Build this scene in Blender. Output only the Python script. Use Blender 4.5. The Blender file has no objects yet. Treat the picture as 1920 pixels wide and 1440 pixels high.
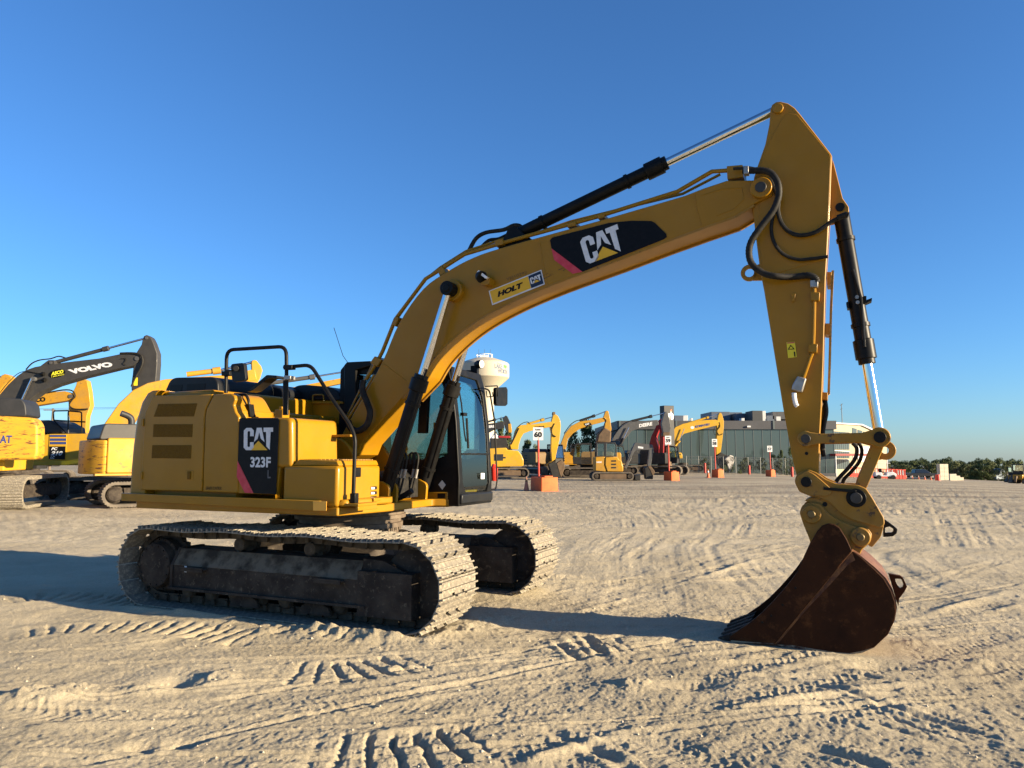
import bpy, bmesh, math, random
import numpy as np
from mathutils import Vector, Matrix, Euler
random.seed(7); RNG = np.random.default_rng(7)
R = math.radians
scn = bpy.context.scene
COL = scn.collection

# ------------------------------------------------------------------ camera
CZ, PIT, F = 1.7431, 0.0999, 1375.0          # eye height (m), upward tilt (rad), focal length in photo pixels
cam = bpy.data.cameras.new('camera'); cam.sensor_width = 36.0; cam.lens = F / 1920 * 36
cam.clip_start = 0.05; cam.clip_end = 5000
cob = bpy.data.objects.new('camera', cam); COL.objects.link(cob)
cob.location = (0, 0, CZ); cob.rotation_euler = (math.pi / 2 + PIT, 0, 0)
scn.camera = cob
scn.render.resolution_x, scn.render.resolution_y = 1024, 768

# ------------------------------------------------------------------ sky, sun, exposure
HEAD = -24.364                                # heading of the big excavator (deg, 0 = picture right)
SUN_AZ, SUN_EL = HEAD + 4.0, 12.0             # sun stands in front of the machine, a little to its far side
sd = Vector((math.cos(R(SUN_AZ)) * math.cos(R(SUN_EL)), math.sin(R(SUN_AZ)) * math.cos(R(SUN_EL)), math.sin(R(SUN_EL))))
w = bpy.data.worlds.new('World'); scn.world = w; w.use_nodes = True
nt = w.node_tree; nt.nodes.clear()
sky = nt.nodes.new('ShaderNodeTexSky'); sky.sky_type = 'NISHITA'; sky.sun_disc = False
sky.sun_elevation = R(SUN_EL); sky.sun_rotation = R(90 - SUN_AZ)
sky.altitude = 200; sky.air_density = 1.0; sky.dust_density = 0.35; sky.ozone_density = 6.6
bg = nt.nodes.new('ShaderNodeBackground'); bg.inputs['Strength'].default_value = 0.080
wo = nt.nodes.new('ShaderNodeOutputWorld')
nt.links.new(sky.outputs[0], bg.inputs[0]); nt.links.new(bg.outputs[0], wo.inputs[0])
sl = bpy.data.lights.new('sun', 'SUN'); sl.energy = 5.0; sl.angle = R(0.5); sl.color = (1.0, 0.82, 0.56)
so = bpy.data.objects.new('sun', sl); COL.objects.link(so)
so.rotation_euler = (-sd).to_track_quat('-Z', 'Y').to_euler(); so.location = sd * 60
scn.view_settings.view_transform = 'Standard'; scn.view_settings.look = 'None'
scn.view_settings.gamma = 1.0; scn.view_settings.exposure = 1.6
scn.view_settings.use_curve_mapping = False

# ------------------------------------------------------------------ photo measurements -> positions
ZM = {'A': (220, 620, 4.235), 'B': (540, 620, 4.236), 'C': (200, 940, 4.364), 'D': (600, 920, 4), 'E': (1300, 860, 3.79), 'F': (1360, 160, 4),
      'G': (1360, 500, 3.789), 'H': (0, 600, 4), 'I': (680, 360, 4.235), 'J': (960, 280, 3.84), 'K': (900, 740, 6.857), 'L': (1140, 740, 7.385),
      'M': (1380, 740, 7.385), 'N': (1620, 780, 6.4), 'P': (1440, 780, 5.143), 'Q': (400, 640, 6.4), 'R': (820, 660, 4.8), 'S': (580, 880, 9.6),
      'U': (700, 940, 5.0526), 'V': (1080, 800, 9.6), 'W': (0, 680, 5.143), 'X': (1540, 780, 10.283), 'Y': (1840, 840, 18), 'T': (640, 640, 9), 'O': (0, 0, 1)}
def zz(k, p):
    a, b, s = ZM[k]; return [(x / s + a, y / s + b) for x, y in p]
def ray(px, py):
    a = (px - 960) / F; b = (py - 720) / F
    return np.array([a, math.cos(PIT) + b * math.sin(PIT), math.sin(PIT) - b * math.cos(PIT)])
class Fr:
    """a local frame (x forward, y left, z up) standing on the ground"""
    def __init__(s, x, y, z, deg):
        s.o = np.array([x, y, z]); s.deg = deg; a = R(deg)
        s.M = np.array([[math.cos(a), -math.sin(a), 0], [math.sin(a), math.cos(a), 0], [0, 0, 1]])
        s.c = s.M.T @ (np.array([0, 0, CZ]) - s.o)
    def _h(s, px, py, i, v):
        d = s.M.T @ ray(px, py); t = (v - s.c[i]) / d[i]; return s.c + t * d
    def un(s, px, py, y): return s._h(px, py, 1, y)
    def unx(s, px, py, x): return s._h(px, py, 0, x)
    def poly(s, k, pts, y=0.0):                       # traced outline -> (x, z) list in the plane y = const
        return [(q[0], q[2]) for q in (s.un(px, py, y) for px, py in zz(k, pts))]
    def polyx(s, k, pts, x=0.0):                      # -> (y, z) list in the plane x = const
        return [(q[1], q[2]) for q in (s.unx(px, py, x) for px, py in zz(k, pts))]
    def pts(s, k, pts, y=0.0): return [tuple(s.un(px, py, y)) for px, py in zz(k, pts)]
    def ptsx(s, k, pts, x=0.0): return [tuple(s.unx(px, py, x)) for px, py in zz(k, pts)]
def zg(x, y):                                          # the yard is level, and falls away gently to the far right
    t = (np.asarray(x, float) - 26.0) / 5.0
    return -0.044 * 5.0 * np.logaddexp(0, t)
def hit(px, py):                                       # where a photo pixel meets the ground
    d = ray(px, py); lo, hi = 0.5, 2000.0
    for _ in range(60):
        m = (lo + hi) / 2
        if CZ + d[2] * m > zg(d[0] * m, 0): lo = m
        else: hi = m
    return np.array([d[0] * lo, d[1] * lo, CZ + d[2] * lo])
def frame_at(px, py, deg): q = hit(px, py); return Fr(q[0], q[1], float(zg(q[0], 0)), deg)
def frame_d(px, dist, deg):                            # on the ground at a given distance
    x = (px - 960) / F * dist; return Fr(x, dist, float(zg(x, 0)), deg)

# ------------------------------------------------------------------ materials
MATS = {}
def ramp2(n, c0, c1, p0=0.35, p1=0.65):
    r = n.new('ShaderNodeValToRGB'); e = r.color_ramp.elements
    e[0].position = p0; e[1].position = p1; e[0].color = (*c0, 1); e[1].color = (*c1, 1); return r
def mat(name, base, rough=0.5, metal=0.0, coat=0.0, alt=None, scale=6.0, bump=0.0, bscale=60.0, stretch=(1, 1, 1), p=(0.4, 0.7),
        alt2=None, scale2=20.0, p2=(0.58, 0.68), emit=None, rough_var=0.0, spec=0.28, dust=0.0):
    if name in MATS: return MATS[name]
    m = bpy.data.materials.new(name); m.use_nodes = True; t = m.node_tree; n = t.nodes; l = t.links
    b = n['Principled BSDF']; b.inputs['Roughness'].default_value = rough; b.inputs['Metallic'].default_value = metal
    b.inputs['Base Color'].default_value = (*base, 1); b.inputs['Specular IOR Level'].default_value = spec
    if coat: b.inputs['Coat Weight'].default_value = coat; b.inputs['Coat Roughness'].default_value = 0.12
    if emit: b.inputs['Emission Color'].default_value = (*emit[0], 1); b.inputs['Emission Strength'].default_value = emit[1]
    tc = n.new('ShaderNodeTexCoord'); mp = n.new('ShaderNodeMapping'); l.new(tc.outputs['Object'], mp.inputs[0])
    mp.inputs['Scale'].default_value = stretch
    last = None
    if alt:
        nz = n.new('ShaderNodeTexNoise'); nz.inputs['Scale'].default_value = scale; nz.inputs['Detail'].default_value = 7; nz.inputs['Roughness'].default_value = 0.6
        l.new(mp.outputs[0], nz.inputs[0])
        r = ramp2(n, base, alt, *p); l.new(nz.outputs[0], r.inputs[0]); last = r.outputs[0]
        if alt2:
            n2 = n.new('ShaderNodeTexNoise'); n2.inputs['Scale'].default_value = scale2; n2.inputs['Detail'].default_value = 9; n2.inputs['Roughness'].default_value = 0.7
            l.new(mp.outputs[0], n2.inputs[0])
            r2 = ramp2(n, (0, 0, 0), (1, 1, 1), *p2); l.new(n2.outputs[0], r2.inputs[0])
            mx = n.new('ShaderNodeMix'); mx.data_type = 'RGBA'; l.new(r2.outputs[0], mx.inputs['Factor']); l.new(last, mx.inputs['A'])
            mx.inputs['B'].default_value = (*alt2, 1); last = mx.outputs['Result']
        if dust:      # thin film of pale dust and faint rubbed marks
            n3 = n.new('ShaderNodeTexNoise'); n3.inputs['Scale'].default_value = 1.7; n3.inputs['Detail'].default_value = 8; n3.inputs['Roughness'].default_value = 0.72; l.new(tc.outputs['Object'], n3.inputs[0])
            r3 = ramp2(n, (0, 0, 0), (dust * 2,) * 3, .42, .78); l.new(n3.outputs[0], r3.inputs[0]); m3 = n.new('ShaderNodeMix'); m3.data_type = 'RGBA'
            l.new(r3.outputs[0], m3.inputs['Factor']); l.new(last, m3.inputs['A']); m3.inputs['B'].default_value = (0.27, 0.19, 0.09, 1); last = m3.outputs['Result']
            mq = n.new('ShaderNodeMapping'); mq.inputs['Scale'].default_value = (3, 3, 42); mq.inputs['Rotation'].default_value = (.5, .35, 0); l.new(tc.outputs['Object'], mq.inputs[0])
            n4 = n.new('ShaderNodeTexNoise'); n4.inputs['Scale'].default_value = 2.2; n4.inputs['Detail'].default_value = 6; n4.inputs['Roughness'].default_value = 0.75; l.new(mq.outputs[0], n4.inputs[0])
            r4 = ramp2(n, (0, 0, 0), (.55, .55, .55), .70, .76); l.new(n4.outputs[0], r4.inputs[0]); m4 = n.new('ShaderNodeMix'); m4.data_type = 'RGBA'
            l.new(r4.outputs[0], m4.inputs['Factor']); l.new(last, m4.inputs['A']); m4.inputs['B'].default_value = (0.09, 0.05, 0.02, 1); last = m4.outputs['Result']
        l.new(last, b.inputs['Base Color'])
        if rough_var:
            mr = n.new('ShaderNodeMapRange'); mr.inputs['To Min'].default_value = rough - rough_var; mr.inputs['To Max'].default_value = rough + rough_var
            l.new(nz.outputs[0], mr.inputs[0]); l.new(mr.outputs[0], b.inputs['Roughness'])
    if bump:
        nb = n.new('ShaderNodeTexNoise'); nb.inputs['Scale'].default_value = bscale; nb.inputs['Detail'].default_value = 5
        l.new(tc.outputs['Object'], nb.inputs[0])
        bp = n.new('ShaderNodeBump'); bp.inputs['Strength'].default_value = bump; bp.inputs['Distance'].default_value = 0.01
        l.new(nb.outputs[0], bp.inputs['Height']); l.new(bp.outputs[0], b.inputs['Normal'])
    MATS[name] = m; return m
def glass(name, tint, rough=0.02, base_refl=0.08, dens=0.5):
    if name in MATS: return MATS[name]
    m = bpy.data.materials.new(name); m.use_nodes = True; t = m.node_tree; n = t.nodes; l = t.links; n.clear()
    tr = n.new('ShaderNodeBsdfTransparent'); tr.inputs[0].default_value = (*tint, 1)
    gl = n.new('ShaderNodeBsdfGlossy'); gl.inputs['Roughness'].default_value = rough; gl.inputs[0].default_value = (0.95, 1, 1, 1)
    fr = n.new('ShaderNodeFresnel'); fr.inputs[0].default_value = 1.5
    ad = n.new('ShaderNodeMath'); ad.operation = 'ADD'; ad.use_clamp = True; ad.inputs[1].default_value = base_refl; l.new(fr.outputs[0], ad.inputs[0])
    mx = n.new('ShaderNodeMixShader'); l.new(ad.outputs[0], mx.inputs[0]); l.new(tr.outputs[0], mx.inputs[1]); l.new(gl.outputs[0], mx.inputs[2])
    o = n.new('ShaderNodeOutputMaterial'); l.new(mx.outputs[0], o.inputs[0]); MATS[name] = m; return m

YEL = mat('yellow_paint', (0.315, 0.150, 0.0035), 0.38, coat=0.10, spec=.2, dust=.07, alt=(0.285, 0.136, 0.004), scale=3, bump=0.04, bscale=14, alt2=(0.17, 0.09, 0.022), scale2=26, p2=(0.66, 0.80), rough_var=0.08)
YELW = mat('worn_yellow_paint', (0.30, 0.146, 0.008), 0.5, dust=.2, coat=0.03, alt=(0.25, 0.12, 0.012), scale=5, bump=0.15, bscale=40, alt2=(0.06, 0.03, 0.017), scale2=9, p2=(0.60, 0.645))
BLK = mat('black_paint', (0.006, 0.006, 0.006), 0.42, spec=.14, alt=(0.012, 0.011, 0.010), scale=8, rough_var=0.1)
DKP = mat('dark_plastic', (0.010, 0.011, 0.013), 0.42, spec=.18, alt=(0.015, 0.015, 0.015), scale=5, bump=0.05, bscale=200)
RUB = mat('rubber', (0.012, 0.0115, 0.011), 0.6, spec=.15, alt=(0.030, 0.027, 0.022), scale=15, bump=0.1, bscale=80)
CHR = mat('chrome', (0.72, 0.73, 0.75), 0.09, metal=1.0)
PINM = mat('dull_pin_steel', (0.06, 0.055, 0.05), 0.5, metal=0.4, alt=(0.04, 0.036, 0.03), scale=12)
STL = mat('plain_steel', (0.36, 0.35, 0.33), 0.45, metal=0.7, alt=(0.24, 0.22, 0.19), scale=12)
DUST = mat('dusty_track_steel', (0.20, 0.175, 0.135), 0.75, alt=(0.11, 0.097, 0.078), scale=14, bump=0.5, bscale=90, alt2=(0.31, 0.27, 0.20), scale2=22, p2=(0.5, 0.6))
UND = mat('dusty_undercarriage', (0.030, 0.024, 0.020), 0.8, spec=.1, alt=(0.07, 0.057, 0.044), scale=4, bump=0.3, bscale=70, alt2=(0.14, 0.115, 0.08), scale2=18, p2=(0.56, 0.72))
LNK = mat('dusty_links', (0.055, 0.045, 0.034), 0.8, spec=.1, alt=(0.11, 0.09, 0.065), scale=9, bump=.2, bscale=60)
RUST = mat('brown_bucket_paint', (0.046, 0.0175, 0.0075), 0.65, spec=.06, alt=(0.024, 0.0105, 0.006), scale=3, bump=0.35, bscale=60, alt2=(0.12, 0.048, 0.017), scale2=7, p2=(0.54, 0.76))
RUSTL = mat('bare_rusty_steel', (0.26, 0.125, 0.055), 0.6, alt=(0.13, 0.062, 0.032), scale=9, bump=0.3, bscale=60, metal=0.2)
DEC = mat('decal_black', (0.005, 0.005, 0.006), 0.45, spec=.12, alt=(0.008, 0.008, 0.009), scale=20, alt2=(0.10, 0.10, 0.10), scale2=34, p2=(0.705, 0.73))
DECW = mat('decal_white', (0.66, 0.66, 0.66), 0.4, alt=(0.56, 0.56, 0.56), scale=16)
DECR = mat('decal_red', (0.50, 0.035, 0.055), 0.4, alt=(0.58, 0.07, 0.09), scale=12)
DECY = mat('decal_yellow', (0.72, 0.40, 0.02), 0.4)
BLUE = mat('decal_blue', (0.03, 0.05, 0.17), 0.4)
WHT = mat('white_paint', (0.76, 0.76, 0.74), 0.45, alt=(0.66, 0.65, 0.62), scale=3)
SIL = mat('silver_tape', (0.62, 0.62, 0.62), 0.4, metal=0.3)
SGL = glass('cab_side_glass', (0.50, 0.60, 0.60), base_refl=0.0)
GLS = glass('cab_glass', (0.76, 0.885, 0.875), base_refl=0.06)
LENS = mat('lamp_lens', (0.75, 0.75, 0.72), 0.1, coat=0.6)

# ------------------------------------------------------------------ mesh building
class MB:
    def __init__(s): s.v = []; s.f = []
    def add(s, vs, fs):
        o = len(s.v); s.v += [tuple(float(c) for c in q) for q in vs]; s.f += [tuple(i + o for i in f) for f in fs]; return s
    def box(s, x0, x1, y0, y1, z0, z1):
        return s.add([(x, y, z) for x in (x0, x1) for y in (y0, y1) for z in (z0, z1)],
                     [(0, 1, 3, 2), (4, 6, 7, 5), (0, 4, 5, 1), (2, 3, 7, 6), (0, 2, 6, 4), (1, 5, 7, 3)])
    def obox(s, mtx, sx, sy, sz):
        vs = [mtx @ Vector((x * sx / 2, y * sy / 2, z * sz / 2)) for x in (-1, 1) for y in (-1, 1) for z in (-1, 1)]
        return s.add(vs, [(0, 1, 3, 2), (4, 6, 7, 5), (0, 4, 5, 1), (2, 3, 7, 6), (0, 2, 6, 4), (1, 5, 7, 3)])
    def ext(s, P, Q):                      # two matching rings -> closed solid
        n = len(P); return s.add(list(P) + list(Q), [tuple(range(n)), tuple(range(2 * n - 1, n - 1, -1))] + [(i, (i + 1) % n, n + (i + 1) % n, n + i) for i in range(n)])
    def prism(s, poly, y0, y1): return s.ext([(x, y0, z) for x, z in poly], [(x, y1, z) for x, z in poly])
    def prismx(s, poly, x0, x1): return s.ext([(x0, y, z) for y, z in poly], [(x1, y, z) for y, z in poly])
    def prismz(s, poly, z0, z1): return s.ext([(x, y, z0) for x, y in poly], [(x, y, z1) for x, y in poly])
    def cyl(s, p0, p1, r0, r1=None, n=16):
        p0, p1 = Vector(p0), Vector(p1); r1 = r0 if r1 is None else r1
        q = (p1 - p0).to_track_quat('Z', 'Y'); a = q @ Vector((1, 0, 0)); b = q @ Vector((0, 1, 0))
        c = [(math.cos(2 * math.pi * i / n), math.sin(2 * math.pi * i / n)) for i in range(n)]
        return s.ext([p0 + a * (r0 * x) + b * (r0 * y) for x, y in c], [p1 + a * (r1 * x) + b * (r1 * y) for x, y in c])
    def ycyl(s, x, z, y0, y1, r, n=24): return s.cyl((x, y0, z), (x, y1, z), r, n=n)
    def ring(s, x, z, y0, y1, r0, r1, n=24):    # annulus about the y axis
        vs = []
        for y in (y0, y1):
            for r in (r0, r1): vs += [(x + r * math.cos(2 * math.pi * i / n), y, z + r * math.sin(2 * math.pi * i / n)) for i in range(n)]
        fs = []
        for i in range(n):
            j = (i + 1) % n
            fs += [(i, j, n + j, n + i), (2 * n + i, 3 * n + i, 3 * n + j, 2 * n + j), (i, 2 * n + i, 2 * n + j, j), (n + i, n + j, 3 * n + j, 3 * n + i)]
        return s.add(vs, fs)
    def lathe(s, o, axis, prof, n=24):          # prof: (distance along axis, radius)
        o = Vector(o); q = Vector(axis).to_track_quat('Z', 'Y'); a = q @ Vector((1, 0, 0)); b = q @ Vector((0, 1, 0)); c = q @ Vector((0, 0, 1))
        vs = []; m = len(prof)
        for h, r in prof: vs += [o + c * h + a * (r * math.cos(2 * math.pi * i / n)) + b * (r * math.sin(2 * math.pi * i / n)) for i in range(n)]
        fs = [tuple(range(n - 1, -1, -1)), tuple(range((m - 1) * n, m * n))]
        for k in range(m - 1): fs += [(k * n + i, k * n + (i + 1) % n, (k + 1) * n + (i + 1) % n, (k + 1) * n + i) for i in range(n)]
        return s.add(vs, fs)
    def tube(s, pts, r, n=8, sm=0, rr=None):
        P = [Vector(p) for p in pts]
        if sm:
            Q = []
            for i in range(len(P) - 1):
                a, b, c, d = P[max(i - 1, 0)], P[i], P[i + 1], P[min(i + 2, len(P) - 1)]
                for k in range(sm):
                    t = k / sm; Q.append(0.5 * ((2 * b) + (c - a) * t + (2 * a - 5 * b + 4 * c - d) * t * t + (3 * b - a - 3 * c + d) * t ** 3))
            P = Q + [P[-1]]
        m = len(P); T = [(P[min(i + 1, m - 1)] - P[max(i - 1, 0)]).normalized() for i in range(m)]
        u = T[0].orthogonal().normalized(); vs = []
        for i in range(m):
            u = (u - T[i] * u.dot(T[i])); u = u.normalized() if u.length > 1e-6 else T[i].orthogonal().normalized()
            v = T[i].cross(u); rad = r if rr is None else r * (1 + rr * (i % 2))
            vs += [P[i] + u * (rad * math.cos(2 * math.pi * k / n)) + v * (rad * math.sin(2 * math.pi * k / n)) for k in range(n)]
        fs = [tuple(range(n - 1, -1, -1)), tuple(range((m - 1) * n, m * n))]
        for i in range(m - 1): fs += [(i * n + k, i * n + (k + 1) % n, (i + 1) * n + (k + 1) % n, (i + 1) * n + k) for k in range(n)]
        return s.add(vs, fs)
    def mesh(s, name, m, smooth=38, norm=True):
        me = bpy.data.meshes.new(name); me.from_pydata(s.v, [], s.f)
        if norm:
            bm = bmesh.new(); bm.from_mesh(me); bmesh.ops.recalc_face_normals(bm, faces=bm.faces); bm.to_mesh(me); bm.free()
        me.materials.append(m)
        if smooth: me.shade_smooth(); me.set_sharp_from_angle(angle=R(smooth))
        return me
    def obj(s, name, m, parent=None, bevel=0.0, smooth=38, label=None, seg=2):
        o = bpy.data.objects.new(name, s.mesh(name, m, smooth)); COL.objects.link(o); o.parent = parent
        if bevel:
            b = o.modifiers.new('bevel', 'BEVEL'); b.width = bevel; b.segments = seg; b.limit_method = 'ANGLE'; b.angle_limit = R(30)
            b.harden_normals = False
        if label: o['label'] = label
        return o
def fillet(pts, r, n=5):                    # round the corners of a path
    P = [Vector(p) for p in pts]; out = [P[0]]
    for i in range(1, len(P) - 1):
        a, b, c = P[i - 1], P[i], P[i + 1]; d0 = (a - b); d1 = (c - b); k = min(r, d0.length * .45, d1.length * .45)
        s0 = b + d0.normalized() * k; s1 = b + d1.normalized() * k
        for j in range(n + 1):
            t = j / n; out.append(s0 * (1 - t) ** 2 + b * (2 * t * (1 - t)) + s1 * t * t)
    return out + [P[-1]]
def rfill(poly, r, n=4):                    # round the corners of a closed 2D polygon
    m = len(poly); out = []
    for i in range(m):
        a, b, c = (Vector((*poly[(i + k) % m], 0)) for k in (-1, 0, 1)); d0 = a - b; d1 = c - b
        rr = r[i] if isinstance(r, (list, tuple)) else r
        k = min(rr, d0.length * .45, d1.length * .45)
        if k < 1e-4: out.append((b.x, b.y)); continue
        s0 = b + d0.normalized() * k; s1 = b + d1.normalized() * k
        for j in range(n + 1):
            t = j / n; q = s0 * (1 - t) ** 2 + b * (2 * t * (1 - t)) + s1 * t * t; out.append((q.x, q.y))
    return out
def arc(cx, cz, r, a0, a1, n=10): return [(cx + r * math.cos(R(a0 + (a1 - a0) * i / n)), cz + r * math.sin(R(a0 + (a1 - a0) * i / n))) for i in range(n + 1)]
def empty(name, fr, label, cat, group=None):
    o = bpy.data.objects.new(name, None); COL.objects.link(o); o.location = tuple(fr.o); o.rotation_euler = (0, 0, R(fr.deg))
    o.empty_display_size = 0.2; tagit(o, label, cat, group); return o
def tagit(o, label, cat, group=None):
    o['label'] = label; o['category'] = cat
    if group: o['group'] = group
    return o
def text_geo(body, bold=0.0, shear=0.0, space=1.0):      # lettering outline in a unit box: width 1, cap height 1
    c = bpy.data.curves.new('lettering', 'FONT'); c.body = body; c.size = 1; c.offset = bold; c.shear = shear; c.space_character = space; c.resolution_u = 3
    o = bpy.data.objects.new('lettering', c); COL.objects.link(o); bpy.context.view_layer.update()
    me = bpy.data.meshes.new_from_object(o.evaluated_get(bpy.context.evaluated_depsgraph_get()))
    v = [tuple(q.co) for q in me.vertices]; f = [tuple(p.vertices) for p in me.polygons]
    bpy.data.objects.remove(o); bpy.data.curves.remove(c); bpy.data.meshes.remove(me)
    x0 = min(q[0] for q in v); x1 = max(q[0] for q in v); y0 = min(q[1] for q in v); y1 = max(q[1] for q in v)
    return [((q[0] - x0) / (x1 - x0), (q[1] - y0) / (y1 - y0)) for q in v], f
def lettering(name, body, o, u, v, m, parent, bold=0.02, shear=0.0, lift=None, space=1.0):
    g, f = text_geo(body, bold, shear, space); o, u, v = Vector(o), Vector(u), Vector(v); b = MB()
    n = u.cross(v).normalized() * (0.004 if lift is None else lift)
    b.add([o + n + u * a + v * c for a, c in g], f)
    me = b.mesh(name, m, 0, norm=False); ob = bpy.data.objects.new(name, me); COL.objects.link(ob); ob.parent = parent; return ob
def flat(name, pts, m, parent, lift, th=0.0015):         # thin sticker: corner points (3D), offset along lift
    L = Vector(lift); b = MB(); P = [Vector(p) + L for p in pts]; b.ext(P, [p + L.normalized() * th for p in P]); return b.obj(name, m, parent, smooth=0)
LOGO = [('decal_letter', 'w', [(20, 173), (60, 173), (80, 153), (80, 108), (51, 108), (51, 141), (46, 148), (36, 148), (30, 141), (30, 32), (36, 25), (46, 25), (51, 32), (51, 62), (80, 62), (80, 20), (60, 0), (20, 0), (0, 20), (0, 153)]),
        ('decal_letter', 'w', [(104, 173), (142, 173), (166, 62), (137, 88), (134, 95), (123.5, 140), (113, 95), (111, 88), (82, 62)]),
        ('decal_letter', 'w', [(158, 173), (232, 173), (232, 140), (213, 140), (207, 2), (180, 30), (178, 140), (158, 140)]),
        ('decal_triangle', 'y', [(47, 0), (118, 72), (190, 0)])]
def logo(o, u, v, parent, lift, ym=None):                # the maker's mark on the machine: o lower left, u full width, v full height
    o, u, v = Vector(o), Vector(u), Vector(v)
    for nm, c, pl in LOGO: flat(nm, [o + u * (a / 232) + v * (b / 173) for a, b in pl], DECW if c == 'w' else (ym or DECY), parent, lift)

# ================================================================== ground
def vnoise(x, y, seed):
    xi = np.floor(x).astype(np.int64); yi = np.floor(y).astype(np.int64); fx = x - xi; fy = y - yi
    fx = fx * fx * fx * (fx * (fx * 6 - 15) + 10); fy = fy * fy * fy * (fy * (fy * 6 - 15) + 10)
    def h(a, b):
        k = (a * 374761393 + b * 668265263 + seed * 974634541) & 0xffffffff
        k = ((k ^ (k >> 13)) * 1274126177) & 0xffffffff
        return ((k ^ (k >> 16)) & 0xffff) / 65535.0
    return (h(xi, yi) * (1 - fx) + h(xi + 1, yi) * fx) * (1 - fy) + (h(xi, yi + 1) * (1 - fx) + h(xi + 1, yi + 1) * fx) * fy - 0.5
def fbm(x, y, seed, oct=4, g=0.5):
    s = 0; a = 1.0; c, sn = math.cos(0.6), math.sin(0.6)
    for k in range(oct):
        s = s + a * vnoise(x, y, seed + k * 17); a *= g; x, y = (x * c - y * sn) * 2.03 + 5.1, (x * sn + y * c) * 2.03 + 1.7
    return s
MF = Fr(-2.0438, 9.4237, 0.0, HEAD)
# wheel and crawler prints pressed into the sand: (kind, width, depth, [photo points along the print])
PRINTS = [
 ('crawler', .62, .040, [(500, 1262), (640, 1262), (800, 1238)]), ('crawler', .60, .030, [(560, 1412), (740, 1412), (930, 1392)]),
 ('crawler', .55, .038, [(1010, 1235), (1130, 1215), (1190, 1212)]), ('tyre', .34, .015, [(1330, 1300), (1560, 1330), (1800, 1400), (1920, 1470)]),
 ('crawler', .60, .030, [(0, 1130), (120, 1122), (330, 1135), (520, 1165), (700, 1200)]),
 ('crawler', .50, .030, [(0, 1190), (160, 1178), (330, 1180), (480, 1200)]),
 ('crawler', .6, .020, [(1560, 1440), (1700, 1385), (1920, 1340)]),
 ('tyre', .30, .018, [(600, 1440), (760, 1390), (1000, 1330), (1300, 1280), (1600, 1210), (1920, 1120)]),
 ('tyre', .34, .018, [(900, 1440), (1050, 1380), (1300, 1330), (1600, 1270), (1920, 1180)]),
 ('tyre', .30, .022, [(0, 1400), (250, 1375), (500, 1350), (760, 1300), (1000, 1262), (1300, 1238)]),
 ('tyre', .32, .022, [(0, 1335), (200, 1345), (450, 1320), (700, 1330), (960, 1300)]),
 ('tyre', .30, .014, [(1000, 1440), (1180, 1400), (1400, 1440), (1500, 1480)]),
 ('tyre', .30, .016, [(1120, 1300), (1200, 1370), (1330, 1440), (1400, 1500)]),
 ('tyre', .26, .018, [(960, 1150), (1150, 1110), (1330, 1050), (1500, 1010)]), ('tyre', .26, .018, [(1000, 1170), (1200, 1120), (1360, 1062), (1520, 1025)]),
 ('tyre', .26, .018, [(1700, 1110), (1800, 1080), (1920, 1040)]), ('tyre', .28, .018, [(1680, 1180), (1800, 1150), (1920, 1130)]),
 ('tyre', .26, .020, [(1120, 1040), (1180, 1000), (1160, 965), (1090, 950)]), ('tyre', .26, .020, [(1180, 1050), (1240, 1005), (1220, 965), (1150, 940)]),
 ('tyre', .30, .020, [(1300, 1020), (1330, 985), (1310, 955), (1230, 930)]), ('tyre', .3, .02, [(1380, 1010), (1400, 975), (1370, 950)]),
 ('tyre', .34, .022, [(1790, 1030), (1770, 985), (1755, 950), (1740, 915)]), ('tyre', .34, .022, [(1850, 1030), (1825, 985), (1800, 945), (1775, 915)]),
 ('tyre', .34, .020, [(1920, 1000), (1880, 965), (1840, 930), (1815, 912)]), ('tyre', .32, .020, [(1000, 1010), (1150, 975), (1400, 955), (1700, 930)]),
 ('tyre', .3, .018, [(0, 985), (200, 975), (450, 962)]), ('tyre', .3, .018, [(920, 1095), (1050, 1100), (1250, 1080), (1480, 1085)]),
 ('crawler', .55, .024, [(1540, 1130), (1580, 1165), (1640, 1180)]), ('tyre', .28, .016, [(1340, 1440), (1500, 1370), (1720, 1310), (1920, 1250)]),
 ('berm', .10, .030, [(640, 1345), (900, 1292), (1250, 1240), (1560, 1200), (1920, 1105)]), ('berm', .08, .022, [(0, 1372), (300, 1352), (560, 1330), (900, 1270)]),
 ('berm', .10, .030, [(950, 1440), (1180, 1372), (1500, 1318), (1920, 1262)]), ('berm', .07, .02, [(180, 1220), (330, 1195), (480, 1160)]),
 ('berm', .09, .024, [(1010, 1168), (1200, 1115), (1420, 1052)]), ('berm', .09, .02, [(960, 1128), (1200, 1080), (1480, 1060)]),
 ('groove', .10, .030, [(1000, 1362), (1100, 1400), (1180, 1440), (1250, 1480)]), ('groove', .08, .026, [(1420, 1275), (1560, 1300), (1680, 1335), (1900, 1392)]),
 ('groove', .10, .04, [(1090, 1190), (1140, 1245)]), ('groove', .09, .04, [(1040, 1205), (1090, 1245)]), ('groove', .09, .035, [(1560, 1265), (1700, 1290)]),
 ('groove', .11, .035, [(1480, 1400), (1650, 1440), (1800, 1500)]),
]
lrng = random.Random(3)
for i in range(26):        # long faint wheel edges sweeping across the foreground
    y0 = 1165 + i * 11 + lrng.uniform(-6, 6); sl = lrng.uniform(-.10, .02) if i % 3 else lrng.uniform(-.20, -.10); cv = lrng.uniform(-18, 18)
    PRINTS.append((('berm', 'groove')[i % 2], lrng.uniform(.035, .07), lrng.uniform(.010, .020), [(x_, min(1430, y0 + sl * (x_ - 300) + cv * math.sin(x_ / 420 + i))) for x_ in range(lrng.choice((0, 0, 380, 900)), lrng.choice((1100, 1921, 1921)), 160)]))
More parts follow.
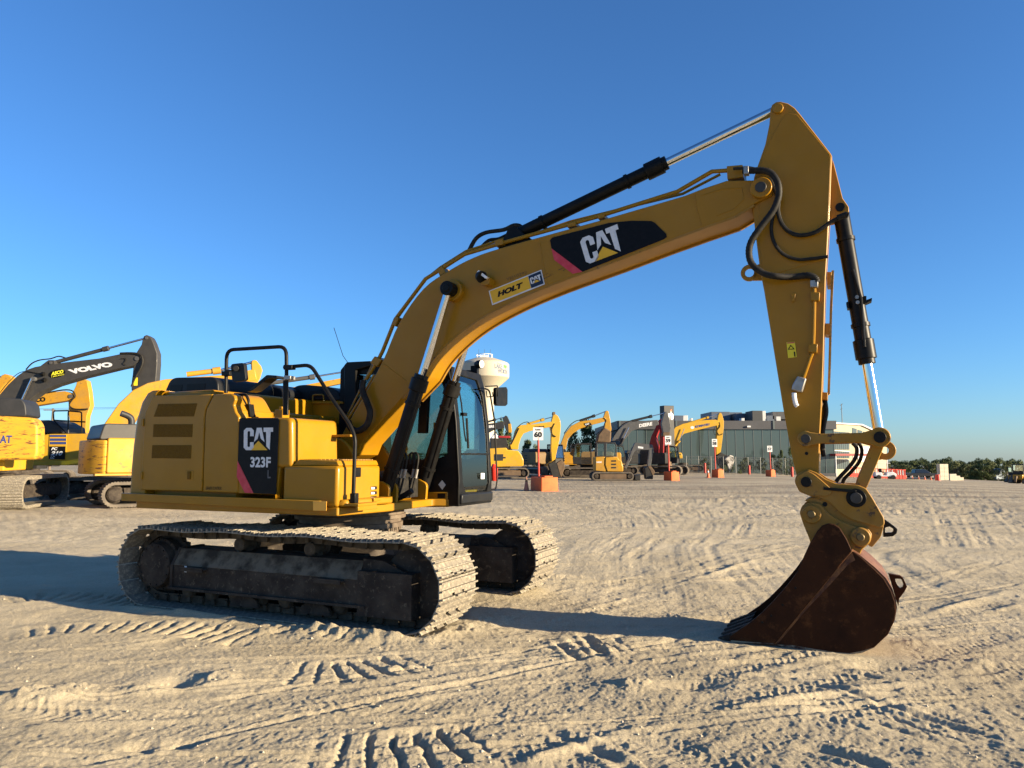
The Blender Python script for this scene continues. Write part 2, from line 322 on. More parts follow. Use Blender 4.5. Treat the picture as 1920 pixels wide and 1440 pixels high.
for i in range(12):        # the same further out
    y0 = 925 + i * 16; sl = lrng.uniform(-.07, .03); PRINTS.append(('berm', lrng.uniform(.08, .16), lrng.uniform(.02, .035), [(x_, max(905, y0 + sl * (x_ - 1000) + 9 * math.sin(x_ / 300 + i))) for x_ in range(lrng.choice((920, 1050)), lrng.choice((1500, 1921)), 140)]))
MOUNDS = [  # photo point, radius along / across (m), height
 (60, 1318, .32, .16, .085), (150, 1300, .25, .14, .05), (330, 1282, .16, .12, -.07), (400, 1275, .22, .16, .05), (270, 1300, .16, .1, .045), (640, 1192, .6, .16, .05),
 (750, 1200, .50, .20, .06), (850, 1185, .4, .2, .055), (900, 1165, .3, .2, .05), (560, 1185, .4, .12, .04), (1040, 1082, .35, .22, .05), (1000, 1098, .4, .2, .04),
 (265, 1398, .10, .08, -.05), (340, 1392, .10, .08, -.05), (440, 1205, .12, .08, -.04), (530, 1188, .10, .07, -.045), (570, 1185, .08, .06, -.04), (600, 1180, .08, .06, -.04),
 (1180, 1290, .3, .14, .04), (1290, 1290, .2, .1, -.04), (1650, 1255, .25, .1, -.04), (1840, 1250, .35, .12, .04), (1300, 1160, .4, .15, .03), (1560, 1235, .5, .10, .03),
 (1430, 1215, .35, .1, .035), (1690, 1210, .3, .12, .025), (700, 1180, .5, .12, .05), (1330, 940, 1.6, .3, .10), (1120, 935, 1.2, .3, .08), (1700, 960, 1.5, .3, .06)]
def relief(X, Y):
    Z = np.zeros_like(X); D = np.hypot(X, Y); near = D < 70
    x, y = X[near], Y[near]; d = D[near]; fade = np.clip((70 - d) / 40, 0, 1)
    rough = 0.55 + 0.9 * np.clip(fbm(x * .35, y * .35, 91, 2) + .35, 0, 1)
    z = 0.045 * fbm(x * .45, y * .45, 3, 3) + 0.011 * rough * fbm(x * 2.2, y * 2.2, 11, 4, .5)
    cl = fbm(x * 9, y * 9, 23, 4, .6); z += 0.0042 * rough * cl + 0.009 * rough * np.clip(cl - .36, 0, 1) + 0.0058 * fbm(x * 34, y * 34, 29, 2, .7) * np.clip((16 - d) / 8, 0, 1)
    # old faint wheel lines, running mostly across the view
    an = R(9) + 0.25 * fbm(x * .08, y * .08, 5, 2); s = -x * np.sin(an) + y * np.cos(an)
    far = 1 + 2.2 * np.clip((d - 9) / 14, 0, 1); z += 0.010 * far * fbm(s * 3.0, x * .16, 31, 3) + 0.006 * far * fbm(s * 11, x * .3, 37, 2)
    an2 = R(62) + 0.5 * fbm(x * .05, y * .05, 6, 2); s2 = -x * np.sin(an2) + y * np.cos(an2); z += 0.007 * far * fbm(s2 * 6.0, (x * np.cos(an2) + y * np.sin(an2)) * .15, 41, 3)
    for kind, wd, dep, pp in PRINTS:
        dep = dep * {'tyre': .6, 'crawler': .72, 'berm': .7, 'groove': .62}[kind]
        P = np.array([hit(a, min(b, 1432))[:2] if b <= 1432 else hit(a, 1432)[:2] * (1 - (b - 1432) / 300) for a, b in pp])
        Q = [];
        for i in range(len(P) - 1):
            a, b, c, e = P[max(i - 1, 0)], P[i], P[i + 1], P[min(i + 2, len(P) - 1)]
            for t in np.linspace(0, 1, 7)[:-1]: Q.append(.5 * (2 * b + (c - a) * t + (2 * a - 5 * b + 4 * c - e) * t * t + (3 * b - a - 3 * c + e) * t ** 3))
        Q.append(P[-1]); Q = np.array(Q); best = np.full(x.shape, 9.0); al = np.zeros_like(x); sg = np.zeros_like(x); L = 0.0
        for i in range(len(Q) - 1):
            a, b = Q[i], Q[i + 1]; u = b - a; ln = np.hypot(*u); u = u / ln
            m = (np.abs(x - (a[0] + b[0]) / 2) < ln / 2 + wd * 1.3) & (np.abs(y - (a[1] + b[1]) / 2) < ln / 2 + wd * 1.3)
            if m.any():
                rx, ry = x[m] - a[0], y[m] - a[1]; t = np.clip(rx * u[0] + ry * u[1], 0, ln); ex = rx - t * u[0]; ey = ry - t * u[1]; dd = np.hypot(ex, ey)
                k = dd < best[m]; ii = np.flatnonzero(m)[k]; best[ii] = dd[k]; al[ii] = L + t[k]; sg[ii] = (u[0] * ry[k] - u[1] * rx[k])
            L += ln
        m = best < wd * 1.25; 
        if not m.any(): continue
        q = best[m]; a = al[m]; c = sg[m]; hw = wd / 2; jit = fbm(x[m] * 6, y[m] * 6, 77, 3); worn = np.clip(.75 + 1.3 * fbm(x[m] * .9, y[m] * .9, 78, 2), .15, 1.15)
        endf = np.clip(np.minimum(a, L - a) / .25, 0, 1); inside = np.clip((hw - q + jit * .03) / .05, 0, 1) * endf
        rim = np.exp(-((q - hw - .04) / .05) ** 2) * endf
        if kind == 'crawler':
            ph = ((a + c * .12 + jit * .03) / .165) % 1.0; bar = np.clip(1 - np.abs(ph - .5) * 4.2, 0, 1)
            z[m] += worn * (inside * (-dep * .35 - dep * bar * 1.1 + dep * .35 * (1 - bar)) + rim * dep * .4)
        elif kind == 'tyre':
            ph = ((a + np.abs(c) * .9) / .085) % 1.0; lug = np.clip(1 - np.abs(ph - .5) * 3.2, 0, 1); ch = np.clip(1 - np.abs(np.abs(c) - hw * .45) / .03, 0, 1)
            z[m] += worn * (inside * (-dep * .45 + dep * .55 * lug - dep * .3 * ch) + rim * dep * .55)
        elif kind == 'berm': z[m] += dep * worn * np.exp(-(q / (wd * .5)) ** 2) * endf
        else: z[m] += endf * (-dep * np.exp(-(q / (wd * .45)) ** 2) + dep * .55 * np.exp(-((q - wd * .9) / (wd * .35)) ** 2))
    for a, b, rx, ry, hh in MOUNDS:
        p = hit(a, b); m = (np.abs(x - p[0]) < rx * 3) & (np.abs(y - p[1]) < ry * 3)
        if m.any(): e = np.exp(-((x[m] - p[0]) / rx) ** 2 - ((y[m] - p[1]) / ry) ** 2); z[m] += hh * e * (1 + .45 * cl[m])
    # level bed where the crawlers and the bucket stand
    lx = (x - MF.o[0]) * MF.M[0, 0] + (y - MF.o[1]) * MF.M[1, 0]; ly = (x - MF.o[0]) * MF.M[0, 1] + (y - MF.o[1]) * MF.M[1, 1]
    for yc in (-1.19, 1.19):
        k = np.clip((.50 - np.abs(ly - yc)) / .14, 0, 1) * np.clip((2.15 - np.abs(lx)) / .25, 0, 1); z = z * (1 - k) + 0.012 * k
        e = np.exp(-((np.abs(ly - yc) - .47) / .07) ** 2) * np.clip((2.0 - np.abs(lx)) / .3, 0, 1); z += 0.035 * e * (1 + .7 * fbm(lx * 3, ly * 3, 55, 3))
    k = np.clip((.62 - np.abs(ly)) / .12, 0, 1) * np.clip((.85 - np.abs(lx - 5.4)) / .2, 0, 1); z = z * (1 - k) + 0.01 * k
    Z[near] = z * fade + 0.012
    return Z
def build_ground():
    fine = np.linspace(-R(45), R(45), 1180); coarse = np.linspace(R(45), R(315), 92)[1:-1]
    ang = np.concatenate([fine, coarse]); n = len(ang)
    inv = np.linspace(1 / 3.3, 1 / 75.0, 640); rad = np.concatenate([[0.6, 1.6, 2.5], 1 / inv, np.geomspace(78, 1600, 44)]); m = len(rad)
    A, Rr = np.meshgrid(ang, rad); X = Rr * np.sin(A); Y = Rr * np.cos(A); Z = zg(X, Y) + relief(X, Y)
    v = np.stack([X, Y, Z], -1).reshape(-1, 3); v = np.vstack([v, [[0, 0, 0.0]]])
    i = np.arange(m - 1)[:, None] * n; j = np.arange(n)[None, :]; k = (j + 1) % n
    q = np.stack([i + j, i + k, i + n + k, i + n + j], -1).reshape(-1, 4)[:, ::-1]
    tri = np.stack([np.full(n, m * n), np.arange(n), (np.arange(n) + 1) % n], -1)[:, ::-1]
    me = bpy.data.meshes.new('ground'); nl = q.size + tri.size; nf = len(q) + len(tri)
    me.vertices.add(len(v)); me.vertices.foreach_set('co', v.astype(np.float32).ravel())
    me.loops.add(nl); me.loops.foreach_set('vertex_index', np.concatenate([q.ravel(), tri.ravel()]).astype(np.int32))
    me.polygons.add(nf); me.polygons.foreach_set('loop_start', np.concatenate([np.arange(len(q)) * 4, q.size + np.arange(len(tri)) * 3]).astype(np.int32))
    me.update(calc_edges=True); me.validate(); me.shade_smooth()
    M_ = bpy.data.materials.new('sandy_gravel'); M_.use_nodes = True; t = M_.node_tree; nn = t.nodes; l = t.links; b = nn['Principled BSDF']; b.inputs['Roughness'].default_value = 0.95
    b.inputs['Specular IOR Level'].default_value = 0.15
    tc = nn.new('ShaderNodeTexCoord')
    def nz(scale, det=6, ro=.6, st=None):
        q = nn.new('ShaderNodeTexNoise'); q.inputs['Scale'].default_value = scale; q.inputs['Detail'].default_value = det; q.inputs['Roughness'].default_value = ro
        if st:
            mp = nn.new('ShaderNodeMapping'); mp.inputs['Scale'].default_value = st; mp.inputs['Rotation'].default_value = (0, 0, R(-7)); l.new(tc.outputs['Object'], mp.inputs[0]); l.new(mp.outputs[0], q.inputs[0])
        else: l.new(tc.outputs['Object'], q.inputs[0])
        return q
    r1 = ramp2(nn, (0.485, 0.408, 0.278), (0.63, 0.535, 0.37), .35, .65); l.new(nz(.6, 8, .65).outputs[0], r1.inputs[0])
    r2 = ramp2(nn, (0.64, 0.64, 0.64), (1.16, 1.16, 1.14), .33, .64); l.new(nz(60, 8, .85).outputs[0], r2.inputs[0])
    mu = nn.new('ShaderNodeMix'); mu.data_type = 'RGBA'; mu.blend_type = 'MULTIPLY'; mu.inputs['Factor'].default_value = 1; l.new(r1.outputs[0], mu.inputs['A']); l.new(r2.outputs[0], mu.inputs['B'])
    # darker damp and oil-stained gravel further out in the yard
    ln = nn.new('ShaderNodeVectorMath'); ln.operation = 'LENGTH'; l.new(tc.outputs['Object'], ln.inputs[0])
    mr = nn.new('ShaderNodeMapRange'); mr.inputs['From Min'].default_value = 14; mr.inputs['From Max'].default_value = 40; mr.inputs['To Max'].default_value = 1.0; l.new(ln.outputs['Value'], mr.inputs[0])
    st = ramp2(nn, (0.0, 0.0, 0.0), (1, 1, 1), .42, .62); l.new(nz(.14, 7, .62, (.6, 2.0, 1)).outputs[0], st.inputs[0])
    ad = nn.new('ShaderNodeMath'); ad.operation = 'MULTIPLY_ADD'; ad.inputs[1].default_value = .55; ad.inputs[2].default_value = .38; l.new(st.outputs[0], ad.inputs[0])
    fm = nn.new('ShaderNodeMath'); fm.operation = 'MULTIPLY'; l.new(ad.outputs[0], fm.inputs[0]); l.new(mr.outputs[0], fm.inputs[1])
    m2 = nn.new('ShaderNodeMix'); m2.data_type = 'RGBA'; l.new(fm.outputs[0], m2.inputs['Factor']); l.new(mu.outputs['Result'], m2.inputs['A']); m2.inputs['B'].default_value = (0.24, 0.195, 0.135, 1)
    l.new(m2.outputs['Result'], b.inputs['Base Color'])
    b1 = nn.new('ShaderNodeBump'); b1.inputs['Strength'].default_value = 1.0; b1.inputs['Distance'].default_value = .019; l.new(nz(120, 5, .8).outputs[0], b1.inputs['Height'])
    b2 = nn.new('ShaderNodeBump'); b2.inputs['Strength'].default_value = .55; b2.inputs['Distance'].default_value = .03; l.new(nz(16, 5, .65).outputs[0], b2.inputs['Height']); l.new(b1.outputs[0], b2.inputs['Normal'])
    l.new(b2.outputs[0], b.inputs['Normal'])
    me.materials.append(M_); o = bpy.data.objects.new('ground', me); COL.objects.link(o); o['kind'] = 'structure'; return o
build_ground()
# loose stones on the sand
def build_pebbles():
    b = MB()
    for _ in range(1100):
        a = random.uniform(-.66, .66); d = 1 / random.uniform(1 / 26, 1 / 3.6); x, y = math.sin(a) * d, math.cos(a) * d; r = random.choice([.005, .006, .008, .010, .014]) * random.uniform(.7, 1.3)
        vs = []
        for dx, dy, dz in ((1, 0, 0), (0, 1, 0), (-1, 0, 0), (0, -1, 0), (0, 0, 1), (0, 0, -1)):
            k = r * random.uniform(.7, 1.3); vs.append((x + dx * k, y + dy * k, dz * k * .7))
        b.add(vs, [(0, 1, 4), (1, 2, 4), (2, 3, 4), (3, 0, 4), (1, 0, 5), (2, 1, 5), (3, 2, 5), (0, 3, 5)])
    v = np.array(b.v).reshape(-1, 6, 3); c = v.mean(1); v[:, :, 2] += (relief(c[:, 0], c[:, 1]) + zg(c[:, 0], 0))[:, None]
    b.v = [tuple(q) for q in v.reshape(-1, 3)]
    o = b.obj('loose_stones', mat('pebble', (.40, .335, .24), .9, spec=.1, alt=(.52, .44, .325), scale=7), None, smooth=0); o['kind'] = 'stuff'
    tagit(o, 'small loose stones scattered over the sandy ground', 'stones')
build_pebbles()

# ================================================================== the big excavator
EX = empty('excavator', MF, 'large yellow excavator in the foreground with its bucket resting on the sand', 'excavator')
def P(name, b, m, parent=None, bevel=0.0, **k): return b.obj(name, m, parent or EX, bevel, **k)
# ---- undercarriage
SW = 0.744
def track_loop(x0, x1, zc, r, pitch, sag=0.02):
    p = [(x0, zc - r), (x1, zc - r)] + arc(x1, zc, r, -90, 90, 40)[1:]
    top = [(x1 + (x0 - x1) * t, zc + r + .012 * math.sin(math.pi * t) - sag * (math.sin(math.pi * 3 * t) ** 2)) for t in np.linspace(0, 1, 40)[1:]]
    p += top + arc(x0, zc, r, 90, 270, 40)[1:-1] + [(x0, zc - r)]
    p = np.array(p); sg = np.hypot(*(p[1:] - p[:-1]).T); cum = np.concatenate([[0], np.cumsum(sg)]); n = round(cum[-1] / pitch); out = []
    for i in range(n):
        s = cum[-1] * i / n; e = cum[-1] / n * .45
        a = [np.interp((s - e) % cum[-1], cum, p[:, k]) for k in (0, 1)]; c = [np.interp((s + e) % cum[-1], cum, p[:, k]) for k in (0, 1)]; q = [np.interp(s, cum, p[:, k]) for k in (0, 1)]
        out.append((q[0], q[1], math.atan2(c[1] - a[1], c[0] - a[0])))
    return out
LOOP = track_loop(-1.755, 1.755, .475, .43, .19)
b = MB(); h = SW / 2
for y0, y1 in ((-h, -.125), (-.07, .07), (.125, h)): b.box(-.096, .092, y0, y1, -.012, 0)
for y0, y1 in ((-.125, -.07), (.07, .125)): b.box(-.055, .092, y0, y1, -.012, 0)
for s, hh in ((-.085, .036), (-.012, .030), (.066, .030)): b.box(s - .008, s + .008, -h, -.125 if s < -.05 else h, -.012 - hh, -.011)
b.box(-.093, -.077, -.07, .07, -.048, -.011); b.box(-.093, -.077, .125, h, -.048, -.011)
SHOE = b.mesh('track_shoe', DUST, 0)
def chain_mesh():
    b = MB()
    for x, z, a in LOOP:
        for s in (-.09, .09):
            m = Matrix.Translation((x - math.sin(a) * .055, s, z + math.cos(a) * .055)) @ Matrix.Rotation(-a, 4, 'Y'); b.obox(m, .165, .035, .085)
        m = Matrix.Translation((x - math.sin(a) * .06, 0, z + math.cos(a) * .06)) @ Matrix.Rotation(-a, 4, 'Y') @ Matrix.Translation((.095, 0, 0)); b.obox(m, .045, .30, .045)
    return b.mesh('crawler_track', LNK, 0)
CHAIN = chain_mesh()
def frame_mesh():
    b = MB(); cs = [(-.27, .25), (.27, .25), (.27, .50), (.16, .68), (-.16, .68), (-.27, .50)]
    b.prismx(cs, -1.42, 1.38); b.box(-1.44, 1.30, -.31, .31, .235, .262); b.prismx([(y * 1.06, .475 + (z - .475) * 1.08) for y, z in cs], -1.44, -1.40)
    return b
fm = frame_mesh().mesh('track_frame', UND, 30)
b = MB()
for sg in (-1, 1): b.ext([(-1.40, sg * .273, .505), (1.19, sg * .273, .505), (1.19, sg * .166, .683), (-1.40, sg * .166, .683)], [(-1.40, sg * .277, .508), (1.19, sg * .277, .508), (1.19, sg * .17, .686), (-1.40, sg * .17, .686)])
DSL = b.mesh('dust_layer', mat('settled_dust', (.15, .125, .09), .95, spec=.05, alt=(.05, .041, .031), scale=5, p=(.42, .62)), 0)
b = MB(); b.box(1.20, 1.84, -.295, .295, .16, .60); b.prism([(1.2, .60), (1.70, .60), (1.45, .70), (1.2, .71)], -.2, .2); IDG = b.mesh('idler_guard', UND, 30)
b = MB(); b.lathe((1.755, -.13, .475), (0, 1, 0), [(0, .30), (.03, .36), (.06, .36), (.07, .33), (.19, .33), (.20, .36), (.23, .36), (.26, .30)], 36); IDL = b.mesh('idler', UND, 30)
def sprocket():
    b = MB(); pl = []
    for i in range(42): r = .375 if i % 2 else .335; a = 2 * math.pi * i / 42; pl.append((-1.755 + r * math.cos(a), .475 + r * math.sin(a)))
    b.prism(pl, -.035, .035); b.lathe((-1.755, -.25, .475), (0, 1, 0), [(0, .19), (.012, .25), (.10, .27), (.11, .30), (.20, .30), (.21, .24), (.40, .24), (.50, .18)], 32)
    for i in range(14): a = 2 * math.pi * i / 14; b.cyl((-1.755 + .225 * math.cos(a), -.255, .475 + .225 * math.sin(a)), (-1.755 + .225 * math.cos(a), -.23, .475 + .225 * math.sin(a)), .014, n=6)
    for i in range(18): a = 2 * math.pi * i / 18; b.cyl((-1.755 + .285 * math.cos(a), -.155, .475 + .285 * math.sin(a)), (-1.755 + .285 * math.cos(a), -.13, .475 + .285 * math.sin(a)), .014, n=6)
    return b.mesh('sprocket', UND, 30)
SPR = sprocket()
b = MB(); b.lathe((0, -.17, .205), (0, 1, 0), [(0, .05), (.02, .085), (.06, .105), (.07, .08), (.27, .08), (.28, .105), (.32, .085), (.34, .05)], 20); ROL = b.mesh('track_roller', LNK, 30)
b = MB(); b.lathe((0, -.15, .76), (0, 1, 0), [(0, .05), (.015, .075), (.09, .075), (.10, .055), (.2, .055), (.21, .075), (.285, .075), (.3, .05)], 18); b.box(-.04, .04, -.05, .05, .62, .72); CAR = b.mesh('carrier_roller', LNK, 30)
b = MB(); b.box(-.17, .17, -.34, -.262, .475, .487); b.box(-.17, .17, -.34, -.332, .455, .50); STP = b.mesh('step', UND, 0)
b = MB(); b.prism([(-.21, .02), (.21, .02), (.17, .10), (.10, .125), (-.10, .125), (-.17, .10)], -.235, -.20); b.prism([(-.21, .02), (.21, .02), (.17, .10), (.10, .125), (-.10, .125), (-.17, .10)], .20, .235)
TG = b.mesh('track_guard', UND, 0)
def link(me, parent, loc=(0, 0, 0), rot=(0, 0, 0), name=None):
    o = bpy.data.objects.new(name or me.name, me); COL.objects.link(o); o.parent = parent; o.location = loc; o.rotation_euler = rot; return o
for side in (-1, 1):
    tr = link(CHAIN, EX, (0, 1.19 * side, 0))
    for x, z, a in LOOP: link(SHOE, tr, (x, 0, z), (0, -a, 0))
    sc = (1, -side, 1)
    for me in (fm, DSL, IDG, IDL, SPR): o = link(me, tr); o.scale = (1, 1 if side < 0 else -1, 1)
    for x in np.linspace(-1.30, 1.22, 8): link(ROL, tr, (x, 0, 0))
    for x in (-.55, .45): link(CAR, tr, (x, 0, 0))
    for x in (-.35, .62): link(TG, tr, (x, 0, .09))
    for x in (-1.05, .85): o = link(STP, tr, (x, 0, 0)); o.scale = (1, 1 if side < 0 else -1, 1)
b = MB(); b.prismz([(.85 * math.cos(R(a)), .72 * math.sin(R(a))) for a in range(0, 360, 30)], .42, .80)
for sx in (-1, 1):
    for sy in (-1, 1): b.ext([(sx * .35, sy * .5, .42), (sx * .95, sy * .35, .42), (sx * 1.05, sy * 1.05, .42), (sx * .55, sy * 1.05, .42)], [(sx * .30, sy * .5, .78), (sx * .85, sy * .35, .78), (sx * .95, sy * 1.05, .66), (sx * .6, sy * 1.05, .66)])
P('centre_frame', b, UND, bevel=.02)
b = MB(); b.lathe((0, 0, .79), (0, 0, 1), [(0, .60), (.09, .60), (.095, .655), (.15, .655), (.155, .63), (.20, .63), (.205, .69), (.25, .69), (.255, .67), (.35, .67)], 48)
for i in range(40): a = 2 * math.pi * i / 40; b.cyl((.63 * math.cos(a), .63 * math.sin(a), .845), (.63 * math.cos(a), .63 * math.sin(a), .885), .014, n=6)
P('swing_bearing', b, mat('swing_bearing_steel', (.10, .075, .055), .7, alt=(.16, .125, .09), scale=12))
for k_, pl in (('C', [(640, 528), (658, 530), (656, 580), (638, 578)]), ('D', [(372, 704), (390, 706), (388, 756), (370, 752)])): flat('frame_label', MF.pts(k_, pl, -1.46), DECW, EX, (0, -.004, 0))
# ---- upper frame and walkway
b = MB(); b.prismz(rfill([(-2.15, -1.40), (.865, -1.40), (.99, -.62), (.95, .40), (1.18, .48), (1.18, 1.38), (-2.15, 1.38)], [0, .02, .12, .05, .02, .05, 0]), 1.131, 1.22)
P('upper_frame', b, YEL, bevel=.012)
b = MB(); b.prism(MF.poly('O', [(227, 924.6), (598, 939), (592, 958), (227, 939)], -1.47), -1.47, -1.395); P('walkway', b, YEL, bevel=.006)
flat('reflector', MF.pts('A', [(1557, 1352), (1665, 1354), (1662, 1430), (1558, 1428)], -1.47), mat('orange_reflector', (.85, .40, .05), .3, coat=.5), EX, (0, -.003, 0), .004)
b = MB(); b.box(.90, 1.10, -1.36, -1.02, 1.235, 1.262); b.box(1.07, 1.10, -1.36, -1.02, 1.19, 1.235); b.box(.98, 1.03, -.98, -.62, 1.265, 1.30); P('front_step', b, YEL, bevel=.004)
b = MB(); b.prismz(rfill([(.86, -1.38), (.94, -1.36), (1.06, -.66), (.98, -.55), (.86, -.55)], [0, .04, .10, .08, 0]), 1.225, 1.30); P('front_nose', b, YEL, bevel=.02)
# ---- counterweight
rings = []
for z, ins in ((1.215, .0), (1.60, 0), (1.87, .015), (2.20, .05), (2.42, .13), (2.53, .22), (2.56, .30)):
    pl = [(-1.995 + ins * .55, -1.41)] + arc(-2.22 + ins, -1.33, .08, 270, 190, 3) + [(-2.30 - .46 * (1 - (y / 1.42) ** 2) + ins, y) for y in np.linspace(-1.2, 1.2, 13)] + arc(-2.22 + ins, 1.33, .08, 170, 90, 3) + [(-1.995 + ins * .55, 1.41)]
    rings.append([(x, y, z) for x, y in pl])
b = MB(); n = len(rings[0]); vs = sum(rings, []); fs = [tuple(range(n)), tuple(range(len(vs) - 1, len(vs) - 1 - n, -1))]
for k in range(len(rings) - 1): fs += [(k * n + i, k * n + (i + 1) % n, (k + 1) * n + (i + 1) % n, (k + 1) * n + i) for i in range(n)]
P('counterweight', b.add(vs, fs), YEL, bevel=.012)
# ---- near side panels
b = MB(); b.prism(MF.poly('A', [(281, 514), (756, 504), (701, 622), (690, 700), (671, 1276), (186, 1266), (216, 650)], -1.42), -1.42, -1.36); door = P('engine_door', b, YEL, bevel=.012)
VENT = mat('vent_mesh', (.165, .082, .006), .6, spec=.1, alt=(.135, .068, .006), scale=30, bump=.6, bscale=300)
for pl in ([(328, 582), (634, 577), (608, 681), (290, 684)], [(289, 743), (599, 742), (594, 845), (284, 844)], [(279, 909), (588, 908), (585, 1016), (273, 1013)]):
    b = MB(); q = MF.poly('A', pl, -1.42); b.prism(q, -1.4225, -1.415); v = P('vent', b, VENT, door)
    b = MB()
    for i in range(9):
        t = (i + .5) / 9; l0 = [q[3][k] + (q[0][k] - q[3][k]) * t for k in (0, 1)]; l1 = [q[2][k] + (q[1][k] - q[2][k]) * t for k in (0, 1)]
        b.tube([(l0[0], -1.424, l0[1]), (l1[0], -1.424, l1[1])], .003, 4)
    P('vent_louvre', b, VENT, v)
for pl in ([(196, 700), (214, 700), (212, 760), (194, 760)], [(186, 1120), (203, 1120), (202, 1180), (185, 1180)]): b = MB(); b.prism(MF.poly('A', pl, -1.42), -1.436, -1.418); P('hinge', b, YEL, door, bevel=.004)
for pl in ([(678, 760), (694, 760), (692, 810), (676, 810)], [(664, 1190), (680, 1190), (679, 1240), (663, 1240)]): b = MB(); b.prism(MF.poly('A', pl, -1.42), -1.434, -1.41); P('hinge', b, YEL, bevel=.004)
b = MB(); b.prism(MF.poly('A', [(548, 1112), (606, 1112), (602, 1186), (546, 1184)], -1.42), -1.424, -1.418); lt = P('latch', b, YEL, door, bevel=.003)
b = MB(); b.prism(MF.poly('A', [(560, 1118), (584, 1118), (582, 1180), (558, 1180)], -1.425), -1.434, -1.424); P('latch_handle', b, VENT, door, bevel=.002)
pan = MF.poly('A', [(766, 504), (900, 499), (930, 514), (938, 548), (924, 590), (940, 645), (966, 684), (960, 1290), (677, 1281), (696, 700), (707, 622)], -1.42)
b = MB(); b.prism(pan, -1.42, -1.30); sp = P('pump_door', b, YEL, bevel=.015, seg=3)
b = MB(); b.box(-1.98, -.62, -1.30, 1.36, 1.22, 2.30); b.box(-1.85, -1.05, -1.32, 1.30, 2.28, 2.545); P('engine_housing', b, YEL, bevel=.03)
b = MB(); b.prism(rfill([(-1.2, 1.25), (-.60, 1.25), (-.60, 2.25), (-.78, 2.50), (-1.2, 2.50)], .1), -1.28, -.75); P('pump_housing', b, YEL, bevel=.06, seg=4)
b = MB(); b.prism(rfill(MF.poly('A', [(1000, 690), (1380, 690), (1384, 1088), (1000, 1088)], -1.415), [0, .06, .05, 0]), -1.415, -.60); tank = P('hydraulic_tank', b, YEL, bevel=.045, seg=4)
b = MB(); b.prism(MF.poly('A', [(960, 1080), (1292, 1085), (1268, 1302), (960, 1292)], -1.41), -1.41, -1.35); P('lower_side_panel', b, YEL, bevel=.006)
dec = flat('side_decal', MF.pts('A', [(972, 702), (986, 694), (1278, 694), (1288, 706), (1264, 1299), (1087, 1291), (960, 1030)], -1.42), DEC, EX, (0, -.004, 0), .003)
flat('decal_stripe', MF.pts('A', [(958, 1034), (1084, 1291), (1015, 1287), (951, 1160)], -1.42), DECR, dec, (0, -.004, 0), .003)
def A3(k, pts, y): return [Vector(q) for q in MF.pts(k, pts, y)]
def mark(k, ll, lr, ul, y, fn, *a, **kw):
    o, r_, u_ = A3(k, [ll, lr, ul], y); return fn(*a, o, r_ - o, u_ - o, **kw)
o_, r_, u_ = A3('A', [(1008, 949), (1240, 949), (1010, 773)], -1.42); logo(o_, r_ - o_, u_ - o_, dec, (0, -.0085, 0))
o_, r_, u_ = A3('A', [(1060, 1085), (1222, 1087), (1062, 1002)], -1.42); lettering('decal_lettering', '323F', o_, r_ - o_, u_ - o_, DECW, dec, .035, lift=.0095)
o_, r_, u_ = A3('A', [(1197, 1172), (1222, 1172), (1198, 1106)], -1.42); lettering('decal_lettering', 'L', o_, r_ - o_, u_ - o_, mat('decal_grey', (.10, .10, .11), .4), dec, .02, lift=.0095)
o_, r_, u_ = A3('A', [(703, 1262), (828, 1264), (705, 1238)], -1.42); lettering('decal_lettering', 'GRADE CONTROL', o_, r_ - o_, u_ - o_, BLK, sp, .01, .3, lift=.003)
# storage box in front of the tank
b = MB(); b.box(.135, .87, -1.415, -.63, 1.222, 1.655); sb = P('storage_box', b, YEL, bevel=.035, seg=3)
b = MB(); b.prism([(.22, 1.655), (.86, 1.655), (.83, 1.712), (.32, 1.722)], -1.38, -.65); P('storage_box_lid', b, YEL, sb, bevel=.012)
b = MB()
for i in range(22):
    for j in range(9): b.cyl((.36 + j * .055, -1.33 + i * .03, 1.712), (.36 + j * .055, -1.33 + i * .03, 1.724), .009, .006, 6)
P('anti_slip_studs', b, YEL, sb)['kind'] = 'stuff'
b = MB(); b.box(.868, .884, -1.16, -1.02, 1.53, 1.635); P('latch', b, BLK, sb, bevel=.008)
for z in (1.40, 1.345, 1.29): b = MB(); b.prismx(rfill([(-.82, z - .018), (-.70, z - .018), (-.70, z + .018), (-.82, z + .018)], .012), .868, .873); P('vent', b, BLK, sb); b = MB(); b.prismx(rfill([(-.815, z - .014), (-.745, z - .014), (-.745, z + .008), (-.815, z + .012)], .006), .872, .876); P('vent_insert', b, SIL, sb)
# fill neck, camera post, front recess on tank
b = MB(); b.box(-.28, -.16, -1.12, -1.0, 2.17, 2.30); b.box(-.24, -.19, -1.10, -1.04, 2.30, 2.335); P('filler_neck', b, YEL, bevel=.01)
b = MB(); b.prismx(rfill([(-1.10, 1.88), (-.72, 1.88), (-.72, 2.02), (-1.10, 2.02)], .03), .128, .138); P('tank_recess', b, VENT, tank)
for y, z in ((-1.24, 2.08), (-1.20, 1.72)): b = MB(); b.box(.13, .148, y - .035, y + .035, z - .035, z + .035); b.cyl((.145, y, z), (.158, y, z), .016, n=8); P('bolt_pad', b, YEL, tank, bevel=.006)
b = MB(); b.box(.10, .50, -.72, -.62, 1.985, 2.01); P('tank_step', b, YEL, tank, bevel=.004)
b = MB(); b.tube(fillet(MF.pts('Q', [(255, 636), (395, 640), (428, 720), (424, 890)], -1.15), .08), .017); b.prism(MF.poly('Q', [(420, 755), (455, 755), (475, 905), (395, 905)], -1.15), -1.19, -1.11); P('grab_handle', b, BLK)
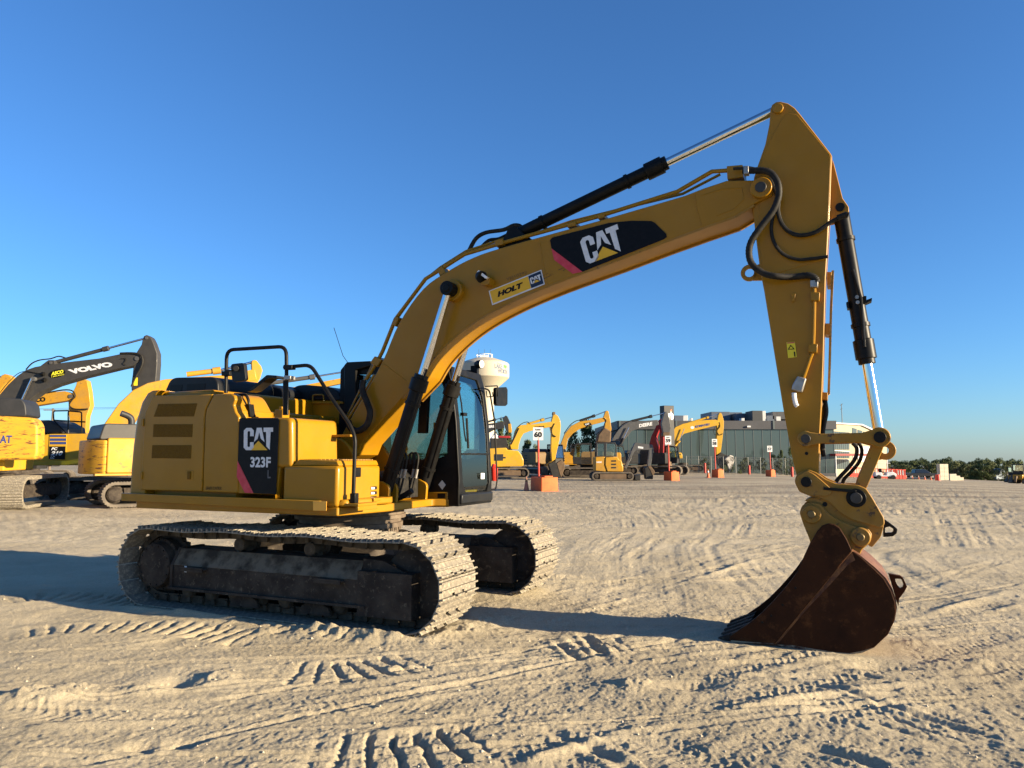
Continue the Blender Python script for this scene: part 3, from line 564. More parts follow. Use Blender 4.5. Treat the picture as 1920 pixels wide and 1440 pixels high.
# ---- engine hoods
b = MB(); hp = rfill(MF.poly('A', [(368, 503), (415, 395), (455, 372), (760, 366), (795, 400), (800, 500)], -.9), .05); b.prism(hp, -.9, 1.25); hd = P('engine_hood', b, DKP, bevel=.04, seg=3)
for pl in ([(425, 430), (518, 428), (512, 482), (418, 484)], [(556, 424), (700, 418), (694, 478), (550, 480)]): b = MB(); b.prism(MF.poly('A', pl, -.9), -.903, -.895); P('hood_vent', b, BLK, hd)
b = MB(); b.prism(rfill(MF.poly('Q', [(440, 672), (450, 540), (700, 530), (830, 565), (840, 680)], .1), .06), .1, 1.2); P('engine_hood', b, DKP, bevel=.05, seg=3)
b = MB(); b.prism(rfill(MF.poly('Q', [(840, 690), (930, 580), (1000, 530), (1090, 520), (1380, 545), (1490, 590), (1530, 710), (930, 705)], .47), .05), .47, 1.38); h2 = P('radiator_hood', b, DKP, bevel=.05, seg=3)
b = MB(); b.prism(MF.poly('Q', [(1160, 590), (1310, 580), (1340, 700), (1150, 705)], .47), .455, .475); P('hood_vent', b, BLK, h2, bevel=.01)
b = MB(); b.prism(MF.poly('Q', [(440, 665), (920, 700), (1560, 712), (1560, 1000), (440, 1000)], .48), .48, 1.38); P('radiator_housing', b, YEL, bevel=.02)
b = MB(); b.prism(MF.poly('Q', [(920, 705), (1000, 708), (1000, 900), (920, 900)], .2), .2, .47); P('air_cleaner_box', b, YEL, bevel=.02)
b = MB(); b.prism(MF.poly('Q', [(1080, 722), (1555, 722), (1555, 745), (1080, 745)], .44), .44, .48); P('housing_ledge', b, YEL)
b = MB(); b.tube(fillet(MF.pts('Q', [(1192, 715), (1195, 640), (1322, 640), (1325, 712)], .43), .03), .010, 6); P('hood_handle', b, YEL)
b = MB(); b.cyl((-1.3, -.7, 2.72), (-1.3, -.7, 2.86), .055, n=14); P('exhaust_stub', b, DKP)
# ---- handrails and mirrors
b = MB(); b.tube(fillet(MF.pts('Q', [(150, 620), (160, 103), (876, 60), (882, 880)], -1.30), .11), .0215, 10); b.tube(MF.pts('Q', [(868, 470), (866, 885)], -1.30), .03, 10); rail = P('handrail', b, BLK)
b = MB(); b.tube(fillet(MF.pts('Q', [(850, 312), (1168, 282), (1430, 700)], -1.29) + MF.pts('B', [(492, 745), (534, 850), (516, 1392)], -1.28), .09), .0215, 10); P('handrail', b, BLK)
b = MB()
for k, pl, y in (('Q', [(838, 282), (940, 280), (940, 335), (838, 340)], -1.33), ('B', [(490, 1292), (532, 1292), (530, 1372), (490, 1372)], -1.31), ('Q', [(92, 358), (190, 352), (192, 410), (96, 414)], -1.33)): b.prism(MF.poly(k, pl, y), y, y + .07)
P('rail_clamp', b, BLK, bevel=.006)
b = MB(); b.prism(MF.poly('Q', [(845, 408), (925, 412), (922, 458), (845, 462)], -1.345), -1.345, -1.26); P('rail_clamp', b, STL, bevel=.005)
b = MB(); b.prism(rfill(MF.poly('Q', [(204, 272), (365, 255), (388, 470), (225, 490)], -1.40), .04), -1.40, -1.35); b.tube(MF.pts('Q', [(140, 350), (215, 350), (265, 320)], -1.41), .012, 6); b.cyl(*A3('Q', [(270, 325)], -1.43), *A3('Q', [(270, 325)], -1.39), .035, n=12); P('mirror', b, DKP, rail, bevel=.01)
b = MB(); b.prism(rfill(MF.poly('Q', [(400, 610), (560, 470), (640, 402), (760, 410), (762, 440), (660, 440), (585, 500), (470, 590)], -1.25), .02), -1.25, -1.10); P('mirror', b, DKP, rail, bevel=.012)
# ---- boom
bp = zz('I', [(155, 1350), (290, 1040), (480, 770), (690, 620), (880, 520), (1080, 450), (1470, 340)]) + zz('J', [(640, 510), (1240, 335), (1380, 280), (1545, 225), (1740, 222)])
low = [(1413, 383), (1377, 405), (1317, 426), (1246, 452), (1158, 486), (1090, 511), (1027, 535), (960, 564), (897, 598), (850, 633), (812, 672), (790, 708), (754, 746), (714, 790), (676, 833), (668, 853)]
HW = .235
def spline(pl, k=4):
    out = []
    for i in range(len(pl) - 1):
        a, b_, c, e = (np.array(pl[j]) for j in (max(i - 1, 0), i, i + 1, min(i + 2, len(pl) - 1)))
        for t in np.linspace(0, 1, k + 1)[:-1]: out.append(tuple(.5 * (2 * b_ + (c - a) * t + (2 * a - 5 * b_ + 4 * c - e) * t * t + (3 * b_ - a - 3 * c + e) * t ** 3)))
    return out + [pl[-1]]
top_ = MF.poly('O', [(653, 793), (672, 759)] + bp, -HW); top_ = spline(top_[:9]) + top_[9:]; low_ = MF.poly('O', low, -HW); low_ = low_[:5] + spline(low_[5:12]) + low_[12:]; pin0 = (.022, 1.828); pin1 = (5.09, 4.42)
foot = [(pin0[0] + .13 * math.cos(R(a)), pin0[1] + .13 * math.sin(R(a))) for a in (300, 270, 240, 210, 180, 150, 120)]
tip = [(pin1[0] + .125 * math.cos(R(a)), pin1[1] + .125 * math.sin(R(a))) for a in (80, 50, 20, -10, -40)]
bo = foot + top_ + tip + low_
b = MB(); b.prism(bo, -HW, HW)
b.ycyl(pin0[0], pin0[1], -.34, .34, .115); b.ycyl(pin1[0], pin1[1], -.285, .285, .105)
boom = P('boom', b, YEL, bevel=.008)
# flange lips along both undersides
b = MB()
for s in (-1, 1):
    for q in range(len(low_) - 4):
        (x0, z0), (x1, z1) = low_[q], low_[q + 1]; dx, dz = x1 - x0, z1 - z0; L_ = math.hypot(dx, dz); nx, nz_ = dz / L_, -dx / L_
        if nz_ > 0: nx, nz_ = -nx, -nz_
        b.ext([(x0, s * HW, z0 + .002), (x0, s * (HW - .035), z0 + .002), (x0 + nx * .022, s * (HW - .035), z0 + nz_ * .022), (x0 + nx * .022, s * HW, z0 + nz_ * .022)], [(x1, s * HW, z1 + .002), (x1, s * (HW - .035), z1 + .002), (x1 + nx * .022, s * (HW - .035), z1 + nz_ * .022), (x1 + nx * .022, s * HW, z1 + nz_ * .022)])
P('boom_flange', b, YELW, boom, smooth=0)
for k_, pp_, rr_ in (('I', [(1405, 395), (1430, 560), (1470, 748)], .007), ('J', [(1315, 330), (1330, 430), (1362, 545)], .007), ('T', [(690, 350), (880, 500), (1090, 660)], .005), ('J', [(1370, 330), (1520, 285), (1655, 280), (1670, 360), (1600, 430), (1470, 478)], .006)):
    b = MB(); b.tube(MF.pts(k_, pp_, -HW), rr_, 5); P('weld_seam', b, YEL, boom)
b = MB(); b.ycyl(pin1[0], pin1[1], -.297, .297, .055); P('pivot_pin', b, PINM, boom, bevel=.006); b = MB(); b.ycyl(pin0[0], pin0[1], -.36, .36, .05); P('pivot_pin', b, PINM, boom, bevel=.006)
# boom marks
d2 = flat('boom_decal', MF.pts('J', [(274, 655), (290, 636), (700, 530), (860, 515), (1005, 517), (1030, 530), (1112, 610), (1116, 632), (1090, 650), (508, 882), (286, 715)], -HW), DEC, boom, (0, -.003, 0), .003)
flat('decal_stripe', MF.pts('J', [(285, 713), (508, 882), (438, 897), (304, 796)], -HW), DECR, d2, (0, -.003, 0), .003)
o_, r_, u_ = A3('J', [(540, 832), (816, 727), (486, 648)], -HW); logo(o_, (r_ - o_), (u_ - o_), d2, (0, -.0075, 0))
d3 = flat('dealer_decal', MF.pts('I', [(1002, 786), (1420, 618), (1447, 733), (1030, 900)], -HW), DECW, boom, (0, -.003, 0), .002)
flat('decal_field', MF.pts('I', [(1011, 790), (1314, 669), (1339, 765), (1036, 887)], -HW), DECY, d3, (0, -.0055, 0), .001)
flat('decal_field', MF.pts('I', [(1316, 668), (1414, 628), (1439, 727), (1341, 765)], -HW), mat('decal_navy', (.012, .022, .05), .4), d3, (0, -.0055, 0), .001)
o_, r_, u_ = A3('I', [(1075, 838), (1282, 757), (1066, 796)], -HW); lettering('decal_lettering', 'HOLT', o_, r_ - o_, u_ - o_, BLK, d3, .06, .25, lift=.0085)
o_, r_, u_ = A3('I', [(1340, 734), (1424, 702), (1328, 686)], -HW); logo(o_, r_ - o_, u_ - o_, d3, (0, -.008, 0))
o_, r_, u_ = A3('I', [(1146, 714), (1308, 652), (1140, 686)], -HW); lettering('decal_lettering', 'YEJ10292', o_, r_ - o_, u_ - o_, mat('decal_brown', (.09, .045, .015), .5), boom, -.01, lift=.003)
# grime rubbed into the lower edge of the boom
GRM = mat('grime', (.055, .032, .014), .7, alt=(.12, .065, .018), scale=14, p=(.45, .6))
rg = random.Random(5)
for i in range(26):
    t = rg.uniform(0, 1); xx = 300 + 600 * t; yy = 1002 - (xx - 250) * .385 + rg.uniform(-70, -14) * .55 + 24; ln_ = rg.uniform(18, 90); hh_ = rg.uniform(1.5, 5)
    flat('grime_streak', MF.pts('J', [(xx - 250, yy), (xx - 250 + ln_, yy - ln_ * .385), (xx - 250 + ln_ * .9, yy - ln_ * .385 + hh_), (xx - 245, yy + hh_)], -HW), GRM, boom, (0, -.002, 0), .0006)
# boom lines
b = MB()
b.tube(MF.pts('T', [(420, 640), (600, 360), (700, 160)], -.15) + MF.pts('I', [(260, 1010), (500, 690), (620, 615), (810, 495), (1060, 420)], -.15) + MF.pts('J', [(0, 655), (400, 545), (640, 478), (1190, 305), (1440, 160), (1560, 152)], -.15), .024, 8)
b.tube(MF.pts('I', [(250, 1040), (490, 700), (615, 600), (820, 470), (1050, 395), (1200, 345), (1340, 340)], -.02) + MF.pts('J', [(420, 520), (1230, 320), (1500, 180)], .1), .016, 8)
b.tube(MF.pts('T', [(80, 1300), (520, 400)], -.12), .012, 6); b.tube(MF.pts('T', [(100, 1330), (330, 960), (560, 560)], -.2), .017, 6)
bl = P('boom_pipes', b, YEL, boom)
for k, pl in (('T', [(560, 250), (680, 310), (600, 430), (480, 360)]), ('I', [(590, 615), (630, 590), (660, 640), (610, 668)]), ('I', [(235, 1050), (262, 985), (285, 1000), (258, 1068)]), ('I', [(1045, 385), (1110, 372), (1115, 415), (1050, 430)]), ('J', [(390, 535), (455, 518), (460, 548), (398, 563)]), ('J', [(612, 470), (660, 458), (665, 490), (618, 500)]), ('J', [(1545, 120), (1660, 110), (1665, 200), (1550, 215)])):
    b = MB(); b.prism(MF.poly(k, pl, -.19), -.19, .12); P('pipe_clamp', b, YEL, boom, bevel=.006)
b = MB(); b.tube(MF.pts('I', [(845, 465), (900, 370), (980, 322), (1120, 300), (1200, 265), (1255, 275), (1250, 310)], 0), .026, 8, sm=4); b.tube(MF.pts('I', [(930, 450), (1000, 385), (1080, 372), (1170, 330), (1230, 320)], .1), .022, 8, sm=4); P('hose', b, RUB, boom)
b = MB(); b.tube(MF.pts('B', [(598, 395), (592, 470), (628, 570), (652, 650), (628, 745), (560, 795), (500, 775), (480, 720)], -.33), .038, 10, sm=9, rr=.06); P('hose', b, RUB, boom)
# small work lamp on the boom
b = MB(); b.lathe(A3('I', [(930, 668)], -.36)[0], A3('I', [(990, 690)], -.40)[0] - A3('I', [(930, 660)], -.34)[0], [(-.05, .03), (0, .062), (.045, .07)], 16); lm = P('work_lamp', b, BLK, boom)
b = MB(); b.prism(MF.poly('I', [(930, 625), (1000, 680), (985, 692), (915, 640)], -.37), -.40, -.33); P('lens', b, LENS, lm); b = MB(); b.prism(MF.poly('I', [(945, 735), (1030, 690), (1020, 740), (985, 748)], -.30), -.36, -.235); P('lamp_bracket', b, YEL, lm)
# ---- cylinders
def cylinder(p0, pj, p1, rb, rr_, rc, name='hydraulic_cylinder', gl=.20, bm=BLK):
    p0, pj, p1 = Vector(p0), Vector(pj), Vector(p1); d = (p1 - p0).normalized(); L = (pj - p0).dot(d); pj = p0 + d * L
    b = MB(); b.lathe(p0, d, [(0, rb), (L - gl, rb), (L - gl + .01, rc), (L - .05, rc), (L - .045, rc * .8), (L, rc * .8), (L + .005, rr_ * 1.1)], 24)
    for t in (.18, .75): b.lathe(p0 + d * (L * t), d, [(-.02, rb + .002), (-.018, rb + .012), (.018, rb + .012), (.02, rb + .002)], 24)
    c = P(name, b, bm); b = MB(); b.cyl(pj, p1, rr_, n=20); P('rod', b, CHR, c); return c, d
top = MF.un(841.7, 541.8, -.38); bot = MF.un(*zz('B', [(775, 1265)])[0], -.42)
cj = MF.un(*zz('B', [(1040, 345)])[0], -.40)
for s in (-1, 1):
    c, d = cylinder((bot[0], .42 * s, bot[2]), (cj[0], .40 * s, cj[2]), (top[0], .38 * s, top[2]), .083, .047, .105)
    b = MB(); b.ycyl(top[0], top[2], .31 * s, .45 * s, .085); b.ycyl(top[0], top[2], .44 * s, .462 * s, .05, 8); P('rod_end', b, BLK, c, bevel=.008)
    b = MB(); b.tube([Vector((bot[0], .42 * s, bot[2])) + d * t + Vector((.085, -.05, .03)) for t in (.1, .5, 1.0, 1.45)], .014, 6); P('supply_pipe', b, BLK, c)
    b = MB()
    for yy in (-.09, .075): b.prism(rfill([(bot[0] - .16, 1.18), (bot[0] + .10, 1.15), (bot[0] + .12, bot[2] + .05), (bot[0] - .02, bot[2] + .12), (bot[0] - .14, bot[2] - .02)], .05), .42 * s + yy - .015, .42 * s + yy + .03)
    P('cylinder_bracket', b, YEL, bevel=.006)
b = MB(); b.ycyl(top[0], top[2], -.315, .315, .13); P('boom_boss', b, YEL, boom, bevel=.015)
b = MB(); bb = [(-.35, 1.2), (.80, 1.2), (.55, 1.45), (.22, 1.90), (.10, 1.98), (-.06, 1.98), (-.16, 1.88)]
for s in (-1, 1): b.prism(rfill(bb, .05), s * .37 - .03, s * .37 + .03)
b.box(-.3, .7, -.36, .36, 1.22, 1.34); P('boom_bracket', b, YEL, bevel=.01)
for s, off in ((-1, 0), (1, 0)):
    for k in (0, 1):
        px = 885 + (0 if s < 0 else 92) + k * 28
        b = MB(); b.tube(MF.pts('B', [(px - 40, 1325), (px - 12, 1240), (px + 16, 1110), (px + 30, 1010), (px + 15, 972), (px - 10, 985), (px - 5, 1060)], -.30 if s < 0 else .1), .013, 7, sm=4); P('hose', b, RUB)
        b = MB(); b.tube(MF.pts('B', [(px + 8, 1170), (px + 22, 1100)], -.30 if s < 0 else .1), .019, 8); P('hose_fitting', b, STL)
b = MB(); b.ycyl(.55, 1.42, -.34, .34, .16, 20); b.tube(MF.pts('B', [(740, 1290), (830, 1330), (900, 1320), (985, 1270)], -.2), .035, 8, sm=4); b.box(.35, .8, -.3, .3, 1.25, 1.5); P('swivel_hoses', b, RUB)
# stick cylinder on top of the boom
c, d = cylinder(MF.un(*zz('J', [(40, 612)])[0], 0), MF.un(*zz('J', [(1128, 128)])[0], 0), MF.un(1459, 204.5, 0), .072, .046, .096, gl=.25)
b = MB(); q = MF.un(*zz('J', [(30, 615)])[0], 0); b.ycyl(q[0], q[2], -.11, .11, .075); b.prism([(q[0] - .2, q[2] - .22), (q[0] + .25, q[2] - .13), (q[0] + .05, q[2] + .05), (q[0] - .06, q[2] + .03)], -.12, -.09); b.prism([(q[0] - .2, q[2] - .22), (q[0] + .25, q[2] - .13), (q[0] + .05, q[2] + .05), (q[0] - .06, q[2] + .03)], .09, .12); P('cylinder_mount', b, BLK, boom, bevel=.005)
b = MB(); b.prism(MF.poly('J', [(148, 508), (172, 502), (180, 530), (155, 545)], -.05), -.05, .02); P('cylinder_lug', b, BLK, c)
# ---- stick
SH = .20
so_ = MF.poly('F', [(338, 180), (350, 145), (380, 124), (412, 120), (470, 134), (520, 168), (560, 215), (790, 510), (800, 530), (795, 620), (785, 900), (768, 1180), (752, 1440)], -SH) + \
      MF.poly('G', [(706, 300), (695, 700), (683, 1000), (672, 1190), (664, 1440)], -SH) + MF.poly('M', [(1150, 1060), (1135, 1230), (1050, 1290), (930, 1270), (835, 1110)], -SH) + \
      MF.poly('G', [(470, 1330), (410, 1000), (275, 170)], -SH) + MF.poly('F', [(262, 1400), (235, 1190), (205, 935), (200, 800), (215, 690), (240, 610), (300, 440), (330, 290)], -SH)
b = MB(); b.prism(so_, -SH, SH); stick = P('stick', b, YEL, bevel=.008)
b = MB(); b.prism(MF.poly('F', [(262, 610), (300, 480), (420, 265), (450, 228), (490, 212), (540, 222), (785, 520), (790, 545), (776, 900), (758, 1300), (290, 1440), (255, 1200)], -SH), -SH - .006, -SH); P('side_plate', b, YEL, stick, bevel=.003)
b = MB(); b.ycyl(*MF.poly('F', [(397, 178)], -SH)[0], -SH - .03, SH + .03, .05); P('pivot_pin', b, YEL, stick, bevel=.006)
b = MB(); lug = MF.poly('F', [(805, 560), (820, 610), (880, 850), (925, 915), (928, 950), (900, 980), (790, 1003), (770, 1000), (790, 700)], -.1)
for y in (-.12, .07): b.prism(lug, y, y + .05)
P('cylinder_lug', b, YEL, stick, bevel=.006)
b = MB(); b.ycyl(*MF.poly('F', [(860, 920)], -.1)[0], -.135, .135, .042); P('pivot_pin', b, BLK, stick)
cx, cz_ = MF.poly('G', [(170, 42)], -.1)[0]; b = MB(); b.ring(cx, cz_, -.10, -.06, .045, .085); b.prism([(cx + .06, cz_ + .07), (cx + .19, cz_ + .10), (cx + .22, cz_ - .16), (cx + .12, cz_ - .09), (cx + .03, cz_ - .082)], -.10, -.06); P('lifting_lug', b, YEL, stick, bevel=.005)
HY = -SH - .05
b = MB(); b.tube(MF.pts('F', [(130, 640), (200, 640), (290, 640), (350, 665), (395, 740), (398, 840), (355, 945), (275, 1050), (200, 1160), (177, 1250), (200, 1340), (285, 1408), (380, 1432)], HY - .08) + MF.pts('G', [(480, 72), (590, 62), (640, 85), (648, 115)], HY), .031, 10, sm=8, rr=.10); P('hose', b, RUB, stick)
b = MB(); b.tube(MF.pts('F', [(330, 700), (395, 840), (395, 940), (420, 1030), (475, 1095), (560, 1125), (680, 1100), (800, 1020), (905, 972)], HY + .01), .020, 8, sm=6, rr=.05); b.tube(MF.pts('F', [(840, 995), (905, 970), (925, 975)], HY), .03, 8); P('hose', b, RUB, stick)
b = MB(); b.tube(MF.pts('F', [(372, 930), (345, 1060), (362, 1170), (430, 1262), (540, 1305), (650, 1300), (770, 1284)], HY + .01), .017, 8, sm=6); P('hose', b, RUB, stick)
b = MB(); b.tube(MF.pts('F', [(60, 625), (180, 618), (300, 640)], HY), .016, 8); P('hose', b, RUB, stick)
b = MB(); b.prism(MF.poly('F', [(138, 612), (175, 610), (178, 668), (140, 672)], HY - .09), HY - .12, HY - .04); P('hose_fitting', b, STL, stick, bevel=.004); b = MB(); b.prism(MF.poly('G', [(603, 100), (660, 100), (658, 148), (605, 148)], HY), HY - .03, HY + .03); P('hose_fitting', b, STL, stick, bevel=.004)
b = MB(); b.tube(MF.pts('G', [(633, 145), (633, 240), (624, 570), (604, 650), (556, 790)], HY + .02), .016, 8, sm=3); P('stick_pipe', b, YEL, stick)
for pl in ([(605, 182), (672, 182), (668, 242), (608, 242)], [(592, 550), (655, 548), (652, 612), (590, 608)]): b = MB(); b.prism(MF.poly('G', pl, HY), HY - .012, -SH); P('pipe_clamp', b, YEL, stick, bevel=.005)
b = MB(); b.prism(MF.poly('G', [(512, 778), (576, 795), (545, 892), (470, 875), (478, 840)], HY - .02), HY - .04, -SH); P('valve', b, STL, stick, bevel=.01)
b = MB(); b.tube(MF.pts('G', [(488, 895), (490, 930), (500, 975), (512, 992)], HY - .02), .02, 8, sm=4, rr=.15); P('taped_hose_end', b, SIL, stick)
b = MB(); b.prism(MF.poly('G', [(472, 195), (500, 195), (492, 252), (470, 252)], -SH), -SH - .02, -SH); P('clamp_block', b, YEL, stick, bevel=.003)
wd_ = flat('warning_decal', MF.pts('G', [(434, 537), (494, 533), (508, 642), (446, 650)], -SH), mat('decal_warning', (.78, .62, .03), .4), stick, (0, -.003, 0))
flat('warning_symbol', MF.pts('G', [(444, 590), (464, 555), (494, 588)], -SH), BLK, wd_, (0, -.0055, 0)); flat('warning_symbol', MF.pts('G', [(455, 584), (465, 566), (482, 583)], -SH), mat('decal_warning', (.78, .62, .03)), wd_, (0, -.0075, 0)); flat('warning_symbol', MF.pts('G', [(486, 605), (496, 604), (499, 638), (490, 640)], -SH), BLK, wd_, (0, -.0055, 0)); flat('warning_symbol', MF.pts('G', [(437, 540), (492, 536), (493, 543), (438, 547)], -SH), DECR, wd_, (0, -.0055, 0))
b = MB()
for off, rr2 in ((0, .010), (.05, .010), (.10, .009), (-.06, .012)): b.tube([Vector((q[0] + .035, .02 + off, q[2])) for q in A3('G', [(735, 20), (722, 300), (712, 700), (705, 900)], -.1)], rr2, 6)
P('stick_pipes', b, mat('copper_pipe', (.38, .19, .05), .5, alt=(.5, .3, .05), scale=10), stick)
for pl in ([(722, 40), (755, 40), (752, 130), (722, 130)], [(708, 405), (750, 405), (746, 485), (706, 480)], [(690, 892), (728, 895), (725, 945), (688, 945)]): b = MB(); b.prism(MF.poly('G', pl, -.1), -.12, .12); P('pipe_clamp', b, YEL, stick, bevel=.004)
b = MB(); b.tube(MF.pts('G', [(705, 940), (716, 1030), (700, 1120), (690, 1190), (690, 1290), (700, 1350)], 0), .022, 8, sm=4); b.tube(MF.pts('G', [(712, 950), (695, 1060), (690, 1160)], .06), .018, 8, sm=4); P('hose', b, RUB, stick)
b = MB(); b.ycyl(*MF.poly('G', [(577, 1327)], -SH)[0], -SH - .004, -SH + .01, .016, 12); P('grease_port', b, BLK, stick)
# ---- bucket cylinder and linkage
c, d = cylinder(MF.un(*zz('F', [(868, 960)])[0], 0), MF.un(*zz('G', [(1012, 690)])[0], 0), MF.un(*zz('P', [(1078, 200)])[0], 0), .074, .050, .094, gl=.24)
b = MB(); b.prism(MF.poly('G', [(980, 212), (1002, 212), (1002, 240), (1042, 226), (1040, 245), (1000, 262), (982, 262)], -.05), -.08, .04); b.prism(MF.poly('G', [(858, 258), (876, 250), (880, 300), (866, 300)], -.05), -.08, .04); P('hose_bracket', b, BLK, c)
b = MB(); b.tube(MF.pts('G', [(905, 20), (965, 230), (988, 570)], -.10), .014, 8); P('supply_pipe', b, BLK, c)
b = MB()
for pxy in ((935, 218), (940, 255)): q = MF.un(*zz('G', [pxy])[0], -.085); b.cyl(q, (q[0], q[1] - .02, q[2]), .018, n=10)
P('bolt', b, STL, c)
def bone(b, k, a, e, ra, re, hw, y0, y1, yp):
    (ax, az), (ex, ez) = MF.poly(k, [a, e], yp); t = math.degrees(math.atan2(ez - az, ex - ax)); dx, dz = math.cos(R(t)), math.sin(R(t)); L = math.hypot(ex - ax, ez - az)
    pl = arc(ax, az, ra, t + 55, t + 305, 14) + [(ax + dx * (ra + .06) + dz * hw, az + dz * (ra + .06) - dx * hw), (ex - dx * (re + .05) + dz * hw, ez - dz * (re + .05) - dx * hw)] + arc(ex, ez, re, t - 130, t + 130, 14) + [(ex - dx * (re + .05) - dz * hw, ez - dz * (re + .05) + dx * hw), (ax + dx * (ra + .06) - dz * hw, az + dz * (ra + .06) + dx * hw)]
    b.prism(pl, y0, y1); return (ax, az), (ex, ez)
for s in (-1, 1):
    b = MB(); pa, pb = bone(b, 'P', (365, 220), (1078, 205), .075, .092, .045, s * .26 - .025, s * .26 + .025, -.285); lk = P('guide_link', b, YELW, bevel=.008)
    b = MB(); b.ycyl(*pa, s * .295 - .02, s * .295 + .004, .043); P('pivot_pin', b, PINM, lk, bevel=.004); b = MB(); b.ycyl(*pb, s * .295 - .02, s * .295 + .004, .052); P('pivot_pin', b, BLK, lk, bevel=.004)
b = MB(); pl = MF.poly('P', [(1010, 250), (1130, 250), (1105, 330), (985, 620), (940, 720), (840, 690), (860, 620)], -.18)
for s in (-1, 1): b.prism(rfill(pl, .03), s * .16 - .035, s * .16 + .035)
b.prism(MF.poly('P', [(1030, 330), (1095, 330), (985, 600), (900, 600)], 0), -.14, .14); cx, cz_ = MF.poly('P', [(1132, 330)], -.1)[0]; b.ring(cx, cz_, -.10, .0, .033, .09); b.prism([(cx - .11, cz_ + .06), (cx - .03, cz_ + .085), (cx - .033, cz_ - .0), (cx - .03, cz_ - .086), (cx - .12, cz_ - .10)], -.10, 0)
pl_ = P('power_link', b, YELW, bevel=.006)
b = MB(); b.tube(MF.pts('P', [(815, 262), (855, 310), (845, 400), (775, 500), (690, 590), (655, 635)], -.05), .018, 8, sm=5); P('hose', b, RUB); b = MB(); b.tube(MF.pts('P', [(878, 262), (905, 330), (885, 430), (810, 530), (740, 600), (718, 650)], .0), .016, 8, sm=5, rr=.08); P('hose', b, RUB)
# ---- quick coupler
cq = [(258, 640), (262, 590), (300, 545), (390, 515), (470, 545), (560, 610), (660, 652), (870, 665), (950, 700), (1010, 790), (1122, 985), (1125, 1050), (1080, 1080), (960, 1045), (800, 1000), (690, 930), (590, 830), (520, 800), (410, 775), (300, 730)]
b = MB(); y_ = -.25
for s in (-1, 1): b.prism(rfill(MF.poly('P', cq, y_), .02), s * .225 - .025, s * .225 + .025)
b.prism(MF.poly('P', [(560, 640), (870, 680), (940, 720), (1115, 990), (1110, 1060), (960, 1040), (700, 900), (600, 790)], y_), -.20, .20); cp = P('quick_coupler', b, YELW, bevel=.008)
b = MB(); b.prism(rfill(MF.poly('P', [(270, 640), (280, 580), (380, 525), (450, 560), (600, 690), (620, 740), (570, 775), (470, 770), (400, 770), (320, 730)], y_ - .005), .03), -.275, -.25); P('coupler_cheek', b, YELW, cp, bevel=.006)
b = MB(); b.prism(rfill(MF.poly('P', [(600, 790), (690, 900), (820, 980), (1080, 1060), (1120, 1060), (1090, 1170), (1005, 1272), (965, 1250), (900, 1100), (700, 1040), (560, 960), (480, 850), (345, 820), (400, 790)], y_), .02), -.215, .215); P('coupler_hook', b, YELW, cp, bevel=.008)
for (k, rr3, m_) in (((370, 635), .048, BLK), ((850, 790), .085, BLK), ((850, 790), .05, PINM)): b = MB(); b.ycyl(*MF.poly('P', [k], y_)[0], -.30 if rr3 < .06 else -.262, .27, rr3); P('pivot_pin', b, m_, cp, bevel=.004)
b = MB(); b.prism(MF.poly('P', [(535, 685), (850, 712), (850, 742), (535, 712)], y_ - .02), -.285, -.262); P('lock_bar', b, BLK, cp, bevel=.003)
b = MB(); b.ycyl(*MF.poly('P', [(548, 853)], y_)[0], -.218, -.21, .022, 12); P('port', b, BLK, cp)
ey = MF.poly('P', [(1110, 985), (1215, 1060), (1248, 1090), (1240, 1130), (1205, 1158), (1110, 1165)], 0); ei = MF.poly('P', [(1128, 1075), (1170, 1062), (1205, 1085), (1210, 1105), (1195, 1122), (1128, 1125)], 0)
def holed(b, ou, inn, y0, y1):
    n = len(ou); vs = [(x, y, z) for y in (y0, y1) for pl in (ou, inn) for x, z in pl]; fs = []
    for i in range(n): j = (i + 1) % n; fs += [(i, j, n + j, n + i), (2 * n + i, 3 * n + i, 3 * n + j, 2 * n + j), (i, 2 * n + i, 2 * n + j, j), (n + i, n + j, 3 * n + j, 3 * n + i)]
    b.add(vs, fs)
b = MB(); holed(b, ey, ei, -.03, .03); P('lifting_eye', b, BLK, cp, bevel=.006)
o_, r_, u_ = A3('P', [(895, 975), (1010, 1040), (925, 918)], y_); logo(o_, (r_ - o_), (u_ - o_), cp, (0, -.002, 0), YELW)
for ch in cp.children:
    if ch.name.startswith('decal_'): ch.data.materials[0] = YELW; ch.name = 'cast_mark'
# ---- bucket
BW = .43
b = MB(); by = -.24
for s in (-1, 1):
    b.prism(rfill(MF.poly('P', [(305, 930), (330, 860), (420, 828), (510, 850), (570, 930), (690, 1005), (850, 1068), (960, 1075), (1005, 1140), (985, 1220), (905, 1290), (870, 1390), (840, 1400), (760, 1330), (420, 1330), (405, 1200), (340, 1040)], by), .02), s * .235 - .022, s * .235 + .022)
ears = P('bucket_ears', b, YELW, bevel=.008)
BK = ears
for pc, r1, r2 in (((420, 945), .088, .036), ((890, 1165), .088, .036)):
    q = MF.poly('P', [pc], by)[0]; b = MB(); b.ycyl(*q, -.285, .285, r1, 28); P('bucket_boss', b, YELW, bevel=.012); b = MB(); b.ycyl(*q, -.30, .30, r2, 20); P('bucket_pin', b, mat('worn_pin_steel', (.17, .12, .05), .45, metal=.4), bevel=.008)
    if pc[0] == 420:
        for k in range(4): b = MB(); a = R(70 + 90 * k); b.cyl((q[0] + .062 * math.cos(a), -.285, q[1] + .062 * math.sin(a)), (q[0] + .062 * math.cos(a), -.297, q[1] + .062 * math.sin(a)), .016, n=10); P('boss_bolt', b, YELW)
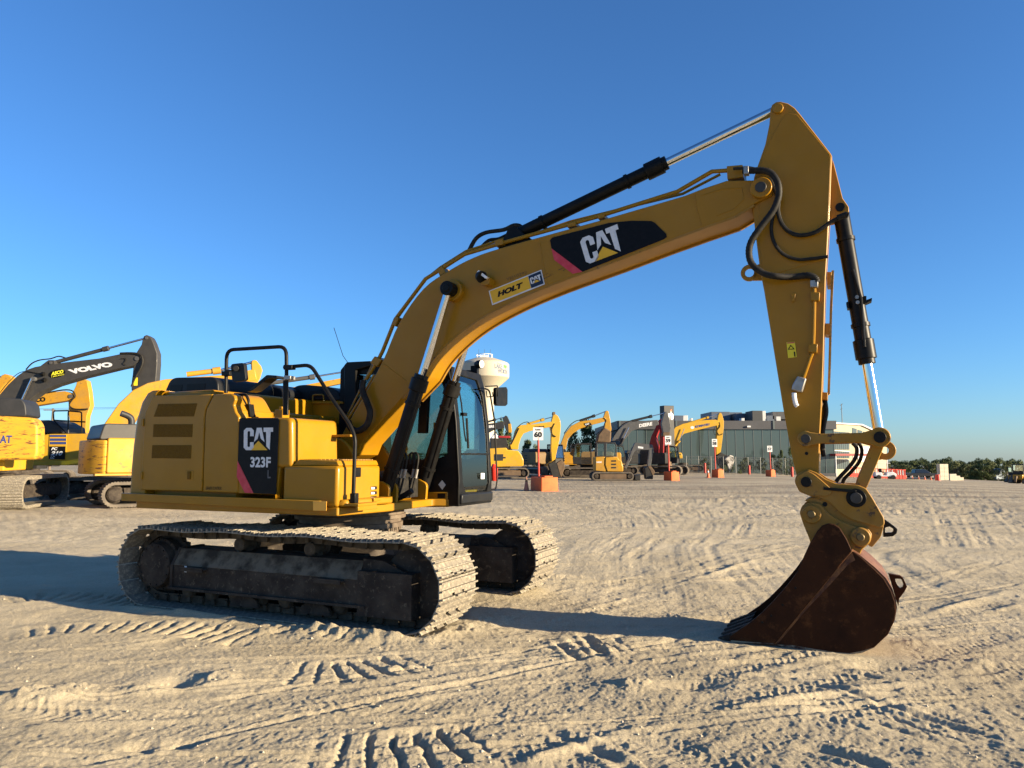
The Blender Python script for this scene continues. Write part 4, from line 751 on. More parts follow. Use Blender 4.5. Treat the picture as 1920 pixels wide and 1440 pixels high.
wr = MF.poly('E', [(265, 1290), (420, 1318), (640, 1336), (860, 1368), (1000, 1388), (1110, 1394), (1200, 1380), (1290, 1340), (1385, 1250), (1432, 1150), (1448, 1060), (1440, 1000), (1415, 925), (1370, 850), (1290, 772), (1190, 692), (1130, 655)], -BW)
inn = []
for i in range(len(wr)):
    a = Vector(wr[max(i - 1, 0)]); c = Vector(wr[min(i + 1, len(wr) - 1)]); t = (c - a).normalized(); inn.append((wr[i][0] - t.y * .028, wr[i][1] + t.x * .028))
b = MB()
for i in range(len(wr) - 1): b.ext([(wr[i][0], -BW + .01, wr[i][1]), (wr[i + 1][0], -BW + .01, wr[i + 1][1]), (inn[i + 1][0], -BW + .01, inn[i + 1][1]), (inn[i][0], -BW + .01, inn[i][1])], [(wr[i][0], BW - .01, wr[i][1]), (wr[i + 1][0], BW - .01, wr[i + 1][1]), (inn[i + 1][0], BW - .01, inn[i + 1][1]), (inn[i][0], BW - .01, inn[i][1])])
bucket = P('bucket', b, mat('bucket_wrapper', (.10, .042, .022), .55, alt=(.22, .105, .045), scale=5, bump=.3, bscale=60, metal=.1), smooth=30)
lp = [(960, 460), (915, 475), (880, 515), (835, 592), (790, 690), (740, 800), (690, 870), (630, 942), (560, 1020), (480, 1100), (400, 1165), (325, 1215), (262, 1262), (268, 1300), (580, 1313), (1128, 655), (1090, 570), (1040, 490), (1000, 466)]
rp = [(1130, 655), (1190, 700), (1280, 780), (1352, 850), (1405, 940), (1432, 1020), (1438, 1090), (1425, 1160), (1380, 1250), (1285, 1340), (1200, 1378), (1110, 1392), (860, 1366), (640, 1336), (582, 1314)]
for s in (-1, 1):
    b = MB(); b.prism(MF.poly('E', lp, -BW), s * BW - .03, s * BW + .03); P('side_bar', b, RUST, bucket, bevel=.006)
    b = MB(); b.prism(MF.poly('E', rp, -BW), s * (BW - .004) - .016, s * (BW - .004) + .016); P('side_plate', b, RUST, bucket, bevel=.004)
    b = MB(); b.tube(MF.pts('E', [(1128, 652), (850, 985), (584, 1310)], s * BW - .0), .016, 6) if s < 0 else b.tube([(x, BW, z) for x, z in MF.poly('E', [(1128, 652), (850, 985), (584, 1310)], -BW)], .016, 6); P('weld_seam', b, RUSTL, bucket)
for k in ((727, 915), (636, 1035), (555, 1113), (493, 1158)): b = MB(); b.ycyl(*MF.poly('E', [k], -BW)[0], -BW - .032, -BW - .02, .011, 10); P('bolt_hole', b, BLK, bucket)
b = MB(); b.prism(MF.poly('E', [(1060, 858), (1228, 880), (1218, 965), (1052, 940)], -BW), -BW - .018, -BW - .01); P('cast_plate', b, RUST, bucket, bevel=.003)
o_, r_, u_ = A3('E', [(1090, 930), (1190, 945), (1096, 880)], -BW - .014); logo(o_, r_ - o_, u_ - o_, bucket, (0, -.005, 0))
for ch in bucket.children:
    if ch.name.startswith('decal_'): ch.data.materials[0] = RUST; ch.name = 'cast_mark'
WEAR = mat('rust_wear', (.20, .085, .028), .65, alt=(.055, .02, .013), scale=7, p=(.42, .62), bump=.3, bscale=50); SANDY = mat('caked_sand', (.30, .24, .16), .9, alt=(.05, .022, .015), scale=8, p=(.45, .60))
flat('worn_patch', MF.pts('E', [(1124, 658), (1150, 720), (1105, 745), (985, 880), (800, 1075), (602, 1311), (592, 1311), (845, 1000), (1010, 800)], -BW), WEAR, bucket, (0, -.0125, 0), .001)
flat('sand_crust', MF.pts('E', [(590, 1318), (700, 1322), (860, 1350), (1010, 1372), (1110, 1380), (1200, 1364), (1280, 1338), (1200, 1376), (1110, 1391), (860, 1365), (640, 1335)], -BW), SANDY, bucket, (0, -.0125, 0), .001)
flat('sand_crust', MF.pts('E', [(270, 1285), (400, 1296), (560, 1305), (578, 1312), (268, 1299)], -BW), SANDY, bucket, (0, -.031, 0), .001)
(tx, tz), (lx_, lz_), (l2x, l2z) = MF.poly('E', [(172, 1285), (335, 1212), (275, 1298)], -BW)
for y in np.linspace(-.39, .39, 5):
    b = MB(); P4 = [(tx, y - .025, tz - .01), (tx, y + .025, tz - .01), (tx, y + .025, tz + .012), (tx, y - .025, tz + .012)]
    m4 = [(tx + .12, y - .045, tz - .005), (tx + .12, y + .045, tz - .005), (tx + .12, y + .045, tz + .065), (tx + .12, y - .045, tz + .065)]
    e4 = [(l2x + .06, y - .05, l2z - .012), (l2x + .06, y + .05, l2z - .012), (lx_ + .06, y + .05, lz_ + .02), (lx_ + .06, y - .05, lz_ + .02)]
    b.ext(P4, m4); b.ext(m4, e4); P('tooth', b, UND, bucket, bevel=.006)
b = MB(); b.prism(MF.poly('E', [(265, 1290), (330, 1222), (400, 1300), (400, 1322)], -BW), -BW + .03, BW - .03); P('cutting_lip', b, UND, bucket)
ou = MF.poly('E', [(1385, 815), (1470, 830), (1490, 845), (1517, 905), (1500, 940), (1462, 990), (1456, 1045), (1440, 1000), (1420, 930)], 0); ii_ = MF.poly('E', [(1432, 850), (1470, 850), (1480, 858), (1493, 895), (1488, 912), (1472, 920), (1462, 915), (1445, 890), (1436, 870)], 0)
b = MB(); holed(b, ou, ii_, -.035, .035); P('lifting_eye', b, RUST, bucket, bevel=.008)
for o in list(EX.children):
    if o.name.split('.')[0] in ('bucket_ears', 'bucket_boss', 'bucket_pin', 'boss_bolt'): o.parent = bucket
# ---- cab
def xf(z): return 1.30 - .02 * max(0, (1.45 - z)) - (.06 * (z - 1.45) + .075 * max(0, z - 2.0) ** 1.6 if z > 1.45 else 0)
cab = None
b = MB(); prof = [(-.56, 1.15), (1.285, 1.13), (1.30, 1.45), (xf(2.2), 2.2), (xf(2.7), 2.7), (xf(2.9) - .03, 2.9), (xf(2.9) - .16, 2.97), (-.50, 3.03), (-.58, 2.95), (-.60, 1.3)]
inner = [(-.42, 1.72), (.95, 1.72), (1.12, 1.78), (xf(2.2) - .13, 2.2), (xf(2.7) - .13, 2.66), (xf(2.8) - .17, 2.76), (.8, 2.82), (-.36, 2.88), (-.42, 2.84), (-.44, 1.8)]
for y in (.47, 1.37): holed(b, prof, inner, y, y + .05)
b.box(-.56, 1.26, .50, 1.40, 1.13, 1.17); b.prism([(-.56, 2.95), (.92, 2.91), (.92, 2.97), (-.5, 3.03)], .49, 1.41); b.box(-.6, -.54, .5, 1.4, 1.2, 1.75); b.box(-.60, -.54, .5, .58, 1.75, 2.95); b.box(-.60, -.54, 1.32, 1.4, 1.75, 2.95)
fo = [(.47, 1.13), (1.42, 1.13), (1.42, 1.5), (1.42, 2.2), (1.42, 2.68), (1.36, 2.90), (.53, 2.92), (.47, 2.7), (.47, 2.2), (.47, 1.5)]; fi = [(.66, 1.30), (1.27, 1.29), (1.335, 1.40), (1.335, 2.2), (1.32, 2.58), (1.22, 2.80), (.66, 2.83), (.58, 2.72), (.58, 2.2), (.58, 1.42)]
n = len(fo); vs = [(xf(z) + dx, y, z) for dx in (.0, -.05) for pl in (fo, fi) for y, z in pl]; fs = []
for i in range(n): j = (i + 1) % n; fs += [(i, j, n + j, n + i), (2 * n + i, 3 * n + i, 3 * n + j, 2 * n + j), (i, 2 * n + i, 2 * n + j, j), (n + i, n + j, 3 * n + j, 3 * n + i)]
b.add(vs, fs); cab = P('cab', b, BLK, bevel=.012)
def pane(name, pl, m=GLS, dx=-.02):
    b = MB(); n = len(pl); b.ext([(xf(z) + dx, y, z) for y, z in pl], [(xf(z) + dx - .005, y, z) for y, z in pl]); return P(name, b, m, cab, smooth=0)
zs = [1.80, 2.0, 2.2, 2.4, 2.58]
b = MB()
def sheet(name, rows, m=GLS):          # curved pane from (z, y left, y right) rows
    b = MB(); vs = []; fs = []
    for z, y0, y1 in rows: vs += [(xf(z) - .02, y0, z), (xf(z) - .02, y1, z), (xf(z) - .026, y0, z), (xf(z) - .026, y1, z)]
    for k in range(len(rows) - 1): o = 4 * k; fs += [(o, o + 1, o + 5, o + 4), (o + 2, o + 6, o + 7, o + 3)]
    b.add(vs, fs); return P(name, b, m, cab)
sheet('windshield', [(1.80, .575, 1.34)] + [(z, .575, 1.34) for z in zs[1:4]] + [(2.6, .575, 1.325), (2.72, .58, 1.27), (2.81, .65, 1.22)]); sheet('lower_windshield', [(1.30, .655, 1.275), (1.42, .575, 1.34), (1.78, .575, 1.34)])
b = MB(); b.box(xf(1.79) - .035, xf(1.79) + .004, .575, 1.34, 1.778, 1.80); P('windshield_bar', b, BLK, cab)
for y in (.49, 1.40): b = MB(); b.prism(inner, y, y + .005); P('side_window', b, SGL if y < 1 else GLS, cab, smooth=0)
b = MB(); b.prism(MF.poly('B', [(1052, 405), (1122, 405), (1098, 815), (1026, 815)], .462), .462, .52); P('side_pillar', b, BLK, cab, bevel=.008)
b = MB(); b.box(-.58, -.575, .58, 1.32, 1.75, 2.93); P('rear_window', b, GLS, cab, smooth=0)
b = MB(); b.prism(MF.polyx and [(1.24, 1.15), (1.325, 1.155), (1.33, 1.28), (1.25, 1.29)], .50, 1.40); P('cab_bumper', b, DKP, cab, bevel=.02)
b = MB(); b.box(-.15, .35, .72, 1.18, 1.45, 1.58); b.prism([(-.30, 1.5), (-.12, 1.55), (-.22, 2.25), (-.36, 2.25)], .72, 1.18); b.box(-.36, -.26, .80, 1.10, 2.28, 2.50); P('seat', b, mat('seat_fabric', (.05, .052, .055), .8), cab, bevel=.04, seg=3)
b = MB(); b.box(-.50, -.40, .56, 1.34, 1.2, 2.30); b.box(-.50, -.42, .56, .80, 2.30, 2.9); P('rear_trim', b, DKP, cab, bevel=.02)
b = MB(); b.box(-.2, .45, .55, .68, 1.2, 1.72); b.box(-.2, .45, 1.22, 1.34, 1.2, 1.72); b.box(.45, .62, .62, 1.25, 1.18, 1.24); b.box(-.55, 1.2, .52, 1.36, 1.172, 1.19); P('console', b, mat('console_plastic', (.12, .12, .115), .6), cab, bevel=.02)
for y in (.62, 1.28): b = MB(); b.tube([(.38, y, 1.7), (.42, y, 1.86), (.40, y, 1.92)], .02, 8); P('joystick', b, BLK, cab)
for y in (.80, .90, 1.0, 1.1): b = MB(); b.box(.85, 1.02, y - .035, y + .035, 1.24, 1.26); b.tube([(.93, y, 1.2), (.95, y, 1.30), (.90, y, 1.50)], .012, 6); P('pedal', b, BLK, cab)
b = MB(); b.box(.85, .95, .58, .66, 1.95, 2.2); b.tube([(.9, .62, 1.7), (.9, .62, 2.0)], .012, 6); P('monitor', b, BLK, cab, bevel=.01)
b = MB(); b.tube([(xf(2.75) + .02, .60, 2.72), (xf(2.5) + .03, .62, 2.45), (xf(2.1) + .03, .625, 2.05), (xf(1.9) + .02, .66, 1.95)], .010, 6); b.tube([(xf(2.2) + .04, .68, 2.25), (xf(1.85) + .03, .70, 1.86)], .016, 6); b.box(xf(2.3), xf(2.3) + .05, .60, .70, 2.28, 2.32); P('wiper', b, BLK, cab)
b = MB(); b.lathe((1.13, 1.33, 3.04), (1, -.15, -.05), [(-.06, .03), (-.02, .055), (.05, .062)], 16); b.box(1.02, 1.12, 1.30, 1.36, 2.90, 3.02); lm = P('work_lamp', b, BLK, cab)
b = MB(); b.lathe((1.181, 1.323, 3.038), (1, -.15, -.05), [(0, .056), (.006, .05)], 16); P('lens', b, LENS, lm)
mx_ = MF.ptsx('R', [(520, 320), (606, 316), (617, 340), (616, 470), (600, 486), (528, 484), (514, 470), (513, 330)], 1.25)
b = MB(); b.ext([(1.23, q[1], q[2]) for q in mx_], [(1.28, q[1], q[2]) for q in mx_]); b.tube(fillet(MF.ptsx('R', [(432, 310), (541, 304), (542, 400)], 1.29), .02), .010, 6); P('mirror', b, BLK, cab, bevel=.012)
b = MB(); b.tube(fillet(MF.ptsx('R', [(430, 330), (470, 345), (515, 620), (538, 1180), (525, 1235), (485, 1240)], 1.27), .06), .012, 8); b.tube(MF.ptsx('R', [(440, 350), (447, 405), (500, 400), (497, 360)], 1.2), .008, 6); P('cab_handrail', b, BLK, cab)
b = MB(); q = MF.ptsx('R', [(508, 1160), (508, 1050)], 1.15); b.lathe(q[0], (0, 0, 1), [(0, .05), (.01, .058), (.18, .058), (.21, .03), (.24, .022)], 14); P('fire_extinguisher', b, mat('red_paint', (.55, .03, .02), .35, coat=.3), cab)
q = MF.ptsx('R', [(393, 1090), (426, 1090), (424, 1143), (393, 1143)], 1.305); flat('sticker', [(1.302, a[1], a[2]) for a in q], DECW, cab, (.001, 0, 0))
cy_ = .47; flat('diamond_sticker', MF.pts('B', [(1225, 1186), (1254, 1225), (1226, 1264), (1196, 1222)], cy_), mat('decal_pale', (.45, .5, .48), .5), cab, (0, -.003, 0))
b = MB(); b.prism(MF.poly('B', [(1010, 1282), (1268, 1280), (1265, 1402), (1005, 1400)], .46), .46, 1.35); cbb = P('cab_base', b, YEL, bevel=.012); flat('caution_sticker', MF.pts('B', [(1188, 1293), (1250, 1293), (1250, 1330), (1188, 1330)], .46), DEC, cbb, (0, -.003, 0))
b = MB(); b.tube([(-.45, .48, 3.03), (-.55, .48, 3.15), (-.70, .46, 3.55)], .004, 4); P('antenna', b, BLK, cab)
b = MB(); b.prism(MF.poly('T', [(45, 400), (90, 350), (480, 330), (520, 400), (240, 480), (250, 1200), (40, 1200)], .40), .40, .47); P('cab_rear_guard', b, BLK, cab, bevel=.01)

# ================================================================== background machines
BY = mat('bright_yellow_paint', (.52, .295, .012), .45, coat=.08, alt=(.47, .26, .014), scale=1.5, dust=.25, alt2=(.28, .16, .04), scale2=5, p2=(.60, .72))
BO = mat('orange_yellow_paint', (.46, .232, .012), .45, coat=.08, alt=(.40, .20, .014), scale=1.5, dust=.3, alt2=(.20, .11, .035), scale2=5, p2=(.58, .70))
BWORN = mat('scraped_yellow_paint', (.52, .28, .02), .5, alt=(.44, .22, .03), scale=2, stretch=(1, 1, 5), alt2=(.12, .055, .025), scale2=2.2, p2=(.54, .60))
GRY = mat('dark_grey_paint', (.045, .042, .038), .5, coat=.05, alt=(.034, .032, .03), scale=3)
GRY2 = mat('grey_paint', (.085, .085, .085), .5, coat=.05, alt=(.065, .065, .066), scale=3)
GRY3 = mat('slate_paint', (.022, .023, .025), .5, alt=(.03, .03, .032), scale=3)
RED = mat('red_machine_paint', (.28, .018, .022), .4, coat=.2, alt=(.20, .015, .018), scale=2)
DRK = mat('dark_machinery', (.016, .016, .016), .6, alt=(.03, .028, .025), scale=3)
MUD = mat('muddy_steel', (.13, .085, .05), .8, alt=(.08, .055, .035), scale=3, bump=.3, bscale=8)
BSHD = mat('shade_darkened_paint', (.20, .125, .045), .6, alt=(.15, .095, .04), scale=1.5)  # yellow machine paint darkened to brown, standing in for shade
TDK = mat('dull_track_steel', (.09, .075, .06), .85, alt=(.15, .125, .095), scale=4, bump=.3, bscale=20)
BGL = glass('machine_glass', (.66, .76, .76), base_refl=.08)
def rig(label, fr, paint, hood=GRY3, cabm=DRK, track=TDK, half=1.75, gauge=1.19, sw=.6, group=None, house=True, cab=True, hoodz=.30, name='excavator', hz=(1.15, 2.25), hx=(-2.6, .55), hw=1.3, tr=.42, cabx=(-.35, 1.2), cabz=2.95, rail=True, tframe=UND, vents=True, cwm=None):
    E_ = empty(name, fr, label, 'excavator', group)
    zc = tr + .05; N = 2 * round((4 * half + 2 * math.pi * tr) / .19)
    for s in (-1, 1):
        ou, inn = [], []
        per = 4 * half + 2 * math.pi * tr
        for i in range(N * 2):
            t = per * i / (N * 2); k = tr + (.035 if i % 2 else .0); kk = tr - .09
            def at(r):
                q = t
                if q < 2 * half: return (-half + q, zc - r)
                q -= 2 * half
                if q < math.pi * tr: a = -math.pi / 2 + q / tr; return (half + r * math.cos(a), zc + r * math.sin(a))
                q -= math.pi * tr
                if q < 2 * half: return (half - q, zc + r)
                q -= 2 * half; a = math.pi / 2 + q / tr; return (-half + r * math.cos(a), zc + r * math.sin(a))
            ou.append(at(k)); inn.append(at(kk))
        b = MB(); holed(b, ou, inn, s * gauge - sw / 2, s * gauge + sw / 2); t_ = b.obj('crawler_track', track, E_, smooth=0)
        b = MB(); b.prismx([(s * gauge - .22, zc - .2), (s * gauge + .22, zc - .2), (s * gauge + .22, zc + .05), (s * gauge + .1, zc + .22), (s * gauge - .1, zc + .22), (s * gauge - .22, zc + .05)], -half + .28, half - .25); b.obj('track_frame', tframe, t_)
        for x in (-half, half): b = MB(); b.lathe((x, s * gauge - .2, zc), (0, 1, 0), [(0, tr * .5), (.05, tr * .62), (.13, tr * .62), (.15, tr - .1), (.25, tr - .1), (.27, tr * .62), (.4, tr * .5)], 20); b.obj('idler' if x > 0 else 'sprocket', UND, t_)
    b = MB(); b.lathe((0, 0, zc), (0, 0, 1), [(0, .75), (.2, .75), (.21, .6), (hz[0] - zc + .02, .6)], 20); b.box(-.6, .6, -gauge, gauge, zc - .1, zc + .12); b.obj('swing_base', UND, E_)
    if house:
        x0, x1 = hx
        b = MB(); b.prism(rfill([(x0 + .55, hz[0]), (x1, hz[0]), (x1, hz[1] - .15), (x1 - .1, hz[1]), (x0 + .55, hz[1])], .08), -hw, hw); H_ = b.obj('house', paint, E_, .04)
        b = MB(); b.box(x0 + .2, x1 + .3, -hw - .05, -hw + .25, hz[0] - .08, hz[0] - .005); b.obj('walkway', paint, E_, .01)
        pl = [(x0 + .54, -hw)] + [(x0 + .45 * (y / hw) ** 4, y) for y in np.linspace(-hw, hw, 9)] + [(x0 + .54, hw)]
        b = MB(); b.prismz(pl, hz[0] - .03, hz[1] - .08); b.obj('counterweight', cwm or paint, E_, .07, seg=3)
        b = MB(); b.prism(rfill([(x0 + .3, hz[1] - .07), (x0 + 1.7, hz[1] - .02), (x0 + 1.6, hz[1] + hoodz), (x0 + .45, hz[1] + hoodz)], .12), -hw + .15, hw - .2); b.obj('engine_hood', hood, E_, .05)
        for k in range(3 if vents else 0): b = MB(); b.box(x0 + .9, x0 + 1.5, -hw - .006, -hw + .02, hz[0] + .25 + .22 * k, hz[0] + .37 + .22 * k); b.obj('vent', DRK, H_)
    if cab:
        b = MB(); c0, c1 = cabx; z0 = hz[0] + .02; pr = [(c0, z0), (c1, z0), (c1 + .06, z0 + .5), (c1 - .15, cabz - .1), (c1 - .3, cabz), (c0, cabz)]; ir = [(c0 + .12, z0 + .62), (c1 - .12, z0 + .62), (c1 - .05, z0 + .7), (c1 - .24, cabz - .2), (c1 - .35, cabz - .12), (c0 + .12, cabz - .12)]
        for y in (.38, hw - .05): holed(b, pr, ir, y, y + .05)
        b.box(c0, c1 - .3, .40, hw - .02, cabz - .05, cabz + .02); b.box(c0, c1 - .02, .42, hw - .03, z0, z0 + .5); b.box(c0, c0 + .06, .4, hw - .02, z0, cabz - .02)
        C_ = b.obj('cab', cabm, E_, .015)
        for y in (.40, hw - .03): b = MB(); b.prism(ir, y, y + .006); b.obj('window', BGL, C_, smooth=0)
        b = MB(); b.ext([(c1 - .01, .45, z0 + .55), (c1 - .01, hw - .07, z0 + .55), (c1 - .19, hw - .07, cabz - .15), (c1 - .19, .45, cabz - .15)], [(c1 - .016, .45, z0 + .55), (c1 - .016, hw - .07, z0 + .55), (c1 - .196, hw - .07, cabz - .15), (c1 - .196, .45, cabz - .15)]); b.obj('windshield', BGL, C_, smooth=0)
    if rail and house: b = MB(); b.tube(fillet([(-.6, -hw + .05, hz[1] - .05), (-.6, -hw + .05, hz[1] + .75), (.3, -hw + .05, hz[1] + .75), (.3, -hw + .05, hz[1] - .05)], .1), .03, 6); b.tube([(-.6, -hw + .05, hz[1] + .4), (.3, -hw + .05, hz[1] + .4)], .025, 6); b.obj('handrail', BLK, E_)
    return E_
def piece(E_, fr, name, m, k, pts, y0, y1, bevel=.03, yp=None, parent=None):
    b = MB(); b.prism(fr.poly(k, pts, y0 if yp is None else yp), y0, y1); return b.obj(name, m, parent or E_, bevel)
def ram(E_, fr, k, p0, pj, p1, y, rb, rr_, bm=GRY3, ys=None):
    a, j, e = fr.pts(k, [p0, pj, p1], y)
    for yy in (ys or [y]):
        A_, J_, E2 = [Vector((q[0], yy, q[2])) for q in (a, j, e)]; b = MB(); b.cyl(A_, J_, rb, n=12); d = (J_ - A_).normalized(); b.cyl(J_ - d * .25, J_ + d * .03, rb * 1.35, n=12); c = b.obj('hydraulic_cylinder', bm, E_); b = MB(); b.cyl(J_, E2, rr_, n=10); b.obj('rod', CHR, c)
def words(E_, fr, k, ll, lr, ul, y, body, m, bold=.03, shear=0):
    o, r_, u_ = [Vector(q) for q in fr.pts(k, [ll, lr, ul], y)]; return lettering('lettering', body, o, r_ - o, u_ - o, m, E_, bold, shear, lift=.012)
def lines(E_, fr, k, pts, y, r=.03, m=RUB): b = MB(); b.tube(fr.pts(k, pts, y), r, 6, sm=3); return b.obj('hose', m, E_)
def pin(E_, fr, k, p, y0, y1, r, m=GRY2): b = MB(); b.ycyl(*fr.poly(k, [p], y0)[0], y0, y1, r, 14); return b.obj('pivot_pin', m, E_)

GA, GB = 'excavators parked behind the big excavator', 'excavators parked across the yard'
# --- left edge: scraped counterweight
fr = Fr(-18.4, 26.3, 0, 105); E_ = rig('scraped yellow excavator at the left edge seen from its counterweight', fr, BY, group=GA, house=False, cab=False, track=DUST, half=1.9, gauge=1.30, sw=.78, tr=.52)
def cwx(k, pts, x0, x1, m, nm, bev=.1):
    b = MB(); b.prismx(rfill(fr.polyx(k, pts, x0), .12), x0, x1); return b.obj(nm, m, E_, bev, seg=4)
cw = cwx('H', [(-260, 715), (0, 718), (245, 732), (285, 790), (285, 1000), (268, 1048), (0, 1052), (-260, 1052)], -2.75, -2.05, BWORN, 'counterweight')
cwx('H', [(-240, 585), (0, 585), (160, 590), (190, 630), (200, 725), (-240, 720)], -2.35, -1.0, GRY3, 'engine_hood', .08); b = MB(); b.box(-2.1, .6, -1.0, 1.25, 1.3, 2.2); b.obj('house', BY, E_, .04)
q = fr.polyx('H', [(-150, 925), (86, 925), (86, 865)], -2.76); o = Vector((-2.75, q[0][0], q[0][1])); lettering('lettering', 'KOMAT', o, Vector((-2.75, q[1][0], q[1][1])) - o, Vector((0, 0, q[2][1] - q[1][1])), BLUE, cw, .03, lift=.006)
# --- dark grey boom behind it
fr = frame_d(20, 37, 2); E_ = rig('excavator with a dark grey lettered boom behind the scraped counterweight', fr, GRY, group=GA, rail=False)
bm_ = piece(E_, fr, 'boom', GRY, 'H', [(-60, 660), (0, 555), (60, 485), (130, 418), (190, 376), (260, 352), (300, 345), (360, 300), (405, 300), (412, 330), (480, 318), (740, 288), (900, 255), (1010, 240), (1048, 262), (1052, 300), (1000, 342), (900, 362), (620, 430), (420, 490), (300, 540), (230, 592), (190, 640), (150, 700), (-40, 720)], -.3, .3)
st_ = piece(E_, fr, 'stick', GRY, 'H', [(1068, 148), (1078, 120), (1100, 111), (1130, 130), (1150, 170), (1178, 250), (1178, 330), (1170, 430), (1165, 470), (1075, 492), (1030, 522), (985, 530), (984, 480), (995, 400), (1000, 330), (1025, 240), (1060, 185)], -.25, .25)
ram(E_, fr, 'H', (410, 318), (810, 212), (1096, 136), 0, .1, .055, GRY); ram(E_, fr, 'H', (150, 640), (165, 605), (240, 440), -.45, .11, .06, GRY, [-.45, .45]); pin(E_, fr, 'H', (243, 442), -.5, .5, .12); pin(E_, fr, 'H', (1025, 288), -.34, .34, .11); pin(E_, fr, 'H', (1098, 134), -.28, .28, .08); pin(E_, fr, 'H', (378, 320), -.34, .34, .07)
words(bm_, fr, 'H', (536, 408), (856, 346), (506, 374), -.3, 'VOLVO', DECW, .07)
oc = fr.pts('H', [(428 + 62 * math.cos(t), 402 + 30 * math.sin(t) - 10 * math.cos(t)) for t in np.linspace(0, 2 * math.pi, 25)[:-1]], -.3); d_ = flat('oval_decal', oc, DEC, bm_, (0, -.012, 0), .004); words(d_, fr, 'H', (385, 418), (478, 398), (382, 392), -.322, 'ASCO', mat('decal_lemon', (.75, .70, .04), .5), .05, .2); words(d_, fr, 'H', (388, 431), (482, 412), (387, 422), -.322, '1-800-ASCO', mat('decal_lemon', (.75, .70, .04), .5), .02)
lines(E_, fr, 'H', [(195, 372), (240, 325), (300, 300), (380, 290), (440, 272), (490, 285)], 0, .035); lines(E_, fr, 'H', [(900, 250), (990, 248), (1050, 260), (1070, 300), (1055, 360), (1010, 440), (985, 500)], -.34, .05); lines(E_, fr, 'H', [(905, 290), (945, 290), (940, 310), (925, 325), (945, 340)], -.34, .015)
lines(E_, fr, 'H', [(0, 545), (60, 470), (130, 405), (190, 385), (260, 395), (330, 408)], -.34, .02)
for p_ in ((315, 405), (325, 450)): b = MB(); q = fr.un(*zz('H', [p_])[0], -.4); b.lathe(q, (1, 0, 0), [(-.1, .05), (0, .1), (.1, .11)], 10); b.obj('work_lamp', BLK, E_)
flat('warning_decal', fr.pts('H', [(1003, 432), (1034, 432), (1032, 492), (1003, 492)], -.25), mat('decal_warning', (.78, .62, .03)), st_, (0, -.012, 0))
# --- yellow machine with blue stripes
fr = Fr(-17.2, 31.8, 0, 4); E_ = rig('yellow excavator with blue side stripes between the scraped and rounded counterweights', fr, BY, group=GA, cab=False, rail=False, hood=GRY3, house=False, half=2.0)
piece(E_, fr, 'house', BY, 'H', [(270, 856), (700, 852), (900, 860), (900, 1058), (200, 1062), (200, 860)], -1.38, 1.2); piece(E_, fr, 'walkway', BY, 'H', [(92, 1062), (900, 1056), (900, 1088), (88, 1092)], -1.5, -1.2); piece(E_, fr, 'engine_hood', GRY3, 'H', [(282, 752), (370, 750), (460, 800), (465, 850), (282, 856)], -1.2, .8, .06)
pp = piece(E_, fr, 'stripe_panel', BY, 'H', [(372, 858), (500, 858), (492, 1048), (362, 1046)], -1.40, -1.375, .0)
for i in range(3): y0 = 862 + 26 * i; flat('stripe', fr.pts('H', [(376, y0), (498, y0), (497, y0 + 18 - 3 * (i == 0)), (375, y0 + 18 - 3 * (i == 0))], -1.40), BLUE, pp, (0, -.006, 0))
flat('number_plate_decal', fr.pts('H', [(371, 948), (492, 948), (488, 1047), (365, 1044)], -1.40), DEC, pp, (0, -.006, 0)); words(pp, fr, 'H', (385, 976), (432, 976), (386, 955), -1.41, 'PC', DECW, .04, .3); words(pp, fr, 'H', (380, 1016), (470, 1016), (382, 983), -1.41, '210', mat('decal_silver', (.45, .47, .5), .5), .05, .3); words(pp, fr, 'H', (378, 1040), (412, 1040), (379, 1022), -1.41, 'LC', DECW, .03, .3)
b = MB(); b.tube(fillet(fr.pts('H', [(500, 850), (402, 752), (400, 682), (515, 680)], -1.3), .1), .03, 6); b.tube(fr.pts('H', [(402, 752), (640, 765)], -1.3), .03, 6); b.tube(fillet(fr.pts('H', [(512, 850), (512, 682), (612, 690), (612, 852)], -1.3), .08), .03, 6); b.obj('handrail', BLK, E_)
# --- yellow boom with dark lettering further back
fr = frame_d(60, 47, 3); E_ = rig('yellow excavator with black boom lettering far behind the handrail', fr, BO, group=GA, rail=False)
bm_ = piece(E_, fr, 'boom', BO, 'H', [(60, 700), (120, 640), (190, 600), (280, 552), (480, 533), (540, 552), (548, 585), (500, 605), (330, 632), (200, 652), (140, 740)], -.3, .3); words(bm_, fr, 'H', (125, 628), (342, 612), (125, 592), -.3, 'KOBELCO', BLK, .06); lines(E_, fr, 'H', [(360, 545), (470, 525), (540, 530), (565, 570), (540, 600), (520, 640), (560, 668), (660, 668)], -.34, .045); pin(E_, fr, 'H', (527, 572), -.34, .34, .13)
piece(E_, fr, 'stick', BO, 'H', [(578, 452), (620, 440), (652, 455), (668, 540), (678, 640), (650, 720), (640, 850), (530, 850), (515, 700), (512, 610), (545, 540), (568, 492)], -.25, .25)
# --- left edge arm
fr = frame_d(-90, 44, 5); E_ = rig('yellow excavator whose arm tip shows at the left edge', fr, BO, group=GA, rail=False); piece(E_, fr, 'stick', BO, 'H', [(-60, 560), (-20, 470), (10, 415), (35, 404), (62, 412), (88, 432), (70, 460), (20, 500), (-20, 560)], -.25, .25); ram(E_, fr, 'H', (-200, 440), (-60, 430), (30, 425), 0, .1, .05)
piece(E_, fr, 'boom', BO, 'H', [(-300, 700), (-200, 560), (-60, 480), (-20, 480), (-30, 540), (-180, 640), (-240, 720)], -.3, .3)
